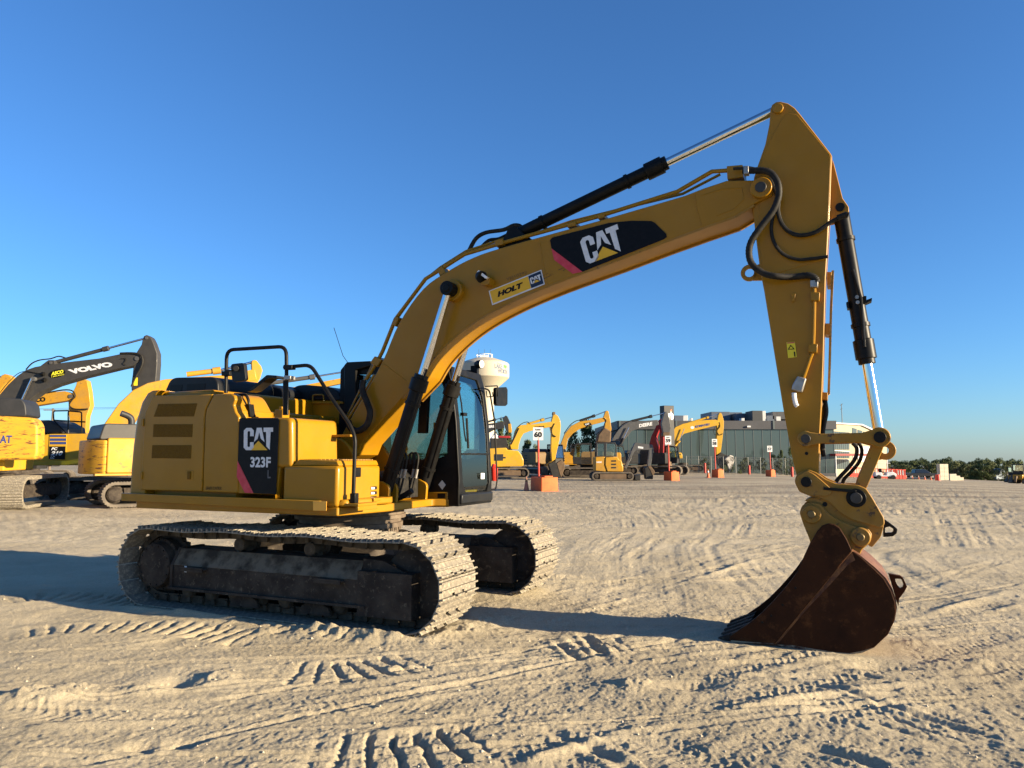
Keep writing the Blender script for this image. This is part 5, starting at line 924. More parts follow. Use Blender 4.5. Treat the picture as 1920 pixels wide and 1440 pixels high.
# --- rounded counterweight, boom to the right
fr = Fr(-13.07, 27.73, 0, 40); E_ = rig('yellow excavator with a rusty rounded counterweight just behind the big one', fr, BO, hood=GRY, group=GA, hz=(1.2, 2.42), hx=(-2.75, .6), hw=1.32, half=1.9, cab=True, rail=False, hoodz=.5, vents=False, cwm=BWORN)
fb = Fr(fr.o[0], fr.o[1], 0, 22); Eb = E_
def piece_w(name, m, k, pts, y0, y1, bevel=.03):      # traced in the boom's own swing plane, stored in the machine's frame
    b = MB(); b.prism(fb.poly(k, pts, y0), y0, y1); o = b.obj(name, m, E_, bevel); o.rotation_euler = (0, 0, R(fb.deg - fr.deg)); return o
piece_w('boom', BO, 'O', [(192, 800), (222, 757), (250, 731), (277, 718), (310, 711), (420, 703), (478, 692), (482, 712), (420, 722), (330, 738), (290, 747), (262, 775), (245, 800)], -.3, .3)
piece_w('stick', BO, 'Q', [(455, 262), (462, 230), (490, 222), (520, 230), (575, 300), (592, 350), (560, 450), (470, 600), (400, 560), (400, 465), (460, 335)], -.25, .25)
for a, c, e in (((350, 702), (414, 694), (474, 679)),):
    A_, J_, E2 = [Vector(q) for q in fb.pts('O', [a, c, e], 0)]; b = MB(); b.cyl(A_, J_, .10, n=12); d = (J_ - A_).normalized(); b.cyl(J_ - d * .3, J_, .14, n=12); o = b.obj('hydraulic_cylinder', BO, E_); o.rotation_euler = (0, 0, R(fb.deg - fr.deg)); b = MB(); b.cyl(J_, E2, .05, n=10); b.obj('rod', CHR, o)
b = MB(); b.tube([(-1.4, -.9, 2.6), (-1.4, -.9, 3.05), (-1.5, -.9, 3.2), (-1.75, -.9, 3.3)], .11, 12, sm=4); b.obj('exhaust', GRY3, E_)
# --- grey arm behind the black hood
fr = frame_d(590, 42, 10); E_ = rig('excavator whose grey arm ram shows over the black engine hood', fr, BO, group=GA, rail=False); ram(E_, fr, 'Q', (560, 520), (1210, 425), (1700, 345), 0, .12, .05, GRY2); piece(E_, fr, 'boom', BO, 'Q', [(300, 800), (420, 640), (560, 545), (900, 560), (1650, 420), (1650, 480), (900, 640), (500, 760)], -.25, .25); piece(E_, fr, 'stick', GRY2, 'Q', [(1640, 330), (1720, 320), (1760, 600), (1640, 640)], -.2, .2)

# --- lane 60: bright yellow machine
fr = frame_at(943, 897, 6); E_ = rig('bright yellow rounded excavator behind the lane 60 sign', fr, BY, group=GB, house=False, cab=False, tframe=MUD, half=1.6, rail=False)
hs = piece(E_, fr, 'house', BY, 'K', [(110, 690), (340, 682), (350, 708), (490, 722), (535, 780), (560, 835), (560, 915), (525, 922), (230, 930), (110, 930)], -1.3, 1.1, .06); lt_ = piece(E_, fr, 'vent', GRY3, 'K', [(180, 765), (300, 765), (295, 850), (180, 850)], -1.31, -1.29, .0, parent=hs); flat('lettering_plate', fr.pts('K', [(300, 800), (330, 800), (330, 820), (300, 820)], -1.3), DRK, hs, (0, -.01, 0))
piece(E_, fr, 'cab', DRK, 'K', [(140, 560), (330, 545), (380, 700), (140, 690)], -.2, 1.1); piece(E_, fr, 'roof', RED, 'K', [(235, 528), (390, 530), (390, 558), (240, 555)], -.25, 1.15); piece(E_, fr, 'roof', WHT, 'K', [(140, 560), (200, 490), (250, 555), (235, 570)], -.2, 1.1)
bm_ = piece(E_, fr, 'boom', BY, 'K', [(385, 640), (430, 560), (450, 470), (475, 428), (520, 392), (700, 378), (930, 345), (962, 365), (955, 408), (800, 432), (640, 468), (560, 500), (525, 560), (500, 640), (490, 705), (400, 700)], -.28, .28); words(bm_, fr, 'K', (700, 428), (832, 420), (700, 405), -.28, 'YANMAR', mat('decal_brown', (.09, .045, .015)), .03)
piece(E_, fr, 'stick', BY, 'K', [(930, 300), (940, 262), (972, 250), (1005, 275), (1032, 330), (1040, 400), (1025, 570), (985, 740), (968, 830), (925, 862), (912, 700), (918, 500), (902, 410)], -.24, .24); piece(E_, fr, 'auxiliary_block', MUD, 'K', [(936, 222), (970, 222), (968, 258), (932, 262)], -.2, .2)
ram(E_, fr, 'K', (600, 380), (820, 318), (935, 284), 0, .1, .04, BY); lines(E_, fr, 'K', [(470, 430), (540, 370), (610, 350), (640, 375)], -.1, .03); lines(E_, fr, 'K', [(960, 370), (925, 440), (930, 510), (975, 540)], -.3, .04); lines(E_, fr, 'K', [(400, 640), (440, 560), (500, 430)], -.32, .05)
bk_ = piece(E_, fr, 'bucket', DRK, 'K', [(880, 890), (960, 855), (1000, 900), (1040, 1040), (1035, 1075), (930, 1060), (905, 960)], -.4, .4); piece(E_, fr, 'bucket_side', MUD, 'K', [(985, 880), (1050, 838), (1090, 880), (1085, 950), (1050, 1062), (1030, 1040)], -.42, .1, parent=bk_); piece(E_, fr, 'bucket_link', BY, 'K', [(850, 900), (915, 850), (930, 870), (870, 915)], -.1, .1)  # sunlit part of the bucket is painted lighter than the rest
# --- left dark machine
fr = frame_d(915, 74, 4); E_ = rig('slate grey excavator seen between the cab and the water tower', fr, GRY3, group=GB, rail=False); bm_ = piece(E_, fr, 'boom', GRY3, 'K', [(-60, 560), (20, 440), (110, 372), (310, 345), (315, 430), (180, 455), (60, 520)], -.3, .3); words(bm_, fr, 'K', (60, 432), (188, 422), (60, 400), -.3, 'DEERE', DECW, .05); piece(E_, fr, 'stick', GRY3, 'K', [(295, 300), (330, 266), (355, 282), (395, 372), (412, 470), (405, 492), (362, 490), (330, 440)], -.25, .25); piece(E_, fr, 'attachment', BO, 'K', [(360, 375), (400, 372), (412, 470), (405, 490), (365, 488)], -.26, .26); ram(E_, fr, 'K', (60, 360), (200, 320), (330, 285), 0, .1, .05)
# --- machine with shade painted into its brown house colour, behind the lane 60 machine
fr = frame_d(1022, 68, -64); E_ = rig('excavator with shade-darkened paint facing the camera behind the bright yellow boom', fr, BSHD, group=GB, rail=False)
# --- orange-yellow machine
fr = frame_d(1078, 71, 0); E_ = rig('orange-yellow excavator with a raised boom and muddy curled bucket', fr, BO, group=GB, cab=True)
bm_ = piece(E_, fr, 'boom', BO, 'K', [(1000, 740), (1050, 600), (1090, 500), (1170, 402), (1280, 345), (1450, 320), (1600, 288), (1622, 312), (1600, 347), (1450, 386), (1300, 432), (1200, 492), (1130, 570), (1115, 640), (1090, 760)], -.3, .3); d_ = flat('boom_decal', fr.pts('K', [(1328, 372), (1410, 355), (1440, 385), (1365, 412)], -.3), DEC, bm_, (0, -.01, 0)); words(d_, fr, 'K', (1352, 396), (1408, 384), (1350, 374), -.31, 'CAT', DECW, .06)
piece(E_, fr, 'stick', BO, 'K', [(1588, 290), (1610, 218), (1630, 203), (1652, 216), (1672, 300), (1690, 440), (1682, 475), (1600, 435), (1612, 345)], -.25, .25); piece(E_, fr, 'bucket', MUD, 'K', [(1575, 440), (1610, 425), (1690, 470), (1682, 612), (1500, 618), (1518, 510)], -.6, .6, .12); ram(E_, fr, 'K', (1280, 335), (1475, 270), (1615, 215), 0, .11, .05, DRK); lines(E_, fr, 'K', [(1080, 500), (1160, 390), (1240, 335), (1290, 330)], -.1, .04); lines(E_, fr, 'K', [(1590, 300), (1620, 330), (1600, 380), (1590, 430)], -.3, .05)
# --- grey boom machine
fr = frame_d(1150, 74, 0); E_ = rig('yellow excavator with a light grey lettered boom in front of the glass building', fr, BO, group=GB, rail=True, hood=GRY3)
bm_ = piece(E_, fr, 'boom', GRY2, 'L', [(50, 640), (90, 560), (140, 490), (200, 430), (290, 378), (440, 366), (690, 348), (705, 415), (620, 440), (430, 470), (330, 502), (260, 590), (215, 640)], -.3, .3); words(bm_, fr, 'L', (430, 455), (612, 424), (430, 408), -.3, 'DEERE', DECW, .05); piece(E_, fr, 'stick', GRY2, 'L', [(775, 270), (790, 237), (815, 235), (850, 325), (872, 470), (845, 560), (770, 545), (740, 400)], -.25, .25); ram(E_, fr, 'L', (330, 365), (605, 298), (790, 252), 0, .12, .045, GRY3); ram(E_, fr, 'L', (180, 690), (215, 610), (290, 455), -.45, .11, .05, GRY3, [-.45, .45]); lines(E_, fr, 'L', [(70, 590), (160, 450), (250, 385), (350, 350)], -.1, .05)
piece(E_, fr, 'bucket', MUD, 'L', [(765, 520), (860, 520), (855, 560), (800, 580), (760, 570)], -.5, .5)
# --- red machine
fr = frame_d(1244, 76, -30); E_ = rig('dark red excavator with a folded boom behind the lane 59 sign', fr, DRK, group=GB, rail=False); piece(E_, fr, 'boom', RED, 'L', [(560, 720), (600, 570), (650, 470), (700, 350), (740, 335), (762, 380), (700, 480), (660, 590), (690, 720), (690, 900), (640, 900), (600, 720)], -.3, .3); piece(E_, fr, 'stick', RED, 'L', [(705, 380), (745, 340), (766, 420), (772, 650), (762, 860), (735, 890), (705, 870), (718, 620)], -.32, -.05); lines(E_, fr, 'L', [(650, 560), (690, 640), (700, 760), (690, 860)], -.35, .04); piece(E_, fr, 'bucket', MUD, 'L', [(690, 930), (840, 925), (845, 1070), (700, 1090), (680, 1000)], -.6, .6, .1)
# --- bright yellow machine in front of the glass building
fr = frame_at(1281, 885.5, 2); E_ = rig('bright yellow excavator with worn white bucket behind the lane 58 sign', fr, BY, group=GB, house=False, cab=False, rail=False, tframe=MUD)
bm_ = piece(E_, fr, 'boom', BY, 'L', [(850, 650), (870, 540), (935, 448), (1040, 402), (1300, 355), (1490, 345), (1540, 375), (1545, 420), (1480, 432), (1200, 500), (1050, 542), (990, 610), (960, 700), (930, 760), (850, 765)], -.3, .3); words(bm_, fr, 'L', (1205, 462), (1410, 424), (1200, 430), -.3, 'KOMATSU', BLUE, .06, .2); flat('oval_decal', fr.pts('L', [(1168 + 26 * math.cos(t), 455 + 20 * math.sin(t)) for t in np.linspace(0, 6.283, 17)[:-1]], -.3), DECW, bm_, (0, -.01, 0))
piece(E_, fr, 'stick', BY, 'L', [(1528, 285), (1540, 255), (1556, 248), (1578, 268), (1606, 372), (1602, 470), (1582, 640), (1562, 795), (1500, 835), (1498, 680), (1512, 470), (1502, 420), (1518, 340)], -.25, .25); ram(E_, fr, 'L', (1110, 395), (1390, 312), (1535, 268), 0, .12, .05, BY); ram(E_, fr, 'L', (900, 740), (990, 640), (1055, 470), -.5, .11, .05, BY, [-.5, .5]); lines(E_, fr, 'L', [(1540, 380), (1550, 440), (1510, 500), (1540, 560), (1590, 540)], -.3, .04); lines(E_, fr, 'L', [(1480, 450), (1460, 500), (1475, 550), (1500, 555)], -.3, .03)
hs = piece(E_, fr, 'house', BY, 'L', [(700, 640), (845, 640), (850, 755), (930, 745), (950, 800), (1015, 803), (1030, 830), (1032, 882), (700, 885)], -1.35, .2, .05); words(hs, fr, 'L', (940, 838), (1012, 836), (940, 822), -1.35, 'KOMATSU', DRK, .03); piece(E_, fr, 'cab', DRK, 'L', [(850, 560), (960, 560), (985, 740), (985, 880), (850, 880)], .3, 1.25); piece(E_, fr, 'step', MUD, 'L', [(870, 885), (1000, 885), (990, 920), (880, 920)], -1.2, -.4)
bk_ = piece(E_, fr, 'bucket', DRK, 'L', [(1500, 850), (1560, 800), (1650, 840), (1690, 900), (1690, 1075), (1600, 1040), (1530, 960)], -.2, .6, .08); piece(E_, fr, 'bucket_side', mat('worn_white_paint', (.5, .47, .42), .6, alt=(.07, .06, .05), scale=1.6, p=(.5, .58)), 'L', [(1620, 890), (1690, 835), (1735, 850), (1752, 905), (1735, 980), (1682, 1086), (1665, 1000)], -.62, -.2, .05, parent=bk_)
# --- compact machine
fr = frame_at(1146, 901, 0); E_ = rig('compact yellow excavator with a short grey arm beside the lane 59 sign', fr, BO, group=GB, house=False, cab=False, half=1.25, gauge=.85, sw=.42, tr=.30, hz=(.75, 1.7), tframe=MUD, rail=False, name='compact_excavator')
hs = piece(E_, fr, 'house', BO, 'V', [(352, 545), (500, 540), (520, 545), (510, 690), (555, 810), (352, 795)], -.95, .9, .04); h2_ = piece(E_, fr, 'rear_cover', BO, 'V', [(528, 548), (755, 548), (772, 590), (820, 610), (850, 720), (852, 808), (562, 814), (522, 690)], -1.0, .9, .06)
for i in range(3): piece(E_, fr, 'vent', DRK, 'V', [(635, 605 + 60 * i), (722, 603 + 60 * i), (722, 630 + 60 * i), (635, 632 + 60 * i)], -1.01, -.98, 0, parent=h2_)
words(hs, fr, 'V', (368, 655), (462, 652), (368, 628), -.95, 'DEERE', WHT, .04)
b = MB(); pr = fr.poly('V', [(362, 295), (560, 290), (708, 290), (735, 340), (735, 540), (362, 540)], -.85); ir = fr.poly('V', [(390, 310), (560, 306), (695, 308), (710, 350), (710, 525), (390, 525)], -.85)
for y in (-.85, .05): holed(b, pr, ir, y, y + .06)
b.prism(fr.poly('V', [(362, 285), (710, 282), (712, 296), (362, 300)], -.85), -.85, .11); b.prism(fr.poly('V', [(500, 296), (555, 296), (545, 540), (505, 540)], -.85), -.86, -.79); cb = b.obj('cab', GRY3, E_, .02); b = MB(); b.prism(ir, -.82, -.815); b.obj('window', BGL, cb, smooth=0); piece(E_, fr, 'seat', DRK, 'V', [(400, 430), (480, 430), (480, 530), (400, 530)], -.6, -.1, .03, parent=cb)
bm_ = piece(E_, fr, 'boom', GRY2, 'V', [(862, 740), (930, 600), (1050, 300), (1075, 284), (1320, 322), (1385, 332), (1385, 405), (1310, 420), (1085, 420), (1050, 450), (960, 620), (905, 770)], -.16, .16); flat('white_decal', fr.pts('V', [(1115, 350), (1210, 365), (1210, 400), (1115, 385)], -.16), DECW, bm_, (0, -.01, 0)); piece(E_, fr, 'stick', GRY2, 'V', [(1318, 335), (1372, 318), (1400, 400), (1392, 470), (1352, 680), (1330, 720), (1285, 715), (1286, 650), (1312, 500)], -.14, .14); ram(E_, fr, 'V', (920, 700), (985, 560), (1035, 445), -.1, .06, .035, GRY2); ram(E_, fr, 'V', (1000, 430), (1020, 380), (1055, 320), 0, .06, .03, GRY2)
bk_ = piece(E_, fr, 'bucket', DRK, 'V', [(1235, 745), (1290, 715), (1390, 850), (1385, 945), (1255, 945)], -.35, .35, .04); piece(E_, fr, 'bucket_side', MUD, 'V', [(1290, 715), (1345, 705), (1418, 800), (1405, 870), (1375, 880), (1330, 770)], -.37, .3, .03, parent=bk_); piece(E_, fr, 'dozer_blade', DRK, 'V', [(1062, 872), (1165, 870), (1160, 968), (1062, 965)], -.95, .95, .03)

# --- two more machines closing the row
fr = frame_d(1100, 64, 176); E_ = rig('excavator with shade-darkened paint standing left of the compact excavator', fr, BSHD, group=GB, rail=False); piece(E_, fr, 'boom', BSHD, 'K', [(1150, 760), (1190, 700), (1290, 660), (1300, 700), (1200, 800)], -.3, .3)  # shade is put into the brown colour of house and boom
fr = frame_d(1205, 82, 8); E_ = rig('dark excavator half hidden between the compact and red excavators', fr, GRY3, group=GB); piece(E_, fr, 'boom', GRY3, 'V', [(1000, 480), (1100, 400), (1250, 420), (1250, 480), (1060, 560)], -.3, .3)
NM = ['first', 'second', 'third', 'fourth', 'fifth', 'sixth', 'seventh', 'eighth', 'ninth', 'tenth', 'eleventh', 'twelfth', 'thirteenth', 'fourteenth', 'fifteenth', 'sixteenth', 'seventeenth', 'eighteenth', 'nineteenth', 'twentieth', 'twenty-first', 'twenty-second']

# ================================================================== lane signs, cones, bollards
ORG = mat('orange_block_paint', (.62, .13, .035), .7, alt=(.52, .10, .03), scale=3, bump=.2, bscale=12, alt2=(.35, .09, .04), scale2=6, p2=(.6, .7))
REDP = mat('red_post_paint', (.45, .045, .03), .5, alt=(.36, .05, .035), scale=5)
def lane(num, corner, base_y, bw, bh, zk, board, group, label):
    fr = frame_at(corner, base_y, 24); dist = fr.o[1]; k = dist / F; w_ = bw * k / math.cos(R(24)); h = bh * k; dp = w_ * 1.35
    o = empty('lane_sign', fr, label, 'sign', group)
    b = MB(); b.ext(rp_([(0, 0), (w_, 0), (w_, dp), (0, dp)], 0, w_ * .06), rp_([(.02, .02), (w_ - .02, .02), (w_ - .02, dp - .02), (.02, dp - .02)], h * .97, w_ * .06)); b.prismz(rfill([(w_ * .25, dp * .1), (w_ * .75, dp * .1), (w_ * .75, dp * .45), (w_ * .25, dp * .45)], .05), h * .96, h * 1.07); b.obj('block', ORG, o, .03)
    q = fr.ptsx(zk, board, .0)
    pf = Fr(fr.o[0], fr.o[1], fr.o[2], 0)
    ml = fr.M @ np.array([w_ * -.0 + .12, dp * .45, 0]) + fr.o; cx = (zz(zk, board)[0][0] + zz(zk, board)[1][0]) / 2; dz = ml[1] - 0
    yb = ml[1]; bx = [(px - 960) / F * yb for px, _ in zz(zk, board)]; rz = [CZ + ray(px, py)[2] / ray(px, py)[1] * yb for px, py in zz(zk, board)]
    xc = (bx[0] + bx[1]) / 2; I = np.linalg.inv(fr.M); loc = lambda x, y, z: tuple(I @ (np.array([x, y, z]) - fr.o))
    zt = max(rz); zb = min(rz); hw = abs(bx[1] - bx[0]) / 2
    pole = MB(); pole.cyl(loc(xc + .03, yb + .05, fr.o[2] + h * .8), loc(xc, yb + .05, zb + .15), .055, n=10); pole.obj('pole', REDP, o)
    bd = MB(); bd.ext([loc(xc - hw, yb, zb), loc(xc + hw, yb, zb), loc(xc + hw, yb, zt), loc(xc - hw, yb, zt)], [loc(xc - hw, yb + .03, zb), loc(xc + hw, yb + .03, zb), loc(xc + hw, yb + .03, zt), loc(xc - hw, yb + .03, zt)]); B_ = bd.obj('board', WHT, o)
    H_ = zt - zb
    for tx, z0, z1, ww in (('Lane', zb + H_ * .76, zb + H_ * .90, .5), (num, zb + H_ * .22, zb + H_ * .66, .78)):
        a = Vector(loc(xc - hw * ww, yb, z0)); r_ = Vector(loc(xc + hw * ww, yb, z0)) - a; u_ = Vector(loc(xc - hw * ww, yb, z1)) - a; lettering('lettering', tx, a, r_, u_, DRK, B_, .05, lift=.008)
    return o
def rp_(pl, z, r): return [(x, y, z) for x, y in rfill(pl, r, 3)]
lane('60', 1015, 922, 33, 27, 'K', [(682, 585), (812, 585), (812, 420), (682, 420)], 'numbered lane signs', 'nearest lane sign on an orange block, white board reading 60')
lane('59', 1259, 902, 17, 17.5, 'L', [(785, 690), (870, 690), (870, 570), (785, 570)], 'numbered lane signs', 'lane sign on an orange block before the red excavator, board reading 59')
lane('58', 1346.5, 896, 13, 15.5, 'L', [(1432, 722), (1503, 722), (1503, 614), (1432, 614)], 'numbered lane signs', 'lane sign on an orange block by the worn white bucket, board reading 58')
lane('57', 1446, 893.8, 10, 12.5, 'M', [(420, 792), (488, 792), (488, 708), (420, 708)], 'numbered lane signs', 'farthest lane sign on an orange block before the fence, board reading 57')
CONE = mat('cone_orange', (.60, .14, .05), .6, alt=(.5, .12, .05), scale=6); CONED = mat('faded_cone', (.30, .13, .09), .7, alt=(.24, .11, .08), scale=6)
def cone(px, py, hpx, label, m=CONE, group=None, d=None):
    fr = frame_d(px, d, 15) if d else frame_at(px, py, 15); h = hpx * fr.o[1] / F; o = empty('traffic_cone', fr, label, 'cone', group); b = MB(); b.lathe((0, 0, .03), (0, 0, 1), [(0, h * .2), (h * .45, h * .11), (h * .92, h * .04), (h * .96, h * .03)], 16); b.obj('cone', m, o); b = MB(); b.box(-h * .26, h * .26, -h * .26, h * .26, -.02, .03); b.obj('base', DRK if m is CONED else m, o, .01); b = MB(); b.lathe((0, 0, .03 + h * .60), (0, 0, 1), [(0, h * .098), (h * .18, h * .068)], 16); b.obj('collar', WHT if m is CONE else MUD, o)
cone(987, 921, 27, 'faded traffic cone standing left of the lane 60 block', CONED, 'traffic cones')
cone(1328, 896, 16, 'small traffic cone standing left of the lane 58 block', CONE, 'traffic cones')
def bollard(px, y0, y1, label):
    fr = frame_at(px, y1, 0); h = (y1 - y0) * fr.o[1] / F; b = MB(); b.lathe((0, 0, -.1), (0, 0, 1), [(0, .13), (h, .13), (h + .05, .11), (h + .08, .06)], 16); o = b.obj('bollard', REDP, None); o.location = tuple(fr.o); tagit(o, label, 'bollard', 'red bollards along the fence')
bollard(1322, 868, 887, 'red bollard right of the lane 59 sign, before the fence'); bollard(1405, 872, 889.5, 'red bollard in front of the white pickup'); bollard(1447.5, 874, 888, 'red bollard behind the lane 57 block'); bollard(1485.5, 875, 894, 'red bollard beside the big stick of the foreground excavator')
# ================================================================== fence, building, water tower
def place(o, fr): o.location = tuple(fr.o); o.rotation_euler = (0, 0, R(fr.deg)); return o
DB = 96.0
def bx_(px, d=DB): return (px - 960) / F * d
def bz_(py, d=DB): return CZ + ray(960, py)[2] / ray(960, py)[1] * d
gz = float(zg(bx_(1350), 0)) - .3
FR0 = Fr(bx_(1161), DB, 0, 0)
G = empty('glass_building', Fr(bx_(1161), DB, gz, 0), 'long low building with teal glass front and grey roof band', 'building')
W_ = bx_(1562) - bx_(1161); top = bz_(789) - gz; fas = bz_(805) - gz
GLB = mat('teal_glass', (.050, .072, .074), .06, coat=.3, spec=.6, alt=(.056, .080, .082), scale=.3)
FAS = mat('grey_metal_band', (.075, .075, .08), .55, alt=(.065, .065, .07), scale=.6); MUL = mat('mullion_metal', (.10, .12, .12), .5)
b = MB(); b.box(0, W_, .25, 26, 0, top - .2); b.obj('wall', mat('dark_core', (.03, .035, .037), .7), G)
b = MB(); b.box(-.3, W_ + .3, -.25, 26, fas, top); F_ = b.obj('roof_band', FAS, G)
for px in (1161.5, 1267, 1449, 1540): x = bx_(px) - bx_(1161); b = MB(); b.box(x - .12, x + .12, -.34, -.255, fas + .02, top + .01); b.obj('band_joint', MUL, F_)
for px in (1198, 1402): x = bx_(px) - bx_(1161); b = MB(); b.box(x - .22, x + .22, -.45, -.26, fas + .25, fas + .45); b.obj('wall_lamp', WHT, F_)
npn = 24; pw = W_ / npn
for i in range(npn):
    for z0, z1 in ((.2, 1.95), (2.0, fas - .02)): b = MB(); b.box(i * pw + .035, (i + 1) * pw - .035, .0, .05, z0, z1); b.obj('pane', GLB, G, smooth=0)
for i in range(npn + 1): b = MB(); b.box(i * pw - .035, i * pw + .035, -.03, .08, .1, fas); b.obj('mullion', MUL, G)
b = MB(); b.box(0, W_, -.03, .06, 1.95, 2.0); b.obj('transom', MUL, G); b = MB(); b.box(-.1, W_ + .1, -.06, .2, -.3, .2); b.obj('plinth', FAS, G)
def roofbox(name, x0, x1, y0, y1, m, dep0=4.0, dep=4.0, bev=.03, tap=0):
    d = DB + dep0; X0, X1 = bx_(x0, d) - bx_(1161), bx_(x1, d) - bx_(1161); Z0, Z1 = bz_(y1, d) - gz, bz_(y0, d) - gz
    b = MB(); b.ext([(X0, dep0, Z0 - .6), (X1, dep0, Z0 - .6), (X1 + tap * .3, dep0, Z1), (X0 - tap, dep0, Z1)], [(X0, dep0 + dep, Z0 - .6), (X1, dep0 + dep, Z0 - .6), (X1 + tap * .3, dep0 + dep, Z1), (X0 - tap, dep0 + dep, Z1)]); b.obj(name, m, G, bev)
ROF = mat('roof_metal', (.10, .12, .15), .5, alt=(.085, .10, .13), scale=.5); ROFW = mat('roof_white', (.55, .55, .53), .6, alt=(.47, .47, .46), scale=1)
roofbox('roof_unit', 1267, 1281, 779, 789, ROF, 5, 3, tap=.25); roofbox('roof_unit', 1281, 1290, 779, 789, ROFW, 5, 3); roofbox('vent_cap', 1296, 1299, 784, 789, ROFW, 6, 1)
roofbox('roof_housing', 1334, 1369, 772, 790, ROF, 8, 6); roofbox('roof_housing', 1369, 1392, 773, 790, ROF, 9, 6); roofbox('roof_housing', 1380, 1412, 775, 790, ROF, 7, 5); roofbox('vent_cap', 1390, 1396, 784, 790, ROFW, 4, 1); roofbox('air_conditioner', 1411, 1430, 770, 786, mat('unit_dark', (.06, .062, .062), .6), 4, 3); roofbox('air_conditioner', 1430, 1436, 770.5, 788, ROFW, 4.5, 3); roofbox('roof_housing', 1438, 1452, 779, 790, ROF, 6, 4); roofbox('roof_housing', 1449, 1500, 772, 778, GRY2, 6, 5); roofbox('roof_housing', 1452, 1500, 777, 790, ROF, 7, 5); roofbox('roof_ladder', 1456, 1464, 781, 790, ROFW, 4, .3, 0)
# dark sign pylon
SP = empty('sign_pylon', frame_d(1250, 90, 20), 'tall dark sign pylon rising behind the red excavator', 'sign'); b = MB(); z1 = bz_(761, 90) - SP.location.z; b.box(-.65, .75, -.5, .5, 0, z1); B_ = b.obj('pylon', mat('pylon_black', (.02, .021, .024), .5), SP, .03)
lettering('lettering', 'rb', Vector((-.05, -.5, z1 - 1.75)), Vector((.72, 0, 0)), Vector((0, 0, 1.15)), mat('pylon_white', (.8, .78, .76), .5), B_, .04, lift=.01); flat('sign_stroke', [(.30, -.5, z1 - .75), (.42, -.5, z1 - .75), (.42, -.5, z1 - .45), (.30, -.5, z1 - .45)], mat('pylon_orange', (.75, .16, .05), .5), B_, (0, -.014, 0))
# chain-link fence
FD = 88.0; fz = lambda px: float(zg(bx_(px, FD), 0)); FN = empty('chain_link_fence', Fr(bx_(1280, FD), FD, 0, 0), 'chain link fence with thin posts in front of the glass building', 'fence'); ox = bx_(1280, FD)
WIRE = mat('galvanised_wire', (.16, .165, .165), .5, metal=.5)
for px in range(1285, 1525, 23): x = bx_(px, FD) - ox; b = MB(); b.cyl((x, 0, fz(px) - .1), (x, 0, fz(px) + 2.0), .035, n=8); b.obj('post', WIRE, FN)
P0, P1 = [(1285, 1520)][0]
for hh in (.1, 1.95): b = MB(); b.tube([(bx_(px, FD) - ox, 0, fz(px) + hh) for px in range(P0, P1, 12)], .02, 6); b.obj('rail', WIRE, FN)
b = MB()
for i in range(170):
    px = P0 + (P1 - P0) * i / 170
    for s in (-1, 1): x = bx_(px, FD) - ox; b.tube([(x, .0, fz(px) + .1), (x + s * 1.85, .0, fz(px) + 1.95)], .0035, 3)
o = b.obj('wire_mesh', WIRE, FN, smooth=0); o['kind'] = 'stuff'
# cream building on the right
CB = Fr(bx_(1561, 100), 100, float(zg(bx_(1600, 100), 0)), 14); C_ = empty('cream_building', CB, 'cream walled building with a gabled end and narrow glazing', 'building'); CRM = mat('cream_wall', (.50, .44, .30), .75, alt=(.45, .40, .275), scale=.7); CGL = mat('pale_glass', (.08, .11, .12), .08, spec=.6); 
wl = CB.poly('M', [(1342, 395), (1740, 418), (1900, 492), (2085, 560), (2085, 1165), (1342, 1150)], 0); b = MB(); b.prism(wl, 0, 18); b.obj('wall', CRM, C_, .02)
b = MB(); b.prism(CB.poly('M', [(1335, 384), (1745, 408), (1905, 482), (2090, 550), (2085, 566), (1900, 498), (1740, 424), (1338, 400)], -.1), -.2, 18.1); b.obj('roof_edge', WHT, C_)
for i in range(4): x0 = 1610 + i * 76; piece(C_, CB, 'window', CGL, 'M', [(x0, 458 + i * 26), (x0 + 62, 474 + i * 26), (x0 + 62, 545), (x0, 545)], -.03, .03, 0)
for i in range(8):
    x0 = 1352 + i * 28
    for za, zb_ in ((508 + i * 2, 628 + i * 2), (642, 762), (776, 880), (900, 1030)): piece(C_, CB, 'pane', CGL, 'M', [(x0, za), (x0 + 24, za), (x0 + 24, zb_), (x0, zb_)], -.04, .02, 0)
for zz_ in (632, 768, 886): piece(C_, CB, 'transom', WHT, 'M', [(1350, zz_), (1576, zz_ + 14), (1576, zz_ + 24), (1350, zz_ + 8)], -.09, .0, 0)
for i in range(7): x0 = 1690 + i * 30; piece(C_, CB, 'cladding_panel', WHT, 'M', [(x0, 700), (x0 + 26, 700), (x0 + 26, 930), (x0, 930)], -.05, .0, 0)
piece(C_, CB, 'sign_band', CRM, 'M', [(1690, 665), (1890, 690), (1890, 720), (1690, 700)], -.12, .0, 0)
fc = frame_d(1545, 99, 0); AN = empty('grey_annex', fc, 'narrow grey annex joining the glass and cream buildings', 'building'); piece(AN, fc, 'wall', FAS, 'M', [(1225, 395), (1340, 390), (1340, 1150), (1225, 1150)], 0, 10, .02)
for i, (a, c) in enumerate(((500, 680), (700, 750), (765, 880))): piece(AN, fc, 'pane', (CGL, GLB, GLB)[i], 'M', [(1255, a), (1320, a), (1320, c), (1255, c)], -.04, .02, 0)
fcn = Fr(CB.o[0] - 2.0, CB.o[1] - 5, CB.o[2], 14); CN = empty('red_canopy', fcn, 'dark red flat canopy on thin posts before the cream building', 'canopy'); L_ = 8.0; b = MB(); b.box(0, L_, 0, 2.5, 2.85, 3.15); b.obj('roof', mat('canopy_red', (.22, .025, .025), .5), CN, .02)
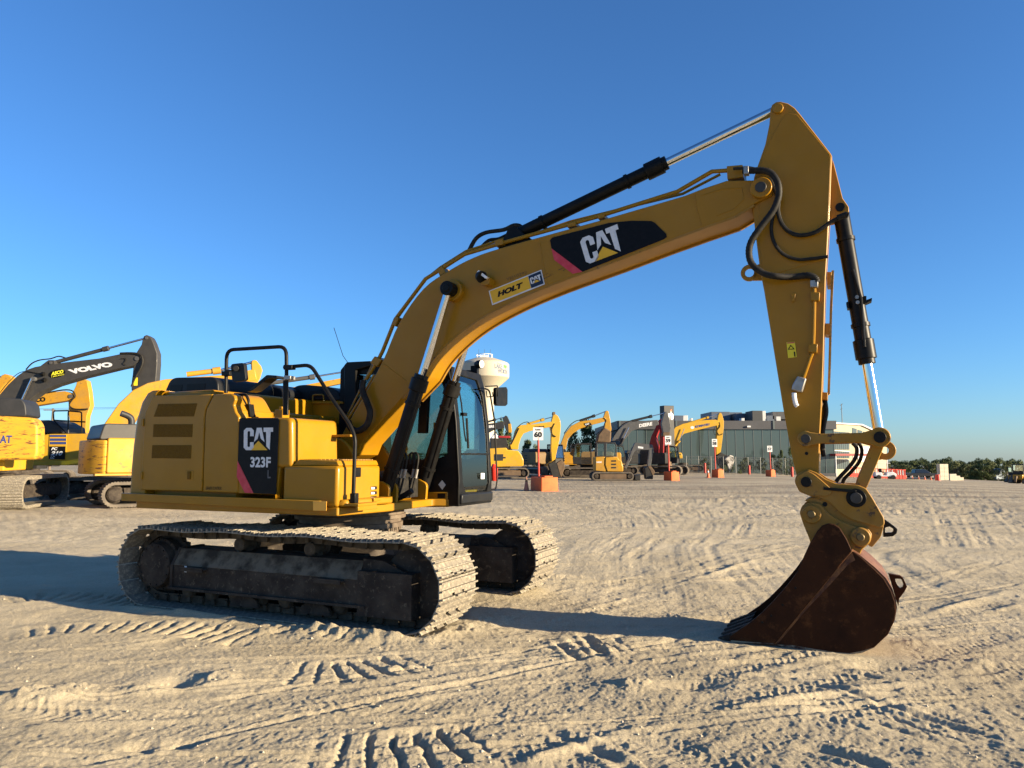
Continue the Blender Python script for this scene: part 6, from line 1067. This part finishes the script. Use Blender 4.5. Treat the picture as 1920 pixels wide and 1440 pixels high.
for x in (.1, 2.7, 5.3, L_ - .1): b = MB(); b.cyl((x, .1, 0), (x, .1, 2.85), .06, n=8); b.obj('post', WHT, CN)
# red and white barrier panels
BARR = mat('barrier_red', (.62, .06, .04), .5, alt=(.52, .06, .04), scale=4); 
for i in range(16):
    px = 1588 + i * 6.6; fr = frame_d(px, 92, 4); b = MB(); w2 = 6.4 * 92 / F
    b.box(0, w2, -.03, .03, .05, .55); o = empty('barrier_panel', fr, '%s upright red barrier panel from the left in the row before the cream building' % NM[i], 'barrier', 'row of red barrier panels'); b.obj('panel', BARR, o, .02)
    for j in range(3): b = MB(); b.box(w2 * (j + .2) / 3, w2 * (j + .62) / 3, -.025, .025, .55, 1.15); b.obj('upright', BARR if (i + j) % 3 else WHT, o)
    b = MB(); b.box(0, w2, -.04, .04, 1.15, 1.25); b.obj('top_rail', BARR, o)
# mast
fr = frame_d(1579, 118, 0); b = MB(); zt = bz_(757, 118) - fr.o[2]; b.lathe((0, 0, 0), (0, 0, 1), [(0, .10), (zt, .05)], 8); b.tube([(-.25, 0, zt - .3), (.25, 0, zt)], .03, 5); b.tube([(-.2, 0, zt - .9), (.1, 0, zt - .75)], .04, 5); o = place(b.obj('antenna_mast', GRY2, None), fr); tagit(o, 'thin antenna mast rising over the cream building roof', 'mast')
# utility pole on the far left
fr = frame_d(98, 95, 0); b = MB(); zt = bz_(766, 95); b.lathe((0, 0, 0), (0, 0, 1), [(0, .16), (zt, .11)], 8); b.box(-1.2, .3, -.06, .06, zt - .25, zt - .12); o = place(b.obj('utility_pole', mat('pole_wood', (.16, .12, .085), .8), None), fr); tagit(o, 'wooden utility pole behind the striped excavator', 'pole')
for k, dz in enumerate((.0, -.15)): b = MB(); b.tube([(-1.0 + k, 0, zt + dz), (-60, 10, zt + .4 + dz)], .02, 4); b.tube([(-1.0 + k, 0, zt + dz), (10.5, -1, zt + .1 + dz)], .02, 4); o = place(b.obj('power_line', DRK, None), fr); tagit(o, ('upper' if k == 0 else 'lower') + ' of the two wires running from the utility pole', 'wire', 'power lines')
# water tower
TW = frame_d(908, 232, 0); T_ = empty('water_tower', TW, 'cream water tower with lettered bowl behind the excavator cab', 'water tower'); k = 232 / F; tz = lambda py: bz_(py, 232) - TW.o[2]; TC = mat('tower_cream', (.46, .41, .31), .6, alt=(.42, .375, .285), scale=.15)
b = MB(); b.lathe((0, 0, 0), (0, 0, 1), [(0, 24 * k), (3, 19 * k), (tz(745), 18 * k), (tz(738), 20 * k), (tz(728), 26 * k)], 40); b.obj('stem', TC, T_, smooth=30)
b = MB(); b.lathe((0, 0, 0), (0, 0, 1), [(tz(732), 20 * k), (tz(728.5), 24 * k), (tz(709), 46 * k), (tz(706), 46.6 * k), (tz(684), 46.6 * k), (tz(681), 44 * k), (tz(677), 34 * k), (tz(672), 19 * k), (tz(670), 5 * k)], 48); bw_ = b.obj('bowl', TC, T_, smooth=25)
b = MB(); b.tube([(15 * k * math.cos(a), 15 * k * math.sin(a), tz(665)) for a in np.linspace(0, 2 * math.pi, 25)], .07, 5)
for a in np.linspace(0, 2 * math.pi, 13)[:-1]: b.tube([(15 * k * math.cos(a), 15 * k * math.sin(a), tz(672)), (15 * k * math.cos(a), 15 * k * math.sin(a), tz(665))], .07, 5)
b.box(-1.0, 1.0, -1, 1, tz(672), tz(666)); b.obj('top_railing', WHT, T_)
for dx in (-11, 0, 11): b = MB(); b.cyl((dx * k, 0, tz(670)), (dx * k, 0, tz(655)), .05, n=6); b.obj('aerial', GRY2, T_)
def round_text(body, px0, px1, py0, py1, m, bold):
    g, f = text_geo(body, bold); r = 46.6 * k + .05; a0 = math.asin((px0 - 908) / 46.8); a1 = math.asin((px1 - 908) / 46.8); b = MB(); b.add([(r * math.sin(a0 + (a1 - a0) * u), -r * math.cos(a0 + (a1 - a0) * u), tz(py1) + (tz(py0) - tz(py1)) * v) for u, v in g], f)
    me = b.mesh('lettering', m, 0, norm=False); o = bpy.data.objects.new('lettering', me); COL.objects.link(o); o.parent = bw_
TN = mat('tower_blue_grey', (.10, .12, .18), .6); round_text('LAKE', 928.5, 942, 687, 695.5, TN, .04); round_text('WORTH', 934, 951, 695.5, 704, TN, .04); round_text('City of', 932, 939, 684.5, 687, mat('tower_sand', (.40, .34, .22), .6), .02)
g_ = [(math.cos(a) * (1 + .25 * math.cos(5 * a)), math.sin(a) * (1 + .2 * math.sin(4 * a))) for a in np.linspace(0, 2 * math.pi, 21)[:-1]]; b = MB(); r = 46.6 * k + .05; vs = []
for u, v in g_: a = math.asin(min(.99, (947.5 + 3 * u - 908) / 46.8)); vs.append((r * math.sin(a), -r * math.cos(a), tz(690.5 - 3.2 * v)))
b.add(vs, [tuple(range(len(vs)))]); o = b.obj('tree_mark', mat('tower_green', (.10, .22, .08), .6), bw_, smooth=0)
# ================================================================== vehicles
TYR = mat('tyre_rubber', (.015, .015, .015), .8); CARG = mat('car_glass', (.015, .018, .02), .08, spec=.6)
def pickup(fr, body, label, length=5.6, name='pickup_truck', group=None, cap=False):
    o = empty(name, fr, label, 'pickup', group); L = length / 2; w = .95
    b = MB(); b.prism(rfill([(-L, .45), (L, .45), (L + .05, .75), (L - .05, 1.05), (L - 1.35, 1.12), (L - 1.45, 1.1), (-L, 1.1)], .08), -w, w); B_ = b.obj('body', body, o, .06, seg=3)
    b = MB(); b.ext([(-L + 1.9, -w + .06, 1.08), (L - 1.15, -w + .06, 1.08), (L - 1.15, w - .06, 1.08), (-L + 1.9, w - .06, 1.08)], [(-L + 2.05, -w + .2, 1.82), (L - 2.1, -w + .2, 1.82), (L - 2.1, w - .2, 1.82), (-L + 2.05, w - .2, 1.82)]); C = b.obj('cabin', body, o, .08, seg=3)
    for s in (-1, 1):
        for x0, x1, t0, t1 in ((-L + 2.05, -L + 2.85, -L + 2.15, -L + 2.85), (-L + 2.95, L - 1.45, -L + 2.95, L - 2.2)): b = MB(); yb, yt = s * (w - .075), s * (w - .185); b.ext([(x0, yb, 1.16), (x1, yb, 1.16), (t1, yt, 1.74), (t0, yt, 1.74)], [(x0, yb + s * .012, 1.16), (x1, yb + s * .012, 1.16), (t1, yt + s * .012, 1.74), (t0, yt + s * .012, 1.74)]); b.obj('window', CARG, C, smooth=0)
    b = MB(); b.ext([(L - 1.24, -w + .15, 1.14), (L - 1.24, w - .15, 1.14), (L - 2.03, w - .25, 1.76), (L - 2.03, -w + .25, 1.76)], [(L - 1.20, -w + .15, 1.15), (L - 1.20, w - .15, 1.15), (L - 1.99, w - .25, 1.77), (L - 1.99, -w + .25, 1.77)]); b.obj('windshield', CARG, C, smooth=0)
    for x in (-L + 1.05, L - .95):
        for s in (-1, 1): b = MB(); b.lathe((x, s * (w - .2), .38), (0, s, 0), [(0, .30), (.02, .38), (.2, .38), (.23, .33)], 20); t = b.obj('wheel', TYR, o); b = MB(); b.lathe((x, s * (w + .02), .38), (0, s, 0), [(0, .22), (.02, .20)], 16); b.obj('rim', STL, t)
    for s in (-1, 1): b = MB(); b.box(L - .02, L + .05, s * .7 - .16, s * .7 + .16, .78, .95); b.obj('headlight', LENS, o, .02)
    b = MB(); b.box(L - .05, L + .1, -w, w, .42, .6); b.obj('bumper', STL, o, .03)
pickup(frame_d(1391, 112, 18), WHT, 'white pickup parked behind the fence near lane 57')
pickup(frame_d(1718, 150, -3), mat('dark_car_paint', (.02, .021, .024), .3, coat=.5), 'dark pickup on the road at the right of the cream building', 6.2)
# golf cart
fr = frame_d(1652, 88, -8); o = empty('golf_cart', fr, 'small white golf cart in front of the red barriers', 'golf cart'); b = MB(); b.prism(rfill([(-1.1, .3), (1.2, .3), (1.25, .6), (.9, .85), (.2, .8), (.1, .45), (-.3, .45), (-.4, .8), (-1.1, .8)], .08), -.55, .55); b.obj('body', WHT, o, .04); b = MB(); b.box(-.9, .6, -.55, .55, 1.85, 1.92); b.obj('roof', WHT, o, .02)
for x in (-.85, .55):
    for y in (-.5, .5): b = MB(); b.cyl((x, y, .75), (x, y, 1.87), .025, n=6); b.obj('roof_post', GRY2, o)
for x in (-.75, .85):
    for s in (-1, 1): b = MB(); b.cyl((x, s * .42, .25), (x, s * .62, .25), .25, n=16); b.obj('wheel', TYR, o)
b = MB(); b.box(-.4, -.1, -.5, .5, .75, .9); b.box(-.45, -.35, -.5, .5, .9, 1.25); b.obj('seat', DRK, o, .03)
# bulldozers at the right edge
def dozer(fr, label):
    o = empty('bulldozer', fr, label, 'bulldozer', 'bulldozers parked at the right edge')
    for s in (-1, 1):
        b = MB(); N = 40; ou = []; inn = []
        tri = [(-1.7, .45), (1.5, .45), (-.6, 1.15)]
        hull = arc(-1.6, .45, .45, 200, 270, 8) + arc(1.4, .45, .45, 270, 400, 14) + arc(-.5, 1.0, .4, 60, 150, 10)
        b.prism(hull, s * 1.0 - .28, s * 1.0 + .28); b.obj('crawler_track', TDK, o, .04)
    b = MB(); b.box(-1.5, 1.9, -.7, .7, .7, 1.5); b.prism(rfill([(.2, 1.4), (2.0, 1.4), (2.0, 2.05), (.3, 2.2)], .08), -.55, .55); b.obj('body', BO, o, .05)
    b = MB(); b.box(-1.2, .2, -.8, .8, 1.5, 2.1); b.box(-1.25, .3, -.9, .9, 3.05, 3.2); c = b.obj('cab', DRK, o, .04)
    for x in (-1.1, .15):
        for y in (-.78, .78): b = MB(); b.box(x - .06, x + .06, y - .06, y + .06, 2.1, 3.06); b.obj('cab_post', DRK, c)
    b = MB(); b.box(-1.05, .1, -.75, .75, 2.1, 3.04); b.obj('cab_glass', BGL, c)
    b = MB(); b.prism([(2.6, .1), (2.75, .3), (2.7, .9), (2.8, 1.35), (2.65, 1.35), (2.55, .9), (2.5, .3)], -1.9, 1.9); b.obj('blade', BO, o, .03)
    for s in (-1, 1): b = MB(); b.box(-.2, 2.6, s * 1.35 - .08, s * 1.35 + .08, .4, .65); b.obj('push_arm', BO, o)
    b = MB(); b.cyl((1.3, .25, 2.1), (1.3, .25, 2.9), .08, n=10); b.obj('exhaust', DRK, o); b = MB(); b.prism([(-2.6, .4), (-2.3, 1.3), (-1.5, 1.3), (-1.5, .9), (-2.2, .9), (-2.45, .2)], -.15, .15); b.obj('ripper', MUD, o, .02)
dozer(frame_d(1908, 122, 35), 'nearer bulldozer cut by the right edge of the picture'); dozer(frame_d(1897, 150, 30), 'farther bulldozer left of the one at the right edge')
# blue and white truck beyond the bulldozers
fr = frame_d(1866, 235, 205); o = empty('semi_truck', fr, 'pale blue truck cab parked left of the bulldozers', 'truck'); TB = mat('truck_blue', (.13, .17, .21), .4); b = MB(); b.prism(rfill([(-1.2, .6), (3.2, .6), (3.2, 1.9), (1.6, 2.1), (1.1, 3.2), (.3, 3.9), (-1.2, 3.9)], .1), -1.2, 1.2); b.obj('cab', TB, o, .08); b = MB(); b.ext([(1.62, -1.05, 2.12), (1.62, 1.05, 2.12), (1.15, 1.0, 3.1), (1.15, -1.0, 3.1)], [(1.68, -1.05, 2.14), (1.68, 1.05, 2.14), (1.21, 1.0, 3.12), (1.21, -1.0, 3.12)]); b.obj('windshield', CARG, o); b = MB(); b.box(-6.5, -1.4, -1.2, 1.2, 1.0, 1.3); b.obj('chassis', WHT, o); b = MB(); b.box(-6.4, -1.6, -1.1, 1.1, 1.3, 3.0); b.obj('load', GRY2, o, .05)
for x in (2.3, -3.2, -4.6, -5.8):
    for s in (-1, 1): b = MB(); b.cyl((x, s * .85, .5), (x, s * 1.2, .5), .5, n=18); b.obj('wheel', TYR, o)
# concrete wall blocks by the road, barrels, road
CON = mat('concrete', (.50, .45, .35), .85, alt=(.42, .38, .30), scale=1.5, bump=.3, bscale=8)
fr = frame_d(1757, 118, 8); o = empty('block_wall', fr, 'pale stacked concrete block wall beside the far road', 'wall'); w_ = 17.5 * 118 / F; h_ = 30 * 118 / F / 4
for i in range(4):
    for j in range(2): x0 = w_ * (j / 2 + (.0)); b = MB(); b.box(x0 + .01, x0 + w_ / 2 - .01, 0, .75, i * h_ + .008, (i + 1) * h_ - .008); b.obj('block', CON, o, .02)
for j, (px_, d_) in enumerate(((1781, 122), (1788, 130), (1795, 140))): fq = frame_d(px_, d_, 6); b = MB(); b.box(-.6, .6, 0, .7, 0, 1.1 - j * .25); q = b.obj('concrete_block', CON, None, .03); place(q, fq); tagit(q, ('tallest', 'middle', 'lowest')[j] + ' of three loose concrete blocks right of the block wall', 'block', 'loose concrete blocks')
fr = frame_d(1752, 104, 0); b = MB(); b.lathe((0, 0, 0), (0, 0, 1), [(0, .38), (.1, .36), (.75, .30), (.85, .28)], 16); q = place(b.obj('traffic_barrel', BARR, None), fr); tagit(q, 'orange-red traffic barrel before the block wall', 'barrel')
b = MB(); vs = []
A_ = [hit(1668, 898.6), hit(1756, 899.0), hit(1762, 895.0), hit(1680, 894.4)]
fr = Fr(0, 0, 0, 0); n = 24; rows = []
for t in np.linspace(0, 1, n): a = A_[0] * (1 - t) + A_[1] * t; c = A_[3] * (1 - t) + A_[2] * t; rows.append([(q[0], q[1], float(zg(q[0], 0)) + .10) for q in [a * (1 - s) + c * s for s in np.linspace(0, 1, 8)]])
vs = sum(rows, []); fs = [(i * 8 + j, i * 8 + j + 1, (i + 1) * 8 + j + 1, (i + 1) * 8 + j) for i in range(n - 1) for j in range(7)]
o = MB().add(vs, fs).obj('road', mat('asphalt', (.05, .05, .052), .8, alt=(.065, .063, .06), scale=.4, bump=.2, bscale=10), None); o['kind'] = 'structure'
for i in range(7): cone(1682 + i * 11.5, 0, 7, '%s orange cone from the left in the row before the dark pickup' % ('first', 'second', 'third', 'fourth', 'fifth', 'sixth', 'seventh')[i], CONE, 'cones along the far road', 118)
# ================================================================== trees
BARK = mat('bark', (.07, .052, .038), .9, alt=(.10, .075, .055), scale=6, bump=.5, bscale=20)
def leafmat(name, c0, c1):
    m = mat(name, c0, .7, alt=c1, scale=.9, p=(.35, .65), spec=.15); return m
LEAF = [leafmat('foliage_dark', (.040, .055, .022), (.07, .088, .034)), leafmat('foliage_mid', (.06, .08, .028), (.105, .125, .045)), leafmat('foliage_olive', (.09, .105, .04), (.15, .16, .065))]
def crown_mesh(seed, nl, w=1.0, h=1.0, leaf=.085, mt=0, low=.2):
    rg = np.random.default_rng(seed); nb = 26; bl = []
    for i in range(nb):
        a = rg.uniform(0, 6.283); t = rg.uniform(0, 1); rr = (.18 + .82 * math.sin(math.pi * (low * .5 + (1 - low * .5) * min(t * .92 + .08, 1)) ) ** .7) * rg.uniform(.35, 1) * .72
        bl.append((rr * math.cos(a) * w * .5, rr * math.sin(a) * w * .5, (low + (1 - low) * t * .88) * h, rg.uniform(.10, .20)))
    b = MB(); vs = []; fs = []
    for i in range(nl):
        cx, cy, cz, r = bl[rg.integers(nb)]; d = rg.normal(size=3); d /= np.linalg.norm(d); rad = r * rg.uniform(.55, 1.08) ; c = np.array([cx, cy, cz]) + d * rad * np.array([1, 1, .8])
        u = rg.normal(size=3); u /= np.linalg.norm(u); v = np.cross(d + rg.normal(size=3) * .5, u); v /= np.linalg.norm(v) + 1e-6; s = leaf * rg.uniform(.5, 1.1) * .5; o = len(vs)
        vs += [tuple(c - u * s), tuple(c + v * s * .55), tuple(c + u * s), tuple(c - v * s * .55)]; fs.append((o, o + 1, o + 2, o + 3))
    me = bpy.data.meshes.new('crown'); me.from_pydata(vs, [], fs); me.materials.append(LEAF[mt]); return me
def trunk_mesh(seed):
    rg = np.random.default_rng(seed); b = MB(); b.tube([(0, 0, -.05), (.01, 0, .15), (.0, .01, .35), (.02, 0, .6)], .03, 7)
    for i in range(7): a = rg.uniform(0, 6.283); z = rg.uniform(.2, .45); b.tube([(0, 0, z), (.12 * math.cos(a), .12 * math.sin(a), z + .14), (.28 * math.cos(a), .28 * math.sin(a), z + .30)], .011, 5)
    return b.mesh('trunk', BARK, 40)
CRN = [crown_mesh(11 + i, 3000, 1.0, 1.0, .075, (1, 0, 2, 1)[i], (.25, .12, .2, .1)[i]) for i in range(4)]; TRK = [trunk_mesh(31), trunk_mesh(32)]
FAR = [crown_mesh(71 + i, 2600, 1.25, 1.0, .075, (0, 1, 2)[i], .0) for i in range(3)]
SHR = [crown_mesh(51 + i, 2200, 1.2, 1.0, .08, (0, 1)[i], .0) for i in range(2)]
def tree(px, d, w, h, var, label, group, name='tree', zoff=0.0, shrub=False):
    fr = frame_d(px, d, random.uniform(0, 360)); fr.o[2] += zoff; o = empty(name, fr, label, 'shrub' if shrub else 'tree', group)
    c = link(FAR[var % 3] if 'far' in (group or '') else (SHR if shrub else CRN)[var % (2 if shrub else 4)], o, name='crown'); c.scale = (w, w, h)
    t = link(TRK[var % 2], o, name='trunk'); t.scale = (w * (.5 if shrub else 1), w * (.5 if shrub else 1), h * (.6 if shrub else 1))
tw = lambda p, d: p * d / F
for px, d, wp, top_, var, lb in ((1098, 105, 46, 786, 1, 'leafy dark tree behind the orange-yellow raised boom'), (1075, 118, 34, 800, 0, 'mid green tree left of the tree behind the raised boom'), (1122, 112, 40, 808, 3, 'lower tree filling the gap under the raised orange boom'), (990, 125, 30, 824, 1, 'dark tree under the bright yellow boom by lane 60'), (1005, 130, 28, 832, 3, 'lower tree right of the lane 60 pole'), (938, 120, 34, 786, 0, 'tree behind the slate boom beside the cab mirror'), (952, 128, 26, 806, 1, 'tree under the slate arm right of the cab mirror')):
    fr_ = frame_d(px, d, 0); tree(px, d, tw(wp, d), bz_(top_, d) - fr_.o[2] - .0, var, lb, 'trees behind the parked machines')
for px, d, wp, top_, var, lb in ((1462, 90.5, 20, 842, 0, 'leafy shrub at the glass front left of the big stick'), (1478, 91, 22, 835, 1, 'taller shrub touching the big stick before the glass front'), (1448, 91, 20, 850, 1, 'low shrub behind the lane 57 board'), (1425, 91, 26, 857, 0, 'clipped low shrub right of the white pickup roof'), (1395, 91, 30, 857, 0, 'clipped low shrub behind the white pickup'), (1362, 91, 28, 860, 1, 'low shrub behind the worn white bucket'), (1470, 86, 8, 878, 0, 'small weed clump right of the lane 57 block'), (1384, 87, 9, 879, 1, 'weed clump at the fence left of the white pickup'), (1318, 91, 26, 858, 0, 'low shrub at the glass front right of the red excavator')):
    fr_ = frame_d(px, d, 0); tree(px, d, tw(wp, d), bz_(top_, d) - fr_.o[2], var, lb, 'shrubs before the glass building', 'shrub', 0, True)
for row, (d, tp, n, lab) in enumerate(((235, 868, 20, 'front'), (300, 862, 22, 'back'))):
    for i in range(n):
        px = 1655 + (1905 - 1655) * (i + random.uniform(-.25, .25)) / (n - 1); dd = d + random.uniform(-12, 12); fr_ = frame_d(px, dd, 0); tpp = tp + random.uniform(-4, 5) + (2 if px > 1800 else 0)
        tree(px, dd, tw(random.uniform(26, 38), dd), max(4.0, (bz_(tpp, dd) - fr_.o[2]) * 1.08), random.choice((1, 2, 2, 0)) if row == 0 else random.choice((0, 1, 1)), '%s tree from the left in the %s row of the far tree line' % (NM[i], lab), 'far tree line at the right')
for i in range(22):
    px = -60 + i * 56; d = 210 + random.uniform(-15, 15); fr_ = frame_d(px, d, 0); tree(px, d, tw(78, d), 3.9 + random.uniform(-.8, .5), i, '%s low tree from the left on the far side of the yard' % NM[i], 'low far trees beyond the yard')
